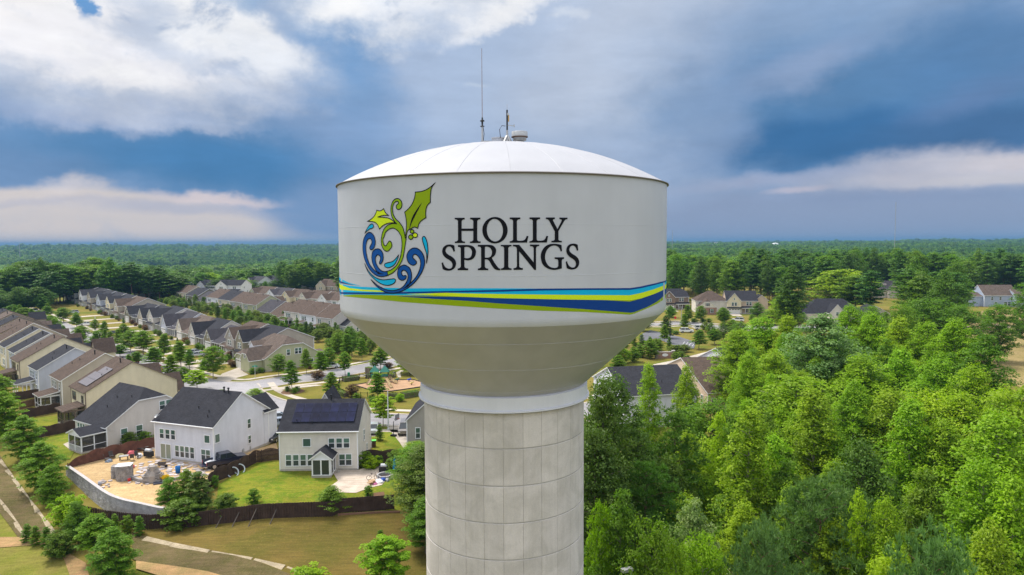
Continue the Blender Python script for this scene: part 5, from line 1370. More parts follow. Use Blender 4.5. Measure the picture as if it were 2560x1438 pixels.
wing(r7, -15, -9.5, -3.5, 4, 4.0, 3.2, 'y', 'cream', 'charcoal'); window(r7, 'N', 0, 0, .9, 1.3, 24, 14, at_xy=(-12.2, -3.51, 3.0))
wing(r7, -2, 9, 2, 12, 3.2, 3.0, 'y', 'cream', 'charcoal')
r8, RR8 = base_house((2245, 722), 5.2, -20, 13, 11, 'beige', 'slate', 4.0, 'beige gabled house with brick chimney deep among trees')
wing(r8, -5, .2, -2.5, 5, 5.0, 3.0, 'y', 'beige', 'slate'); MB().box(-12.6, -11.4, 4, 5.2, 3, 10.6).build('chimney', M_BRICK, r8)
for k in range(6): o = link('solar_panel', spm, r8, (-11+k*1.05, 2.6, RR8.z(0, 2.6)+.2)); o.rotation_euler = (math.atan(RR8.sl), 0, 0)
r9, RR9 = base_house((2545, 738), 5.6, -4, 15, 11, 'blue', 'tanroof', 4.4, 'large light blue house with taupe roof at the right edge')
w, d = 15, 11
wing(r9, -27, -15, 1.5, 10, 5.0, 1.5, 'x', 'blue', 'tanroof'); wing(r9, -2.5, 6, -3, 6, 5.6, 2.4, 'x', 'blue', 'tanroof')
for x in (3.5, 7.2, 12.2): window(r9, 'N', x, 3.3, .9, 1.4, w, d)
for x in (9.6, 11.2): window(r9, 'N', x, .6, 1.3, 1.8, w, d)
window(r9, 'N', 0, 0, 1.9, 1.5, w, d, at_xy=(-21, 1.49, 3.2)); window(r9, 'N', 5.2, 1.6, 1.1, .8, w, d, 'one')
# beside the shaft
q0 = at(1017, 1050, 5.7)
A0, RA0 = base_house(None, 5.7, 0, 9.5, 11, 'taupe', 'charcoal', 4.2, 'taupe house beside the concrete shaft, only its gabled corner showing', xy=(q0[0]+9.5, q0[1]), axis='y')
w, d = 9.5, 11
window(A0, 'N', 1.6, 3.0, .6, 1.5, w, d)

# ------------------------------------------------------------------ yards, walls and fences
sheet('lawn', GX((545,1215),(600,1180),(640,1160),(697,1152),(700,1176),(893,1177),(905,1160),(1016,1160),(1060,1190),(1060,1290),(949,1274),(829,1290),(687,1293),(540,1306)), G_LAWN, .10, True, 2.)
sheet('side_lawn', PX((931,1062),(965,1062),(1012,1112),(1012,1136),(940,1135),(928,1118)), G_LAWN, .035)
sheet('lawn', GX((60,1050),(193,1034),(193,1060),(86,1082)), G_LAWN, .10, True, 2.)
sheet('lawn', GX((95,1098),(195,1075),(200,1110),(175,1150),(130,1135)), G_LAWN, .06, True, 2.)
sheet('lawn', GX((100,1055),(190,1035),(190,1055),(90,1075)), G_LAWN, .055, True, 2.)
sheet('mown_slope', GX((500,1316),(690,1298),(829,1294),(950,1280),(1075,1275),(1075,1470),(800,1470),(640,1405),(360,1350),(330,1330)), G_MOWN, .11, True, 2.)
sheet('lower_lawn', GX((-60,1375),(110,1360),(170,1400),(200,1470),(-60,1470)), soil('lower_grass', [(.16,.17,.022),(.22,.185,.045),(.13,.155,.015)], s1=.25, s2=2), .06, True, 2.)
sheet('lower_lawn', GX((-60,1225),(30,1310),(55,1345),(-60,1365)), soil('lower_grass2', [(.16,.175,.02),(.21,.18,.04),(.13,.155,.015)], s1=.3, s2=2), .06, True, 2.)
sheet('clay_path', GX((-60,1345),(60,1345),(140,1368),(215,1410),(230,1470),(185,1470),(160,1400),(100,1364),(-60,1376)), G_CLAY, .12, True, 2.)
sheet('ditch', GX((-60,1095),(0,1140),(130,1340),(45,1345),(-60,1210)), G_WEED, .13, True, 2.)
sheet('ditch', GX((330,1335),(400,1352),(640,1405),(800,1470),(520,1470),(330,1400)), G_WEED, .13, True, 2.)
sheet('clay_path', GX((340,1405),(520,1432),(640,1470),(480,1470),(340,1425)), G_CLAY, .15, True, 2.)
# broken concrete lining slabs along the ditch
def slabs(name, line, wd, label):
    P = [np.array(gat(*p)[:2]) for p in line]; P = spline(P, 6); L_ = [0]
    for a, b in zip(P, P[1:]): L_.append(L_[-1]+np.linalg.norm(b-a))
    root = empty(name, (0, 0, 0), 0); tag(root, kind='structure'); t = 0; rd = random.Random(len(line))
    while t < L_[-1]-1.2:
        ln = rd.uniform(1.6, 6.); a = [np.interp(q, L_, [p[k] for p in P]) for q in (t, min(t+ln*rd.uniform(.94, .995), L_[-1])) for k in (0, 1)]
        x0, y0, x1, y1 = a; d = np.array([x1-x0, y1-y0]); d /= np.linalg.norm(d)+1e-9; n = np.array([-d[1], d[0]])*wd/2*rd.uniform(.9, 1.08)
        z0, z1 = ground_z(x0, y0)+.12+rd.uniform(-.07, .06), ground_z(x1, y1)+.12+rd.uniform(-.07, .06)
        c = [(x0-n[0], y0-n[1], z0-.1), (x1-n[0], y1-n[1], z1-.1), (x1+n[0], y1+n[1], z1+.12), (x0+n[0], y0+n[1], z0+.12)]
        MB().add(c+[(x, y, z-.25) for x, y, z in c], [(0,1,2,3),(0,4,5,1),(1,5,6,2),(2,6,7,3),(3,7,4,0)]).build('slab', G_SLAB, root)
        t += ln
    return root
slabs('ditch_lining', [(-30,1110),(20,1185),(75,1260),(132,1335)], .62, '')
slabs('ditch_lining', [(-40,1215),(20,1285),(58,1345)], .55, '')
slabs('ditch_lining', [(360,1350),(480,1377),(600,1397),(700,1420),(790,1450)], .7, '')
# sandy garden under construction, held by the block wall
SAND_Z = .06
sheet('sandy_yard', PX((176,1166),(187,1164),(284,1143),(387,1121),(391,1136),(535,1156),(690,1108),(697,1130),(642,1150),(612,1166),(556,1196),(520,1218),(500,1262),(440,1277),(398,1268.5),(355,1259),(299,1246),(262,1229),(209.5,1192), z=SAND_Z), G_SAND, SAND_Z, flatz=0., thick=1.0)
rw = empty('retaining_wall', (0, 0, 0), 0, 'curved grey block retaining wall holding up the sandy garden', 'wall')
wl = spline(PX((168,1164),(209.5,1192),(262,1229),(299,1246),(355,1259),(398,1268.5),(415,1270), z=.35), 8)
M_BLOCK = mat('wall_block', (.37, .355, .355), .9, var=.3, scale=1.1, per_obj=0., bump=.03, bscale=6)
M_CAP = mat('wall_cap', (.44, .41, .40), .85, var=.12, scale=2)
arc = [0.]
for a, b in zip(wl, wl[1:]): arc.append(arc[-1]+np.linalg.norm(b-a))
def wpt(t, o=0.):
    x, y = np.interp(t, arc, [p[0] for p in wl]), np.interp(t, arc, [p[1] for p in wl]); t2 = min(t+.3, arc[-1]); t1 = max(0, t2-.6)
    dx_ = np.interp(t2, arc, [p[0] for p in wl])-np.interp(t1, arc, [p[0] for p in wl]); dy_ = np.interp(t2, arc, [p[1] for p in wl])-np.interp(t1, arc, [p[1] for p in wl]); l = math.hypot(dx_, dy_)
    return np.array([x+dy_/l*o, y-dx_/l*o])
cap = MB(); blk = MB(); t = 0.
while t < arc[-1]-.5:
    a0, a1, b0, b1 = wpt(t+.01, .22), wpt(t+.59, .22), wpt(t+.01, -.2), wpt(t+.59, -.2)
    MB().add([(*a0,.30),(*a1,.30),(*b1,.30),(*b0,.30),(*a0,.40),(*a1,.40),(*b1,.40),(*b0,.40)], [(0,1,2,3)[::-1],(4,5,6,7),(0,1,5,4),(1,2,6,5),(2,3,7,6),(3,0,4,7)]).build('cap_stone', M_CAP, rw); t += .6
rd = random.Random(5)
for row in range(14):
    z1 = .295-row*.2; t = -.2*(row % 2)
    while t < arc[-1]:
        ln = rd.uniform(.28, .5); t0, t1 = max(0, t), min(arc[-1], t+ln-.015)
        if t1-t0 > .05:
            o = .16+rd.uniform(-.015, .03)+row*.008
            a0, a1, b0, b1 = wpt(t0, o), wpt(t1, o), wpt(t0, -.1), wpt(t1, -.1)
            blk.add([(*a0,z1-.19),(*a1,z1-.19),(*b1,z1-.19),(*b0,z1-.19),(*a0,z1),(*a1,z1),(*b1,z1),(*b0,z1)], [(0,1,5,4),(1,2,6,5),(3,0,4,7),(4,5,6,7)])
        t += ln
blk.build('blocks', M_BLOCK, rw, kind='stuff')

def fence(line, h, col, label, name='fence', scallop=0., picket=.14, gap=.035, two=True, group=None, lift=0.):
    """board fence following the ground along a world polyline"""
    root = empty(name, (0, 0, 0), 0, label, 'fence', group)
    m = mat('fence_'+col, dict(dark=(.058, .036, .027), red=(.13, .058, .04), brown=(.17, .105, .06), grey=(.09, .075, .065))[col], .9, var=.35, scale=1.2, bump=.02, bscale=10)
    L_ = [0.]
    for a, b in zip(line, line[1:]): L_.append(L_[-1]+math.dist(a, b))
    X = lambda t: (np.interp(t, L_, [p[0] for p in line]), np.interp(t, L_, [p[1] for p in line]))
    zz = lambda x, y: ground_z(x, y)+lift
    n = max(1, round(L_[-1]/2.4)); st = L_[-1]/n
    rd = random.Random(int(L_[-1]*100))
    pm = MB().box(-.055, .055, -.055, .055, -.5, h+.02).mesh('post', m)
    for k in range(n+1):
        x, y = X(k*st); link('post', pm, root, (x, y, zz(x, y)))
    pk = MB(); t = 0.
    while t < L_[-1]:
        x, y = X(t); x2, y2 = X(min(t+picket, L_[-1])); z = zz(x, y); f = (t % st)/st
        hh = h+scallop*math.sin(math.pi*f)*1. - scallop*.5+rd.uniform(-.015, .015)
        dx_, dy_ = x2-x, y2-y; l = math.hypot(dx_, dy_)+1e-9; nx, ny = -dy_/l*.02, dx_/l*.02; sd = .035 if (two and int(t/(picket+gap)) % 2) else -.035
        ox, oy = -dy_/l*sd, dx_/l*sd
        c = [(x+ox-nx, y+oy-ny), (x2+ox-nx, y2+oy-ny), (x2+ox+nx, y2+oy+ny), (x+ox+nx, y+oy+ny)]
        pk.add([(a, b, z+.04) for a, b in c]+[(a, b, z+hh) for a, b in c], [(4,5,6,7),(0,1,5,4),(1,2,6,5),(2,3,7,6),(3,0,4,7)])
        t += picket+gap
    pk.build('pickets', m, root, kind='stuff')
    for zr_ in (.3, h*.55, h-.25):
        for k in range(n):
            x, y = X(k*st+.06); x2, y2 = X((k+1)*st-.06)
            MB().bar((x, y, zz(x, y)+zr_), (x2, y2, zz(x2, y2)+zr_), .05, .09).build('rail', m, root)
    return root
fence(GX((206,1300),(262,1313),(320,1321),(374,1325),(450,1322),(524,1314),(600,1305),(687,1297),(760,1294),(829,1292),(850,1284),(949,1277),(985,1274)), 1.85, 'dark', 'long dark board fence along the foot of the gardens', picket=.17, gap=-.012)
fence(PX((697,1151),(642,1157),(612,1174),(580,1190),(537,1208),(522,1220),(516,1240)), 1.8, 'dark', 'scalloped dark fence between the pickup and the green lawn', scallop=.28, two=False, gap=.01)
fence(PX((170,1172),(187,1167),(230,1156),(284,1143),(335,1132),(388,1121)), 1.75, 'red', 'reddish brown scalloped fence behind the pile of garden clutter', scallop=.28, two=False, gap=.01)
fence(PX((86,1098),(140,1087),(193,1076)), 1.75, 'dark', 'dark fence left of the white screened porch', scallop=.2, two=False, gap=.01)
fence(PX((56,1048),(100,1040),(150,1030)), 1.75, 'dark', 'dark fence panel behind the greige house porch', scallop=.2, two=False, gap=.01)
fence(PX((25,1005),(60,999),(98,993)), 1.75, 'dark', 'dark fence panel below the blue-white house', scallop=.1, two=False, gap=.01)
fence(PX((50,1025),(98,1012)), 1.5, 'brown', 'short brown fence piece between two dark panels', two=False, gap=.02)
fence(PX((906,1158),(940,1158),(985,1157),(1016,1158),(1040,1150)), 1.85, 'dark', 'dark gated fence closing the passage beside the solar house', scallop=.3, two=False, gap=.01)
fence(PX((585,790),(610,800),(640,806),(660,812)), 1.8, 'grey', 'dark garden fence below the yellow-green gabled house', two=False, gap=.01)
fence(PX((700,832),(760,838),(800,842),(860,846)), 1.8, 'grey', 'dark garden fence behind the cream and white houses', two=False, gap=.01)
fence(PX((330,757),(350,762)), 1.8, 'red', 'short red-brown fence behind the far street row', two=False, gap=.01)
# raking props against the long fence
for px, py, lab in ((566,1302,'leftmost of four grey timber props leaning on the long fence'),(606,1298,'second grey timber prop from the left leaning on the long fence'),(646,1296,'third grey timber prop from the left leaning on the long fence'),(699,1290,'rightmost of four grey timber props leaning on the long fence')):
    x, y, z = gat(px, py); MB().bar((x, y-.1, z+1.5), (x-.7, y-1.6, ground_z(x-.7, y-1.6)-.05), .07, .1).build('fence_prop', mat('grey_timber', (.12, .10, .085), .9), None, label=lab, cat='prop')
# low timber edging right of the fence
e = [gat(*p) for p in ((845,1290),(900,1287),(950,1284),(1000,1283))]
b = MB()
for p, q in zip(e, e[1:]): b.bar((p[0], p[1], p[2]+.12), (q[0], q[1], q[2]+.12), .2, .3)
b.build('timber_edging', mat('edging', (.20, .11, .07), .9), None, label='low brown timber edging at the end of the fence', cat='edging')

# patio of pavers behind the solar house
sheet('paver_patio', PX((845,1205),(833,1185),(850,1178),(893,1178),(925,1168),(948,1160),(970,1160),(962,1172),(945,1185),(975,1190),(955,1215),(925,1222),(890,1235),(805,1233)), G_PAVER, .15)
sheet('flower_bed', PX((930,1236),(960,1232),(965,1252),(930,1252)), G_MULCH, .16)
# flagstones
fl = empty('flagstone_patio', (0, 0, 0), 0); tag(fl, kind='structure')
M_FLAG = mat('flagstone', (.42, .37, .36), .85, var=.2, scale=2, per_obj=.28)
rd = random.Random(3); placed = []
poly = PX((335,1165),(420,1140),(530,1160),(520,1185),(470,1200),(400,1205),(345,1200), z=.1)
def inside(p, poly):
    c = False; n = len(poly)
    for i in range(n):
        (x0, y0), (x1, y1) = poly[i], poly[(i+1) % n]
        if (y0 > p[1]) != (y1 > p[1]) and p[0] < (x1-x0)*(p[1]-y0)/(y1-y0)+x0: c = not c
    return c
bx = [min(p[k] for p in poly) for k in (0, 1)]+[max(p[k] for p in poly) for k in (0, 1)]
for _ in range(1500):
    p = (rd.uniform(bx[0], bx[2]), rd.uniform(bx[1], bx[3])); r = rd.uniform(.32, .62)
    if not inside(p, poly) or any(math.dist(p, q) < (r+s)*.86 for q, s in placed): continue
    placed.append((p, r)); k = rd.randint(5, 7); a0 = rd.random()*6
    pts = [(p[0]+r*rd.uniform(.8, 1.1)*math.cos(a0+i*6.283/k), p[1]+r*rd.uniform(.8, 1.1)*math.sin(a0+i*6.283/k)) for i in range(k)]
    MB().prism(pts, .04, .12+rd.uniform(0, .05)).build('flagstone', M_FLAG, fl)
# half-built masonry
M_MASON = mat('masonry_stone', (.30, .275, .26), .9, var=.45, scale=1.6, bump=.05, bscale=4)
def masonry(name, px, py, prof, label, cap=None, sq=1.):
    """stone courses following a profile of (radius, height); sq stretches it across"""
    x, y = at(px, py, .06); root = empty(name, (x, y, .06), .25, label, 'stonework'); b = MB(); rd = random.Random(px)
    z = 0; H_ = prof[-1][1]
    while z < H_-.05:
        hh = rd.uniform(.14, .22); r = np.interp(z+hh/2, [p[1] for p in prof], [p[0] for p in prof]); a = rd.random()
        e = a+2*math.pi
        while a < e:
            ln = rd.uniform(.3, .6)/max(r, .3); a1 = min(e, a+ln); pr = r+rd.uniform(-.03, .05)
            def q(R_2, t): 
                c, s_ = math.cos(t), math.sin(t); k = 1/max(abs(c), abs(s_)) if sq > 1 else 1/(max(abs(c), abs(s_))**.35); return (R_2*c*k*(sq if sq > 1 else 1), R_2*s_*k*(.62 if sq > 1 else 1))
            P = [q(pr, a+.012), q(pr, a1-.012), q(pr*.8, a1), q(pr*.8, a)]
            b.add([(u, v, z+.01) for u, v in P]+[(u, v, z+hh-.01) for u, v in P], [(0,1,5,4),(1,2,6,5),(3,0,4,7),(4,5,6,7)]); a = a1
        z += hh
    b.build('stone_courses', M_MASON, root, kind='stuff')
    MB().lathe([(prof[0][0]*.78, 0)]+[(max(.05, p[0]*.74), p[1]) for p in prof]+[(0, H_)], 16).build('core', mat('mortar', (.34, .30, .27), .9), root)
    if cap: MB().box(-cap, cap, -cap*.8, cap*.8, H_, H_+.1).build('cap_slab', mat('cap_white', (.62, .60, .60), .7), root)
    return root
masonry('stone_pier', 312, 1198, [(1.0, 0), (1.0, 1.9)], 'round half-built stone pier with a pale slab on top', .95)
masonry('stone_pier', 293, 1193, [(.7, 0), (.65, 1.6)], 'stubby pale stone pier beside the slab-topped one')
masonry('stone_fireplace', 383, 1204, [(1.05, 0), (1.0, .9), (.55, 1.5), (.5, 2.1)], 'half-built stone fireplace with stepped chimney in the sand', None, 1.15)
seat_ = PX((325,1196),(345,1204),(365,1207), z=.06); b = MB()
for p, q in zip(seat_, seat_[1:]): b.bar((*p, .25), (*q, .25), .35, .5)
seat2 = PX((405,1207),(440,1200),(470,1192), z=.06)
b.build('low_stone_wall', M_MASON, None, label='low stone wall joining the pier and the fireplace', cat='stonework')
b = MB()
for p, q in zip(seat2, seat2[1:]): b.bar((*p, .22), (*q, .22), .35, .44)
b.build('low_stone_wall', M_MASON, None, label='low stone seat wall right of the fireplace', cat='stonework')

# ------------------------------------------------------------------ vehicles
M_TYRE = mat('tyre', (.018, .018, .02), .9); M_RIMW = mat('wheel_rim', (.45, .45, .46), .35, .5, .6)
M_CGLASS = glass('car_glass', (.02, .026, .03), .05); M_RED = mat('tail_red', (.45, .02, .02), .3); M_LAMP = mat('head_lamp', (.75, .75, .72), .2)
def cpaint(n, c):
    k = 'car_'+n
    if k in MATS: return MATS[k]
    m, q, b = principled(k, c, .28, .5, .15); b.inputs['Coat Weight'].default_value = .6; b.inputs['Coat Roughness'].default_value = .1; MATS[k] = m; return m
CARS = dict(
    sedan=(4.7, 1.80, [(-2.35,.35),(-2.3,.80),(-1.55,.92),(-.9,.93),(1.3,.93),(2.1,.88),(2.35,.70),(2.35,.35)], [(-1.5,.92,.74),(-.65,1.42,.60),(.75,1.42,.60),(1.65,.92,.74)], .33, (-1.45, 1.4)),
    suv=(4.7, 1.88, [(-2.35,.40),(-2.32,.98),(-1.4,1.06),(1.9,1.06),(2.3,1.0),(2.36,.45)], [(-1.3,1.06,.80),(-.55,1.68,.66),(1.75,1.68,.66),(2.2,1.06,.78)], .37, (-1.45, 1.42)),
    van=(5.1, 1.98, [(-2.55,.38),(-2.5,.88),(-1.75,1.08),(2.3,1.10),(2.52,1.0),(2.55,.40)], [(-1.85,1.08,.84),(-.7,1.76,.70),(2.1,1.76,.70),(2.42,1.10,.84)], .36, (-1.6, 1.5)))
def car(kind, col, x, y, ang, label, name='parked_car', z=0.):
    L_, W, low, cab, wr, ax = CARS[kind]; root = empty(name, (x, y, z), ang, label, 'car', 'parked cars')
    b = MB(); n = len(low); hw = W/2
    V = [(p, -hw+.06*(q > .8), q) for p, q in low]+[(p, hw-.06*(q > .8), q) for p, q in low]
    b.add(V, [tuple(range(n)), tuple(range(2*n-1, n-1, -1))]+[(i, n+i, n+(i+1) % n, (i+1) % n) for i in range(n)])
    o = b.build('body', cpaint(col[0], col[1]), root)
    g_ = MB(); m_ = len(cab); V = [(p, -w_, q) for p, q, w_ in cab]+[(p, w_, q) for p, q, w_ in cab]
    g_.add(V, [tuple(range(m_)), tuple(range(2*m_-1, m_-1, -1))]+[(i, m_+i, m_+i+1, i+1) for i in range(m_-1)])
    g_.build('windows', M_CGLASS, root)
    (x1, z1, w1), (x2, z2, w2) = cab[1], cab[2]
    MB().box(x1-.05, x2+.05, -w1-.02, w1+.02, z1-.02, z1+.05).build('roof', cpaint(*col), root)
    pl = MB()
    for sg in (-1, 1):
        for (a, za, wa), (c, zc, wc) in ((cab[0], cab[1]), (cab[3], cab[2])): pl.bar((a, sg*wa, za), (c, sg*wc, zc), .07, .07)
        pl.bar(((x1+x2)/2, sg*(cab[0][2]+.005), cab[0][1]), ((x1+x2)/2, sg*(w1+.005), z1), .09, .05)
    pl.build('pillars', cpaint(*col), root)
    wm = MB()
    wm.tube([(0, -.11, 0), (0, .11, 0)], wr, 16); wmm = wm.mesh('wheel', M_TYRE); rm = MB().tube([(0, -.115, 0), (0, .115, 0)], wr*.6, 12).mesh('rim', M_RIMW)
    for a in ax:
        for sg in (-1, 1):
            o = link('wheel', wmm, root, (a, sg*(hw-.08), wr)); link('rim', rm, o)
    for sg in (-1, 1):
        MB().box(-L_/2-.01, -L_/2+.12, sg*hw*.72-.16, sg*hw*.72+.16, .62, .76).build('headlight', M_LAMP, root)
        MB().box(L_/2-.1, L_/2+.015, sg*hw*.78-.12, sg*hw*.78+.12, .68, .88).build('taillight', M_RED, root)
    return root
SIL, WHI, BLK, RED_, BRN, BLU = ('silver', (.42, .44, .46)), ('white', (.78, .78, .78)), ('black', (.02, .02, .024)), ('red', (.35, .02, .025)), ('bronze', (.20, .175, .155)), ('bluegrey', (.25, .30, .38))
def car_px(kind, col, px, py, deg, label): x, y = at(px, py); return car(kind, col, x, y, R_(deg), label, z=.05)
car_px('van', BRN, 1012, 1081, 95, 'bronze minivan on the drive beside the basketball hoop')
car_px('sedan', SIL, 936, 1080, 95, 'silver car parked against the solar house side')
car_px('sedan', SIL, 690, 1052, 20, 'silver car behind the grey house, nearer the road')
car_px('sedan', BLU, 694, 1066, 25, 'blue-grey car between the grey house and solar house')
car_px('sedan', BLK, 690, 1100, 80, 'black car tail showing between the grey and solar houses')
car_px('sedan', WHI, 826, 921, 25, 'white car on the street beside the sage green house')
car_px('sedan', SIL, 484, 886, 40, 'silver car on a drive in front of the taupe house')
car_px('sedan', SIL, 494, 892, 40, 'pale grey car just before the silver one on the drive')
car_px('sedan', BLK, 282, 838, 40, 'black car on a drive of the street row')
car_px('sedan', WHI, 216, 814, 30, 'white sedan on a drive of the street row')
car_px('suv', SIL, 183, 785, 40, 'silver car farthest up the street row')
car_px('suv', WHI, 88, 780, -45, 'white car near the street end by the stop sign')
car_px('suv', RED_, 392, 929, -50, 'small red car showing beside the brown roof')
car_px('sedan', RED_, 335, 906, -50, 'red car partly hidden by street trees')
car_px('suv', WHI, 1716, 832, 178, 'white car in the small car park, nearer the tank')
car_px('suv', WHI, 1752, 825, 178, 'white car in the car park behind the first white one')
car_px('suv', WHI, 1845, 804, -30, 'white car on the peach-yellow house drive')
# pickup truck with building sand in its bed
tx, ty = at(562, 1163, .06); pk = empty('pickup_truck', (tx, ty, .06), R_(42+180), 'dark navy pickup with open tailgate beside the grey house', 'truck')
NAVY = ('navy', (.012, .018, .045)); hw = 1.0; P_ = cpaint(*NAVY)
MB().add([(x, sg*hw, z) for sg in (-1, 1) for x, z in ((-2.95,.55),(-2.9,1.05),(-1.6,1.18),(-.1,1.18),(-.1,1.2),(.95,1.2),(.95,.5),(-2.95,.5))], [tuple(range(8)), tuple(range(15, 7, -1))]+[(i, 8+i, 8+(i+1) % 8, (i+1) % 8) for i in range(8)]).build('body', P_, pk)
MB().add([(x, sg*w_, z) for sg in (-1, 1) for x, z, w_ in ((-1.45,1.18,.88),(-.75,1.82,.74),(.75,1.85,.74),(.93,1.2,.88))], [(0,1,2,3),(7,6,5,4),(0,4,5,1),(1,5,6,2),(2,6,7,3)]).build('windows', M_CGLASS, pk)
MB().box(-.72, .78, -.76, .76, 1.81, 1.88).build('roof', P_, pk)
q = MB()
for sg in (-1, 1): q.bar((-1.45, sg*.88, 1.18), (-.75, sg*.75, 1.84), .08).bar((.93, sg*.88, 1.2), (.76, sg*.75, 1.86), .1).bar((-.0, sg*.885, 1.18), (0, sg*.75, 1.84), .09, .05)
q.build('pillars', P_, pk)
MB().box(.96, 2.75, -hw, -.82, .55, 1.2).box(.96, 2.75, .82, hw, .55, 1.2).box(.96, 2.75, -.82, .82, .5, .66).build('bed', P_, pk)
t_ = MB().box(2.77, 3.35, -.8, .8, .60, .68).build('tailgate', P_, pk)
MB().box(2.7, 2.95, -.95, .95, .42, .56).build('bumper', M_RIMW, pk)
wmm = MB().tube([(0, -.14, 0), (0, .14, 0)], .41, 16).mesh('wheel', M_TYRE); rm = MB().tube([(0, -.15, 0), (0, .15, 0)], .25, 12).mesh('rim', M_RIMW)
for a in (-1.95, 1.75):
    for sg in (-1, 1): o = link('wheel', wmm, pk, (a, sg*.92, .41)); link('rim', rm, o)
for sg in (-1, 1): MB().box(2.72, 2.765, sg*.9-.08, sg*.9+.08, .75, 1.15).build('taillight', M_RED, pk); MB().box(-2.99, -2.9, sg*.75-.2, sg*.75+.2, .8, .98).build('headlight', M_LAMP, pk)
hb = bmesh.new(); bmesh.ops.create_grid(hb, x_segments=10, y_segments=8, size=1)
for v in hb.verts: v.co = Vector((1.85+v.co.x*.8, v.co.y*.72, .72+.42*(1-v.co.x**2*.6)*(1-v.co.y**2*.8)+random.uniform(-.05, .05)))
me = bpy.data.meshes.new('white_sacks'); hb.to_mesh(me); hb.free(); me.materials.append(mat('sack_white', (.62, .62, .62), .8, var=.3, scale=3)); link('cargo_sheet', me, None, (tx, ty, .06), R_(222), 'white crumpled cover heaped in the pickup bed', 'cover')

# ------------------------------------------------------------------ drives
def street_dist(x, y):
    return min(min(math.hypot(x-p[0], y-p[1]) for p in ln) for ln in (stA, stB, stC, stD))
def drive_from(root, gx, gy, wd=4.0):
    """concrete drive from a garage door straight out to the nearest street"""
    bpy.context.view_layer.update()
    M = Matrix.Translation(root.location) @ Matrix.Rotation(root.rotation_euler.z, 4, 'Z')
    L_ = 3.
    while L_ < 26:
        p = M @ Vector((gx, gy-L_, 0))
        if street_dist(p.x, p.y) < 4.6: break
        L_ += .5
    if L_ >= 26: L_ = 8
    b = MB(); n = max(2, int(L_/3))
    o = empty('driveway', root.location, root.rotation_euler.z); tag(o, kind='structure')
    for k in range(n):
        y1, y0 = gy-L_*k/n-.02, gy-L_*(k+1)/n+.02
        MB().box(gx-wd/2, gx-.02, y0, y1, -.1, .075).build('slab', G_CONC, o); MB().box(gx+.02, gx+wd/2, y0, y1, -.1, .075).build('slab', G_CONC, o)
for o in [o for o in COL.objects if o.name.startswith('garage_door')]:
    r = o.parent
    if r is None or r is B1: continue
    if r.location.y < 300 or r.location.x > 0: drive_from(r, o.location.x, o.location.y)
sheet('driveway', PX((555,935),(600,918),(608,930),(622,937),(590,946),(570,956),(540,950)), G_CONC, .06)
sheet('driveway', PX((965,1064),(1010,1064),(1046,1112),(1046,1140),(1018,1136),(1000,1108)), G_CONC, .05)
sheet('driveway', PX((930,1062),(948,1062),(940,1092),(926,1092)), G_CONC, .05)
for pts in (((395,950),(440,962),(448,972),(405,962)), ((360,925),(415,946),(420,955),(365,938)), ((320,902),(372,922),(366,929),(318,910)), ((275,885),(325,905),(318,911),(272,893))):
    sheet('driveway', PX(*pts), G_CONC, .055)

# ------------------------------------------------------------------ park with playground
sheet('park_lawn', PX((700,985),(790,966),(850,955),(930,940),(1040,930),(1100,960),(1100,1012),(1040,1020),(930,1028),(760,1010)), G_DRY, .036)
sheet('park_path', PX((680,970),(790,962),(806,964),(700,976)), G_CONC, .06)
sheet('park_path', PX((995,944),(1003,944),(1000,932),(1010,928),(1002,926),(990,932)), G_CONC, .06)
sheet('mulch_ring', [(at(732, 980)[0]+2.4*math.cos(a*.5236), at(732, 980)[1]+2.8*math.sin(a*.5236)) for a in range(12)], G_MULCH, .07)
play = PX((885,964),(921,958),(976,951),(1035,951),(1060,958),(1050,969),(976,980),(960,980),(921,975))
sheet('play_area', play, G_PLAY, .08)
b = empty('play_border', (0, 0, 0), 0, 'dark timber border round the playground mulch', 'border')
for p, q in zip(play, play[1:]+play[:1]): MB().bar((*p, .12), (*q, .12), .15, .24).build('beam', mat('tar_timber', (.035, .035, .04), .8), b)
pf = empty('park_fence', (0, 0, 0), 0, 'low black metal fence round the playground', 'fence')
def rail_fence(root, px):
    P = PX(*px)
    bars = MB()
    for p, q in zip(P, P[1:]):
        L_ = math.dist(p, q); n = max(1, round(L_/2.2))
        for k in range(n+1):
            x, y = p[0]+(q[0]-p[0])*k/n, p[1]+(q[1]-p[1])*k/n; MB().box(x-.05, x+.05, y-.05, y+.05, 0, 1.3).build('post', M_BLACKM, root)
        for z in (.2, 1.15): MB().bar((*p, z), (*q, z), .04, .05).build('rail', M_BLACKM, root)
        t = 0
        while t < L_: x, y = p[0]+(q[0]-p[0])*t/L_, p[1]+(q[1]-p[1])*t/L_; bars.box(x-.012, x+.012, y-.012, y+.012, .1, 1.15); t += .16
    bars.build('bars', M_BLACKM, root, kind='stuff')
rail_fence(pf, [(919,996),(902,996),(892,996),(869,992),(858,988),(849,983),(846,970),(849,958),(856,954),(898,949),(932,945),(970,942),(989,942)]); rail_fence(pf, [(1004,942),(1025,942),(1050,944)]); rail_fence(pf, [(919,996),(945,998),(981,996),(1002,996),(1020,994),(1038,990),(1060,984)])
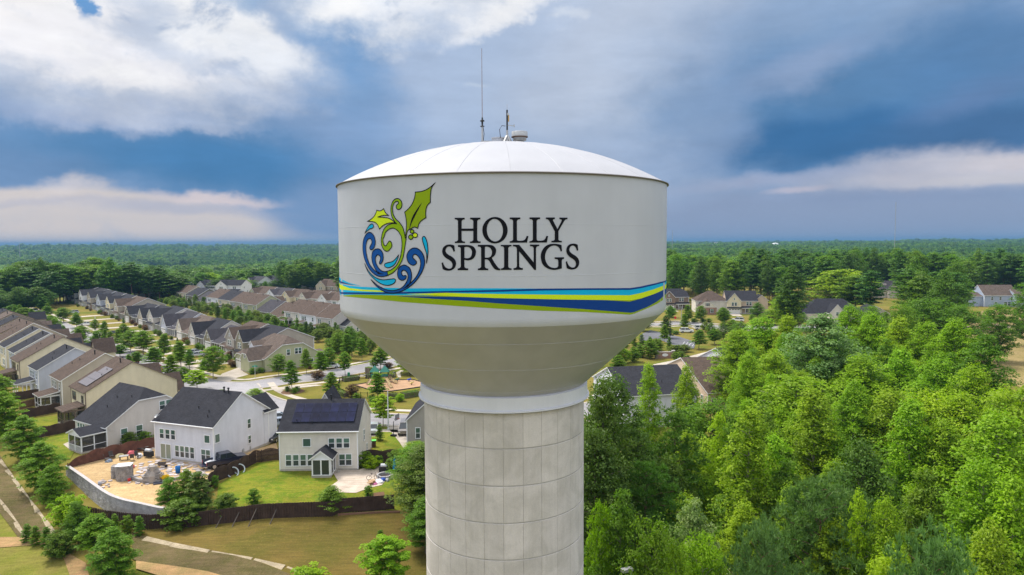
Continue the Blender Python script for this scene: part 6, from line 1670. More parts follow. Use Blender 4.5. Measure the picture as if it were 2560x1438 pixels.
def hedge(px0, px1, h, w, kind, label):
    global rng
    p, q = at(*px0), at(*px1); L_ = math.dist(p, q); n = int(L_*w*260); rng = np.random.default_rng(int(px0[0]))
    u = rng.random((n, 3)); e = rng.integers(0, 3, n)
    u[:, 1] = np.where(e == 0, np.round(u[:, 1]), u[:, 1]); u[:, 2] = np.where(e == 1, 1., u[:, 2]); 
    C = np.stack([(u[:, 0]-.5)*L_, (u[:, 1]-.5)*w, u[:, 2]*h], 1)+rng.normal(size=(n, 3))*.05
    N = np.stack([rng.normal(size=n)*.4, (u[:, 1]-.5)*1.2+rng.normal(size=n)*.4, np.full(n, .8)], 1); N /= np.linalg.norm(N, axis=1, keepdims=True)
    V, T = cards(C, N, .16*(.7+.6*rng.random(n)), rng.random(n))
    r = empty('hedge', ((p[0]+q[0])/2, (p[1]+q[1])/2, 0), math.atan2(q[1]-p[1], q[0]-p[0]), label, 'hedge')
    link('foliage', leaf_mesh('foliage', V, T, LF[kind]), r); MB().box(-L_/2+.05, L_/2-.05, -w/2+.08, w/2-.08, 0, h-.08).build('twigs', BARK, r)
hedge((858,955), (896,950), 1.0, 1.2, 'dark', 'clipped dark hedge left of the park bench'); hedge((916,947), (931,945), 1.0, 1.2, 'dark', 'short dark hedge right of the park bench'); hedge((972,996), (993,996), 1.1, 1.4, 'shrub', 'brownish clipped hedge on the near side of the park')
hedge((1007,996), (1044,990), 1.2, 1.5, 'mid', 'green hedge running behind the skirt ring'); hedge((849,985), (866,993), .9, 1.2, 'mid', 'green hedge at the park corner by the light green tree'); hedge((972,944), (986,944), .9, 1.2, 'shrub', 'brown hedge beside the playground path'); hedge((918,935),(928,933), 1.5, 1.8, 'mid', 'clipped hedge behind the playground towers')
# climbing towers with green pyramid roofs
M_TEAL = mat('teal_roof', (.03, .16, .12), .5); M_SLIDE = mat('slide_tan', (.52, .40, .22), .4)
pt = empty('playground_set', (*at(952, 955), 0), .1, 'playground set with two green pyramid roofs and tan slides', 'playground')
def P2L(px, py, z=0.): x, y = at(px, py, z); d = Matrix.Rotation(-.1, 2) @ Vector((x-pt.location.x, y-pt.location.y)); return (d.x, d.y)
for px in (937, 962):
    x, y = P2L(px, 954); s_ = .85
    MB().add([(x-s_-.2,y-s_-.2,2.35),(x+s_+.2,y-s_-.2,2.35),(x+s_+.2,y+s_+.2,2.35),(x-s_-.2,y+s_+.2,2.35),(x,y,3.75)], [(0,1,4),(1,2,4),(2,3,4),(3,0,4),(3,2,1,0)]).build('pyramid_roof', M_TEAL, pt)
    for i in (-1, 1):
        for j in (-1, 1): MB().box(x+i*s_-.05, x+i*s_+.05, y+j*s_-.05, y+j*s_+.05, 0, 2.4).build('post', M_BLACKM, pt)
    MB().box(x-s_, x+s_, y-s_, y+s_, 1.15, 1.25).build('platform', mat('deck_brown', (.10, .06, .04), .7), pt)
    MB().box(x-s_, x+s_, y-s_-.02, y-s_+.02, 1.3, 1.9).build('panel', M_TEAL, pt)
x0, y0 = P2L(937, 954); x1, y1 = P2L(962, 954)
MB().box(x0+.85, x1-.85, y0-.5, y0+.5, 1.12, 1.2).build('bridge', mat('deck_brown', (0, 0, 0)), pt)
def slide(a, z, c):
    p, q = P2L(*a), P2L(*c); v = Vector((q[0]-p[0], q[1]-p[1])).normalized(); n = Vector((-v.y, v.x))*.32
    pts = [(p[0], p[1], z), (p[0]+(q[0]-p[0])*.45, p[1]+(q[1]-p[1])*.45, z*.55), (p[0]+(q[0]-p[0])*.85, p[1]+(q[1]-p[1])*.85, .3), (q[0], q[1], .28)]
    b = MB()
    for i in range(3):
        a_2, b_2 = Vector(pts[i]), Vector(pts[i+1]); N3 = Vector((n.x, n.y, 0)); U = Vector((0, 0, .22))
        b.add([a_2-N3, b_2-N3, b_2+N3, a_2+N3, a_2-N3+U, b_2-N3+U, b_2+N3+U, a_2+N3+U], [(0,1,2,3),(0,4,5,1),(2,6,7,3),(3,2,1,0)])
    b.build('slide', M_SLIDE, pt)
slide((932,954), 1.3, (918,964)); slide((970,953), 1.3, (992,961)); slide((965,956), 1.2, (979,972))
for px, py, c, lab in ((993,954,(.02,.12,.08),'dark green spring rider on the playground mulch'), (1022.6,954.5,(.02,.05,.5),'blue spring rider on the playground mulch'), (1029,963,(.62,.5,.18),'yellow spring rider nearest the skirt ring')):
    r = empty('spring_rider', (*at(px, py), .08), .3, lab, 'spring rider'); m = mat('rider%d' % px, c, .4)
    MB().tube([(0, 0, 0), (0, 0, .35)], .1, 8).build('spring', M_BLACKM, r); MB().tube([(-.45, 0, .45), (-.2, 0, .42), (.25, 0, .45), (.5, 0, .75)], [.1, .17, .16, .08], 8).build('body', m, r); MB().box(-.1, .2, -.2, .2, .55, .62).build('seat', m, r); MB().bar((.35, -.25, .85), (.35, .25, .85), .05).build('handle', M_BLACKM, r)
r = empty('park_bench', (*at(907, 946), 0), -.15, 'pale slatted bench by the park hedge', 'bench'); m = mat('bench_pale', (.5, .47, .38), .7)
for k in range(3): MB().box(-.95, .95, -.35+k*.16, -.23+k*.16, .45, .5).build('slat', m, r)
for k in range(2): MB().box(-.95, .95, .16, .2, .62+k*.17, .76+k*.17).build('slat', m, r)
for s_ in (-.8, .8): MB().box(s_-.04, s_+.04, -.35, .2, 0, .45).box(s_-.04, s_+.04, .16, .24, .45, .95).build('leg', M_BLACKM, r)
r = empty('notice_panel', (*at(872, 947), 0), 0, 'small green rounded panel on a post by the park pavement', 'sign'); MB().box(-.04, .04, -.04, .04, 0, .7).build('post', M_BLACKM, r); MB().prism([(-.3, -.06), (.3, -.06), (.3, .06), (-.3, .06)], .55, 1.35).lathe([(.3, 1.35), (.2, 1.5), (0, 1.55)], 10).build('panel', mat('park_green', (.015, .17, .09), .5), r)
r = empty('litter_bin', (*at(985, 942), 0), 0, 'grey slatted litter bin at the playground gate', 'bin'); MB().lathe([(.28, 0), (.3, 1.0), (.32, 1.02), (.2, 1.15)], 10).build('body', M_GALV, r); MB().lathe([(.33, 1.03), (.33, 1.1), (0, 1.2)], 10).build('lid', M_BLACKM, r)

# ------------------------------------------------------------------ street furniture
def lamp(name, px, py, top, label, arm=1.6, m=None):
    x, y = at(px, py); h = at_dist(px, top, math.hypot(x, y))[2]; r = empty(name, (x, y, 0), .3, label, 'lamp'); m = m or M_GALV
    MB().tube([(0, 0, 0), (0, 0, h)], [.13, .08], 10).build('pole', m, r); MB().lathe([(.22, 0), (.22, .25), (.14, .35)], 10).build('base', m, r)
    if arm: MB().tube([(0, 0, h-.2), (-.5*arm, 0, h+.15), (-arm, 0, h+.2)], [.05, .045, .04], 6).build('arm', m, r); MB().box(-arm-.45, -arm+.05, -.13, .13, h+.12, h+.24).build('lamp_head', m, r)
lamp('street_lamp', 970.7, 1076, 978, 'tall pale lamp post by the basketball hoop', 0, mat('lamp_pale', (.55, .58, .58), .5)); lamp('street_lamp', 85, 770, 737, 'arm lamp at the street end on the left'); lamp('street_lamp', 239, 826, 790, 'slim pale lamp post on the verge by the white sedan', 0, mat('lamp_pale', (0, 0, 0)))
lamp('street_lamp', 1703, 812, 766, 'curved-arm lamp before the dark brown house'); lamp('street_lamp', 1675, 860, 800, 'dark lamp post in the car park', 0, M_BLACKM); lamp('street_lamp', 326, 757, 748, 'arm lamp behind the far street row')
x, y, z = at_dist(1578, 1424, 47); gz = ground_z(x, y); r = empty('yard_lamp', (x, y, gz), .4, 'square lamp head on a pole among the trees at the bottom', 'lamp')
MB().tube([(0, 0, 0), (0, 0, z-gz)], .07, 8).build('pole', M_GALV, r); MB().box(-.75, .05, -.2, .2, z-gz-.05, z-gz+.15).build('lamp_head', M_GALV, r)
r = empty('street_sign', (*at(638, 946), 0), .2, 'green street name sign on a pale post at the corner', 'sign'); M_SIGNG = mat('sign_green', (.0, .30, .20), .5)
MB().tube([(0, 0, 0), (0, 0, 3.0)], .045, 8).build('post', mat('lamp_pale', (0, 0, 0)), r); MB().box(-.6, .6, -.02, .02, 2.75, 2.98).build('name_blade', M_SIGNG, r); MB().box(-.02, .02, -.5, .5, 2.99, 3.2).build('name_blade', M_SIGNG, r)
for px, py, lab in ((66, 775, 'red stop sign at the far end of the left street'), (1688, 812, 'red stop sign at the road near the tank')):
    x, y = at(px, py); r = empty('stop_sign', (x, y, 0), math.atan2(-x, y)*-1*0, lab, 'sign')
    MB().tube([(0, 0, 0), (0, 0, 2.6)], .05, 6).build('post', M_GALV, r); p = MB(); pts = [(.5*math.cos(R_(22.5+45*k)), .5*math.sin(R_(22.5+45*k))) for k in range(8)]
    p.add([(u, -.06, 2.7+v) for u, v in pts]+[(u, -.03, 2.7+v) for u, v in pts], [tuple(range(8)), tuple(range(15, 7, -1))]+[(i, 8+i, 8+(i+1) % 8, (i+1) % 8) for i in range(8)]).build('plate', mat('stop_red', (.5, .02, .03), .4), r)
# brick sign wall by the entrance
x, y = at(1662, 896); r = empty('sign_wall', (x, y, 0), .12, 'brick entrance wall with a pale oval plaque', 'wall'); br = MB(); rd = random.Random(9)
for row in range(14):
    t = -1.9-.15*(row % 2)
    while t < 1.9: br.box(max(-1.9, t), min(1.9, t+.28), -.2, .2, row*.12, row*.12+.108); t += .30
br.build('bricks', M_BRICK, r, kind='stuff'); MB().box(-1.88, 1.88, -.17, .17, 0, 1.66).build('core', mat('mortar', (0, 0, 0)), r)
MB().box(-2.0, 2.0, -.26, .26, 1.69, 1.8).build('coping', M_CAP, r); MB().add([(.85*math.cos(k*.3927)*1, -.235, .95+.42*math.sin(k*.3927)) for k in range(16)], [tuple(range(16))]).build('plaque', mat('plaque_white', (.7, .7, .7), .5), r)
for s_ in (-1, 1): MB().box(s_*2.35-.38, s_*2.35+.38, -.38, .38, 0, 2.0).build('pier', M_STONE, r); MB().box(s_*2.35-.45, s_*2.35+.45, -.45, .45, 2.0, 2.12).build('pier_cap', M_CAP, r)
sheet('car_park', PX((1600,838),(1625,826),(1660,833),(1700,843),(1740,856),(1735,872),(1690,866),(1640,846),(1600,856)), G_DARK, .07)
sheet('pavement', PX((1632,912),(1690,900),(1760,882),(1835,862),(1840,868),(1765,890),(1700,908),(1650,922)), G_CONC, .06)
sheet('driveway', PX((1800,828),(1835,806),(1856,808),(1838,832)), G_CONC, .07)
for k in range(4):
    a, c = at(1706+k*8, 862+k*1.5), at(1712+k*8, 855+k*1.5); MB().bar((*a, .085), (*c, .085), .12, .01).build('bay_line', mat('road_white', (.6, .6, .6), .8), None, kind='structure')
sheet('flower_bed', PX((1590,858),(1640,850),(1640,862),(1590,872)), G_MULCH, .06)
for i, (px, py) in enumerate(((1600,862),(1612,858),(1590,864))): tree('bushlime', *at(px, py), .7, 1.6, 0., 'shrub', ('yellow flower clump in the entrance bed, middle', 'yellow flower clump in the entrance bed, right', 'yellow flower clump in the entrance bed, left')[i], 'shrub')
wf = empty('paddock_fence', (0, 0, 0), 0, 'pale rail fence along the top of the dry field', 'fence'); P = PX((2480,818),(2520,822),(2570,828))
for p, q in zip(P, P[1:]):
    for z in (.4, .8, 1.2): MB().bar((*p, z), (*q, z), .05, .12).build('rail', M_GALV, wf)
    for k in range(4): x, y = p[0]+(q[0]-p[0])*k/4, p[1]+(q[1]-p[1])*k/4; MB().box(x-.07, x+.07, y-.07, y+.07, 0, 1.35).build('post', M_GALV, wf)

# ------------------------------------------------------------------ yard things
r = empty('basketball_hoop', (*at(984, 1091), .05), -.35, 'black portable basketball hoop at the drive edge', 'basketball hoop')
MB().box(-.45, .45, -.3, .3, 0, .25).build('base', M_BLACKM, r); MB().tube([(0, 0, .2), (0, 0, 2.3), (.35, -.1, 2.9), (.75, -.2, 3.0)], .06, 8).build('pole', M_BLACKM, r)
MB().box(.75, .80, -.75, .55, 2.75, 3.7).build('backboard', mat('board_grey', (.16, .17, .19), .3), r); MB().lathe([(.2, 2.95), (.23, 2.97), (.23, 2.99)], 12, cx=1.05, cy=-.1).build('ring', mat('hoop_red', (.5, .06, .03), .5), r)
def bin_(px, py, c, lid, lab, rz=.2):
    r = empty('wheelie_bin', (*at(px, py), .03), rz, lab, 'bin'); MB().add([(-.26,-.3,0),(.26,-.3,0),(.26,.25,0),(-.26,.25,0),(-.32,-.36,1.0),(.32,-.36,1.0),(.32,.34,1.0),(-.32,.34,1.0)], [(3,2,1,0),(4,5,6,7),(0,1,5,4),(1,2,6,5),(2,3,7,6),(3,0,4,7)]).build('body', mat('bin_'+c[0], c[1], .6), r)
    MB().box(-.34, .34, -.4, .36, 1.0, 1.09).build('lid', mat('lid_'+lid[0], lid[1], .5), r); MB().tube([(-.3, .3, .13), (.3, .3, .13)], .13, 8).build('wheel', M_BLACKM, r)
bin_(935, 1118, ('brown', (.07, .04, .025)), ('lime', (.12, .55, .10)), 'brown bin with lime lid beside the solar house'); bin_(1027, 1103, ('black', (.03, .03, .03)), ('lime', (0, 0, 0)), 'dark bin with lime lid beside the taupe house'); bin_(1034, 1110, ('green', (.02, .05, .04)), ('dgreen', (.02, .06, .05)), 'dark green bin next to the lime-lidded one')
def hvac(px, py, lab): r = empty('air_conditioner', (*at(px, py), .0), .1, lab, 'air conditioner'); MB().box(-.4, .4, -.4, .4, .05, .85).build('casing', M_GALV, r); MB().lathe([(.34, .86), (.34, .9), (.05, .93)], 14).build('fan_grille', M_BLACKM, r); MB().box(-.5, .5, -.5, .5, -.1, .05).build('plinth', M_FOUND, r)
hvac(924, 1118, 'grey air conditioner unit at the solar house wall'); hvac(1034, 1119, 'air conditioner beside the taupe house, left one'); hvac(1044, 1123, 'air conditioner beside the taupe house, right one'); hvac(622, 1128, 'pale air conditioner at the grey house side'); hvac(604, 1136, 'small grey utility unit by the pickup bonnet')
r = empty('parasol', (*at(987, 1190), .15), 0, 'closed blue parasol on the paver patio', 'parasol'); MB().tube([(0, 0, 0), (0, 0, 2.5)], .03, 8).build('pole', M_GALV, r); MB().lathe([(.26, .75), (.24, 1.2), (.15, 2.1), (.03, 2.5)], 10).build('canopy', mat('parasol_blue', (.01, .17, .32), .8), r); MB().lathe([(.3, 0), (.3, .1), (.05, .16)], 12).build('base', M_BLACKM, r)
def grill(px, py, rz, lab):
    r = empty('barbecue', (*at(px, py), .15), rz, lab, 'barbecue'); MB().box(-.7, .7, -.3, .3, .1, .85).build('cabinet', M_BLACKM, r); MB().tube([(-.45, 0, .95), (.45, 0, .95)], .3, 12).build('hood', mat('steel', (.5, .5, .5), .3, .5, .7), r); MB().bar((-.4, -.33, 1.0), (.4, -.33, 1.0), .04).build('handle', M_GALV, r)
grill(961, 1184, 0, 'steel barbecue on the paver patio'); grill(372, 1145, -.3, 'black barbecue on the sandy ground by the sliding door')
r = empty('fire_pit', (*at(962, 1196), .15), 0, 'round block fire pit on the paver patio', 'fire pit')
for k in range(12): o = MB().box(-.24, .24, -.12, .12, 0, .42).build('block', M_BLOCK, r); o.location = (.95*math.cos(k*.5236), .95*math.sin(k*.5236), 0); o.rotation_euler = (0, 0, k*.5236+math.pi/2)
MB().lathe([(0, .12), (.8, .12)], 14).build('ash_bed', M_DOOR, r)
def mound(name, px, py, w, h, m, lab, cat, z=.15, n=9, rough=.25):
    bm = bmesh.new(); bmesh.ops.create_icosphere(bm, subdivisions=2, radius=1.); rd = random.Random(px*7+py)
    for v in bm.verts: v.co = Vector((v.co.x*w/2*(1+rd.uniform(-rough, rough)), v.co.y*w/2*.7*(1+rd.uniform(-rough, rough)), max(-.1, v.co.z*h*(1+rd.uniform(-rough, rough)))))
    me = bpy.data.meshes.new(name); bm.to_mesh(me); bm.free(); me.materials.append(m); return link(name, me, None, (*at(px, py), z), rd.random()*3, lab, cat)
C_ = lambda n, c: mat('stuff_'+n, c, .7, var=.3, scale=3)
mound('sheet_heap', 948, 1208, 1.6, .35, C_('white', (.6, .6, .62)), 'heap of white sheeting on the patio edge', 'heap'); mound('sheet_heap', 957, 1205, .9, .4, C_('blue', (.03, .08, .35)), 'blue bundle in the heap by the fire pit', 'heap'); mound('sheet_heap', 938, 1213, .9, .2, C_('pink', (.45, .12, .25)), 'pink bundle at the patio edge', 'heap'); mound('cushion', 968, 1204, .8, .35, C_('grey', (.3, .3, .3)), 'grey bundle right of the fire pit', 'heap')
r = empty('cardboard_box', (*at(930, 1212), .15), .5, 'open cardboard box on the patio edge', 'box'); m = C_('card', (.42, .27, .15)); MB().box(-.4, .4, -.3, .3, 0, .45).build('body', m, r); MB().bar((-.4, -.3, .45), (-.4, -.55, .35), .8, .02).build('flap', m, r)
r = empty('bicycle', (*at(932, 1203), .15), .15, 'bicycle lying against the patio clutter', 'bicycle')
for x in (-.5, .5): o = MB().lathe([(.32, -.02), (.35, 0), (.32, .02), (.29, 0), (.32, -.02)], 18).build('wheel', M_TYRE, r); o.location = (x, 0, .35); o.rotation_euler = (math.pi/2+.25, 0, 0)
MB().tube([(-.5, 0, .35), (-.15, 0, .8), (.38, .02, .82), (.5, 0, .35)], .025, 6).tube([(-.15, 0, .8), (-.05, 0, .32), (.38, .02, .82)], .022, 6).build('frame', M_BLACKM, r); MB().bar((.36, -.25, .95), (.36, .25, .95), .03).build('handlebar', M_BLACKM, r); MB().box(-.28, -.04, -.06, .06, .88, .94).build('saddle', M_BLACKM, r)
for px, py, lab in ((582, 1190, 'white plastic ring by the scalloped fence, nearer'), (598, 1182, 'white plastic ring by the scalloped fence, farther')):
    o = MB().lathe([(.75, 0), (.8, .12), (.75, .24), (.66, .24), (.62, .12), (.66, 0), (.75, 0)], 22).build('plastic_ring', mat('ring_pale', (.5, .55, .58), .5), None, True, label=lab, cat='ring'); x, y, z = gat(px, py); o.location = (x, y, z+.45); o.rotation_euler = (1.0, .2, .5)
def chair(px, py, rz, lab, c=(.07, .06, .055)):
    r = empty('garden_chair', (*at(px, py, .06), .07), rz, lab, 'chair'); m = C_('chair', c); MB().box(-.28, .28, -.28, .28, .4, .47).build('seat', m, r); MB().add([(-.28,.26,.45),(.28,.26,.45),(.28,.42,1.05),(-.28,.42,1.05),(-.28,.31,.45),(.28,.31,.45),(.28,.47,1.05),(-.28,.47,1.05)], [(0,1,2,3),(7,6,5,4),(0,4,5,1),(1,5,6,2),(2,6,7,3),(3,7,4,0)]).build('backrest', m, r)
    for i in (-1, 1):
        for j in (-1, 1): MB().box(i*.25-.025, i*.25+.025, j*.25-.025, j*.25+.025, 0, .4).build('leg', m, r)
chair(279, 1147, .8, 'dark garden chair near the reddish fence'); chair(330, 1151, -2.6, 'brown mesh chair facing the clutter'); chair(268, 1154, 2.2, 'low dark chair left of the clutter'); chair(393, 1141, .4, 'black chair beside the sliding door', (.02, .02, .02)); chair(345, 1146, 1.2, 'dark chair in the middle of the clutter')
r = empty('garden_table', (*at(310, 1150, .06), .07), .4, 'small stone-topped table among the clutter', 'table'); MB().box(-.6, .6, -.4, .4, .55, .63).build('top', C_('grey', (0, 0, 0)), r)
for i in (-1, 1):
    for j in (-1, 1): MB().box(i*.5-.04, i*.5+.04, j*.32-.04, j*.32+.04, 0, .55).build('leg', M_BLACKM, r)
mound('debris_heap', 328, 1139, 1.4, .7, C_('rose', (.5, .10, .12)), 'red covered heap by the reddish fence', 'heap', .07); mound('debris_heap', 300, 1143, 1.6, .5, C_('straw', (.45, .38, .2)), 'straw coloured heap by the reddish fence', 'heap', .07); mound('debris_heap', 349, 1143, 1.3, .5, C_('white', (0, 0, 0)), 'white rubbish heap in the clutter', 'heap', .07); mound('debris_heap', 272, 1156, 1.0, .4, C_('bluegrey', (.2, .25, .32)), 'blue-grey bundle left of the clutter', 'heap', .07)
rd = random.Random(12)
for i in range(9):
    x, y = at(372+rd.uniform(-22, 16), 1126+rd.uniform(-5, 5), .06); a = rd.uniform(-.6, .2); L_ = rd.uniform(1., 2.2); MB().bar((x-L_/2*math.cos(a), y-L_/2*math.sin(a), .15+i*.07), (x+L_/2*math.cos(a), y+L_/2*math.sin(a), .25+i*.07), .22, .05).build('plank', C_(('dk', 'mid', 'pale')[i % 3], ((.05, .045, .04), (.16, .13, .11), (.35, .33, .3))[i % 3]), None, label='plank in the stacked timber pile against the reddish fence', cat='plank', group='planks in the timber pile')
for i in range(26):
    px, py = (262+rd.gauss(0, 9), 1208+rd.gauss(0, 5)) if i < 14 else (345+rd.gauss(0, 20), 1208+rd.gauss(0, 3))
    x, y = at(px, py, .07); s_ = rd.uniform(.12, .3); o = MB().prism([(s_*rd.uniform(.7, 1.2)*math.cos(k*1.047), s_*rd.uniform(.7, 1.2)*math.sin(k*1.047)) for k in range(6)], 0, rd.uniform(.06, .16)).build('loose_stone', M_FLAG, None, label='loose pale stone lying on the sand near the wall' if i < 14 else 'loose flat stone before the fireplace', cat='stone', group='stones by the wall' if i < 14 else 'stones before the fireplace'); o.location = (x, y, .07)
def tub(name, px, py, r0, h, c, lab, cat): return MB().lathe([(0, 0), (r0*.85, 0), (r0, h), (r0*.9, h), (r0*.8, .1), (0, .1)], 12).build(name, C_('tub%d' % px, c), None, True, loc=(*at(px, py, .06), .07), label=lab, cat=cat)
tub('barrel', 445, 1183, .35, .95, (.01, .12, .35), 'blue barrel on the flagstones', 'barrel'); tub('bucket', 323, 1203, .2, .35, (.6, .04, .03), 'red bucket by the slab-topped pier', 'bucket'); tub('bucket', 333, 1170, .2, .35, (.55, .05, .04), 'red bucket behind the slab-topped pier', 'bucket'); tub('bucket', 448, 1169, .2, .4, (.6, .6, .6), 'white bucket on the flagstones, left', 'bucket'); tub('bucket', 457, 1167, .2, .4, (.6, .6, .62), 'white bucket on the flagstones, right', 'bucket'); tub('bucket', 427, 1148, .2, .3, (.02, .4, .12), 'green bucket at the grey house wall', 'bucket'); tub('bucket', 250, 1214, .25, .4, (.3, .3, .33), 'grey bucket by the retaining wall', 'bucket')
for px, py, c, lab, rz in ((410, 1204, (.6, .42, .01), 'yellow wheelbarrow tipped beside the fireplace', .9), (404, 1170, (.12, .1, .09), 'dark wheelbarrow on the flagstones', .2)):
    r = empty('wheelbarrow', (*at(px, py, .06), .1), rz, lab, 'wheelbarrow'); MB().add([(-.3,-.25,.35),(.45,-.25,.35),(.45,.25,.35),(-.3,.25,.35),(-.5,-.35,.75),(.6,-.35,.7),(.6,.35,.7),(-.5,.35,.75)], [(3,2,1,0),(0,1,5,4),(1,2,6,5),(2,3,7,6),(3,0,4,7)]).build('tray', C_('wb%d' % px, c), r)
    MB().tube([(0, -.06, 0), (0, .06, 0)], .2, 12).build('wheel', M_TYRE, r, loc=(.6, 0, .2)); MB().bar((.6, 0, .2), (-1.0, -.3, .6), .05).bar((.6, 0, .2), (-1.0, .3, .6), .05).bar((-.3, -.2, .4), (-.35, -.2, 0), .05).bar((-.3, .2, .4), (-.35, .2, 0), .05).build('frame', M_DOOR, r)
o = MB().box(-.6, .6, -.4, .4, 0, .12).build('slate_slab', C_('slate', (.05, .055, .08)), None, loc=(*at(396, 1209, .06), .08), rz=.5, label='dark slate slab lying before the fireplace', cat='slab')
M_ARCH = mat('fence_red', (.13, .058, .04))
for px, py, rz, lab in ((640, 1116, .9, 'brown arched board gate leaning on the grey house, left'), (660, 1107, .95, 'brown arched board gate leaning on the grey house, middle'), (672, 1103, 1.0, 'brown arched board gate leaning on the grey house, right')):
    r = empty('leaning_gate', (*at(px, py), .05), rz, lab, 'gate'); r.rotation_euler = (-.22, 0, rz)
    for k in range(10): MB().box(-.85+k*.17, -.69+k*.17, -.02, .02, 0, 1.55+.28*math.sin(math.pi*(k+.5)/10)).build('board', M_ARCH, r)
    MB().box(-.85, .85, -.06, -.025, .4, .5).box(-.85, .85, -.06, -.025, 1.2, 1.3).build('rail', M_ARCH, r)
sheet('concrete_pad', PX((158,1112),(190,1098),(192,1125),(170,1122)), G_CONC, .09)

# ------------------------------------------------------------------ far away
def far_at(px, py, dist): x, y, z = at_dist(px, py, dist); return x, y, z
M_FARW = mat('far_white', (.8, .8, .78), .6)
x, y, z = far_at(1938, 611, 3000); o = empty('distant_tank', (x, y, z-40), 0, 'tiny white domed tank roof on the horizon right of the tower', 'tank'); MB().lathe([(14, 36), (14, 41), (10, 44.5), (0, 46)], 24).build('dome', M_FARW, o, True); MB().tube([(0, 0, 0), (0, 0, 37)], 5, 12).build('stem', M_FARW, o)
for px, pt_, dist, lab in ((2240, 505, 720, 'tall thin radio mast on the right horizon'), (1681, 576, 1500, 'thin radio mast just right of the tank'), (48, 608, 2600, 'small radio mast on the left horizon')):
    x, y, z = far_at(px, pt_, dist); gz = ground_z(x, y); o = empty('radio_mast', (x, y, gz), 0, lab, 'mast'); w_ = .00042*dist
    for k in range(3): MB().tube([(w_*math.cos(k*2.094), w_*math.sin(k*2.094), 0), (w_*.7*math.cos(k*2.094), w_*.7*math.sin(k*2.094), z-gz)], w_*.22, 5).build('leg', M_GALV, o)
    b = MB(); n = int((z-gz)/(w_*6))
    for k in range(n):
        h0, h1 = (z-gz)*k/n, (z-gz)*(k+1)/n
        for j in range(3): a, c = j*2.094, (j+1)*2.094; b.bar((w_*.9*math.cos(a), w_*.9*math.sin(a), h0), (w_*.9*math.cos(c), w_*.9*math.sin(c), h1), w_*.15)
    b.build('lattice', M_GALV, o)
for px, py, dist, w_, lab in ((1772, 613, 2700, 30, 'tiny pale building on the horizon, right of the tank'), (1790, 607, 3200, 14, 'tiny white speck of a building on the horizon')):
    x, y, z = far_at(px, py, dist); o = empty('distant_building', (x, y, z-22), .1, lab, 'building'); MB().box(-w_/2, w_/2, -6, 6, 0, 23).build('wall', M_FARW, o); MB().box(-w_/2-.5, w_/2+.5, -6.5, 6.5, 23, 24).build('roof', M_GALV, o)

# ------------------------------------------------------------------ trees and shrubs
rv = random.Random(21)
WK = dict(wood0='mid green broad tree', wood1='dull green oval tree', wood2='dark green round tree', woodpine0='tall pine with bare trunk', woodpine1='full dark pine', woodlime='yellow-green round tree')
BK = dict(bush0='broad olive shrub', bush1='rounded green shrub', myrtle0='many-stemmed small tree', cypress0='dark columnar conifer', cypress1='small pointed conifer', hedge1='bushy dark shrub')
SCATTER = []
def scat_px(k, px, py, dist, wpx):
    x, y, zt = at_dist(px, py, dist); z = ground_z(x, y); SCATTER.append((k, x, y, z, max(2., zt-z), wpx/FPX*dist))
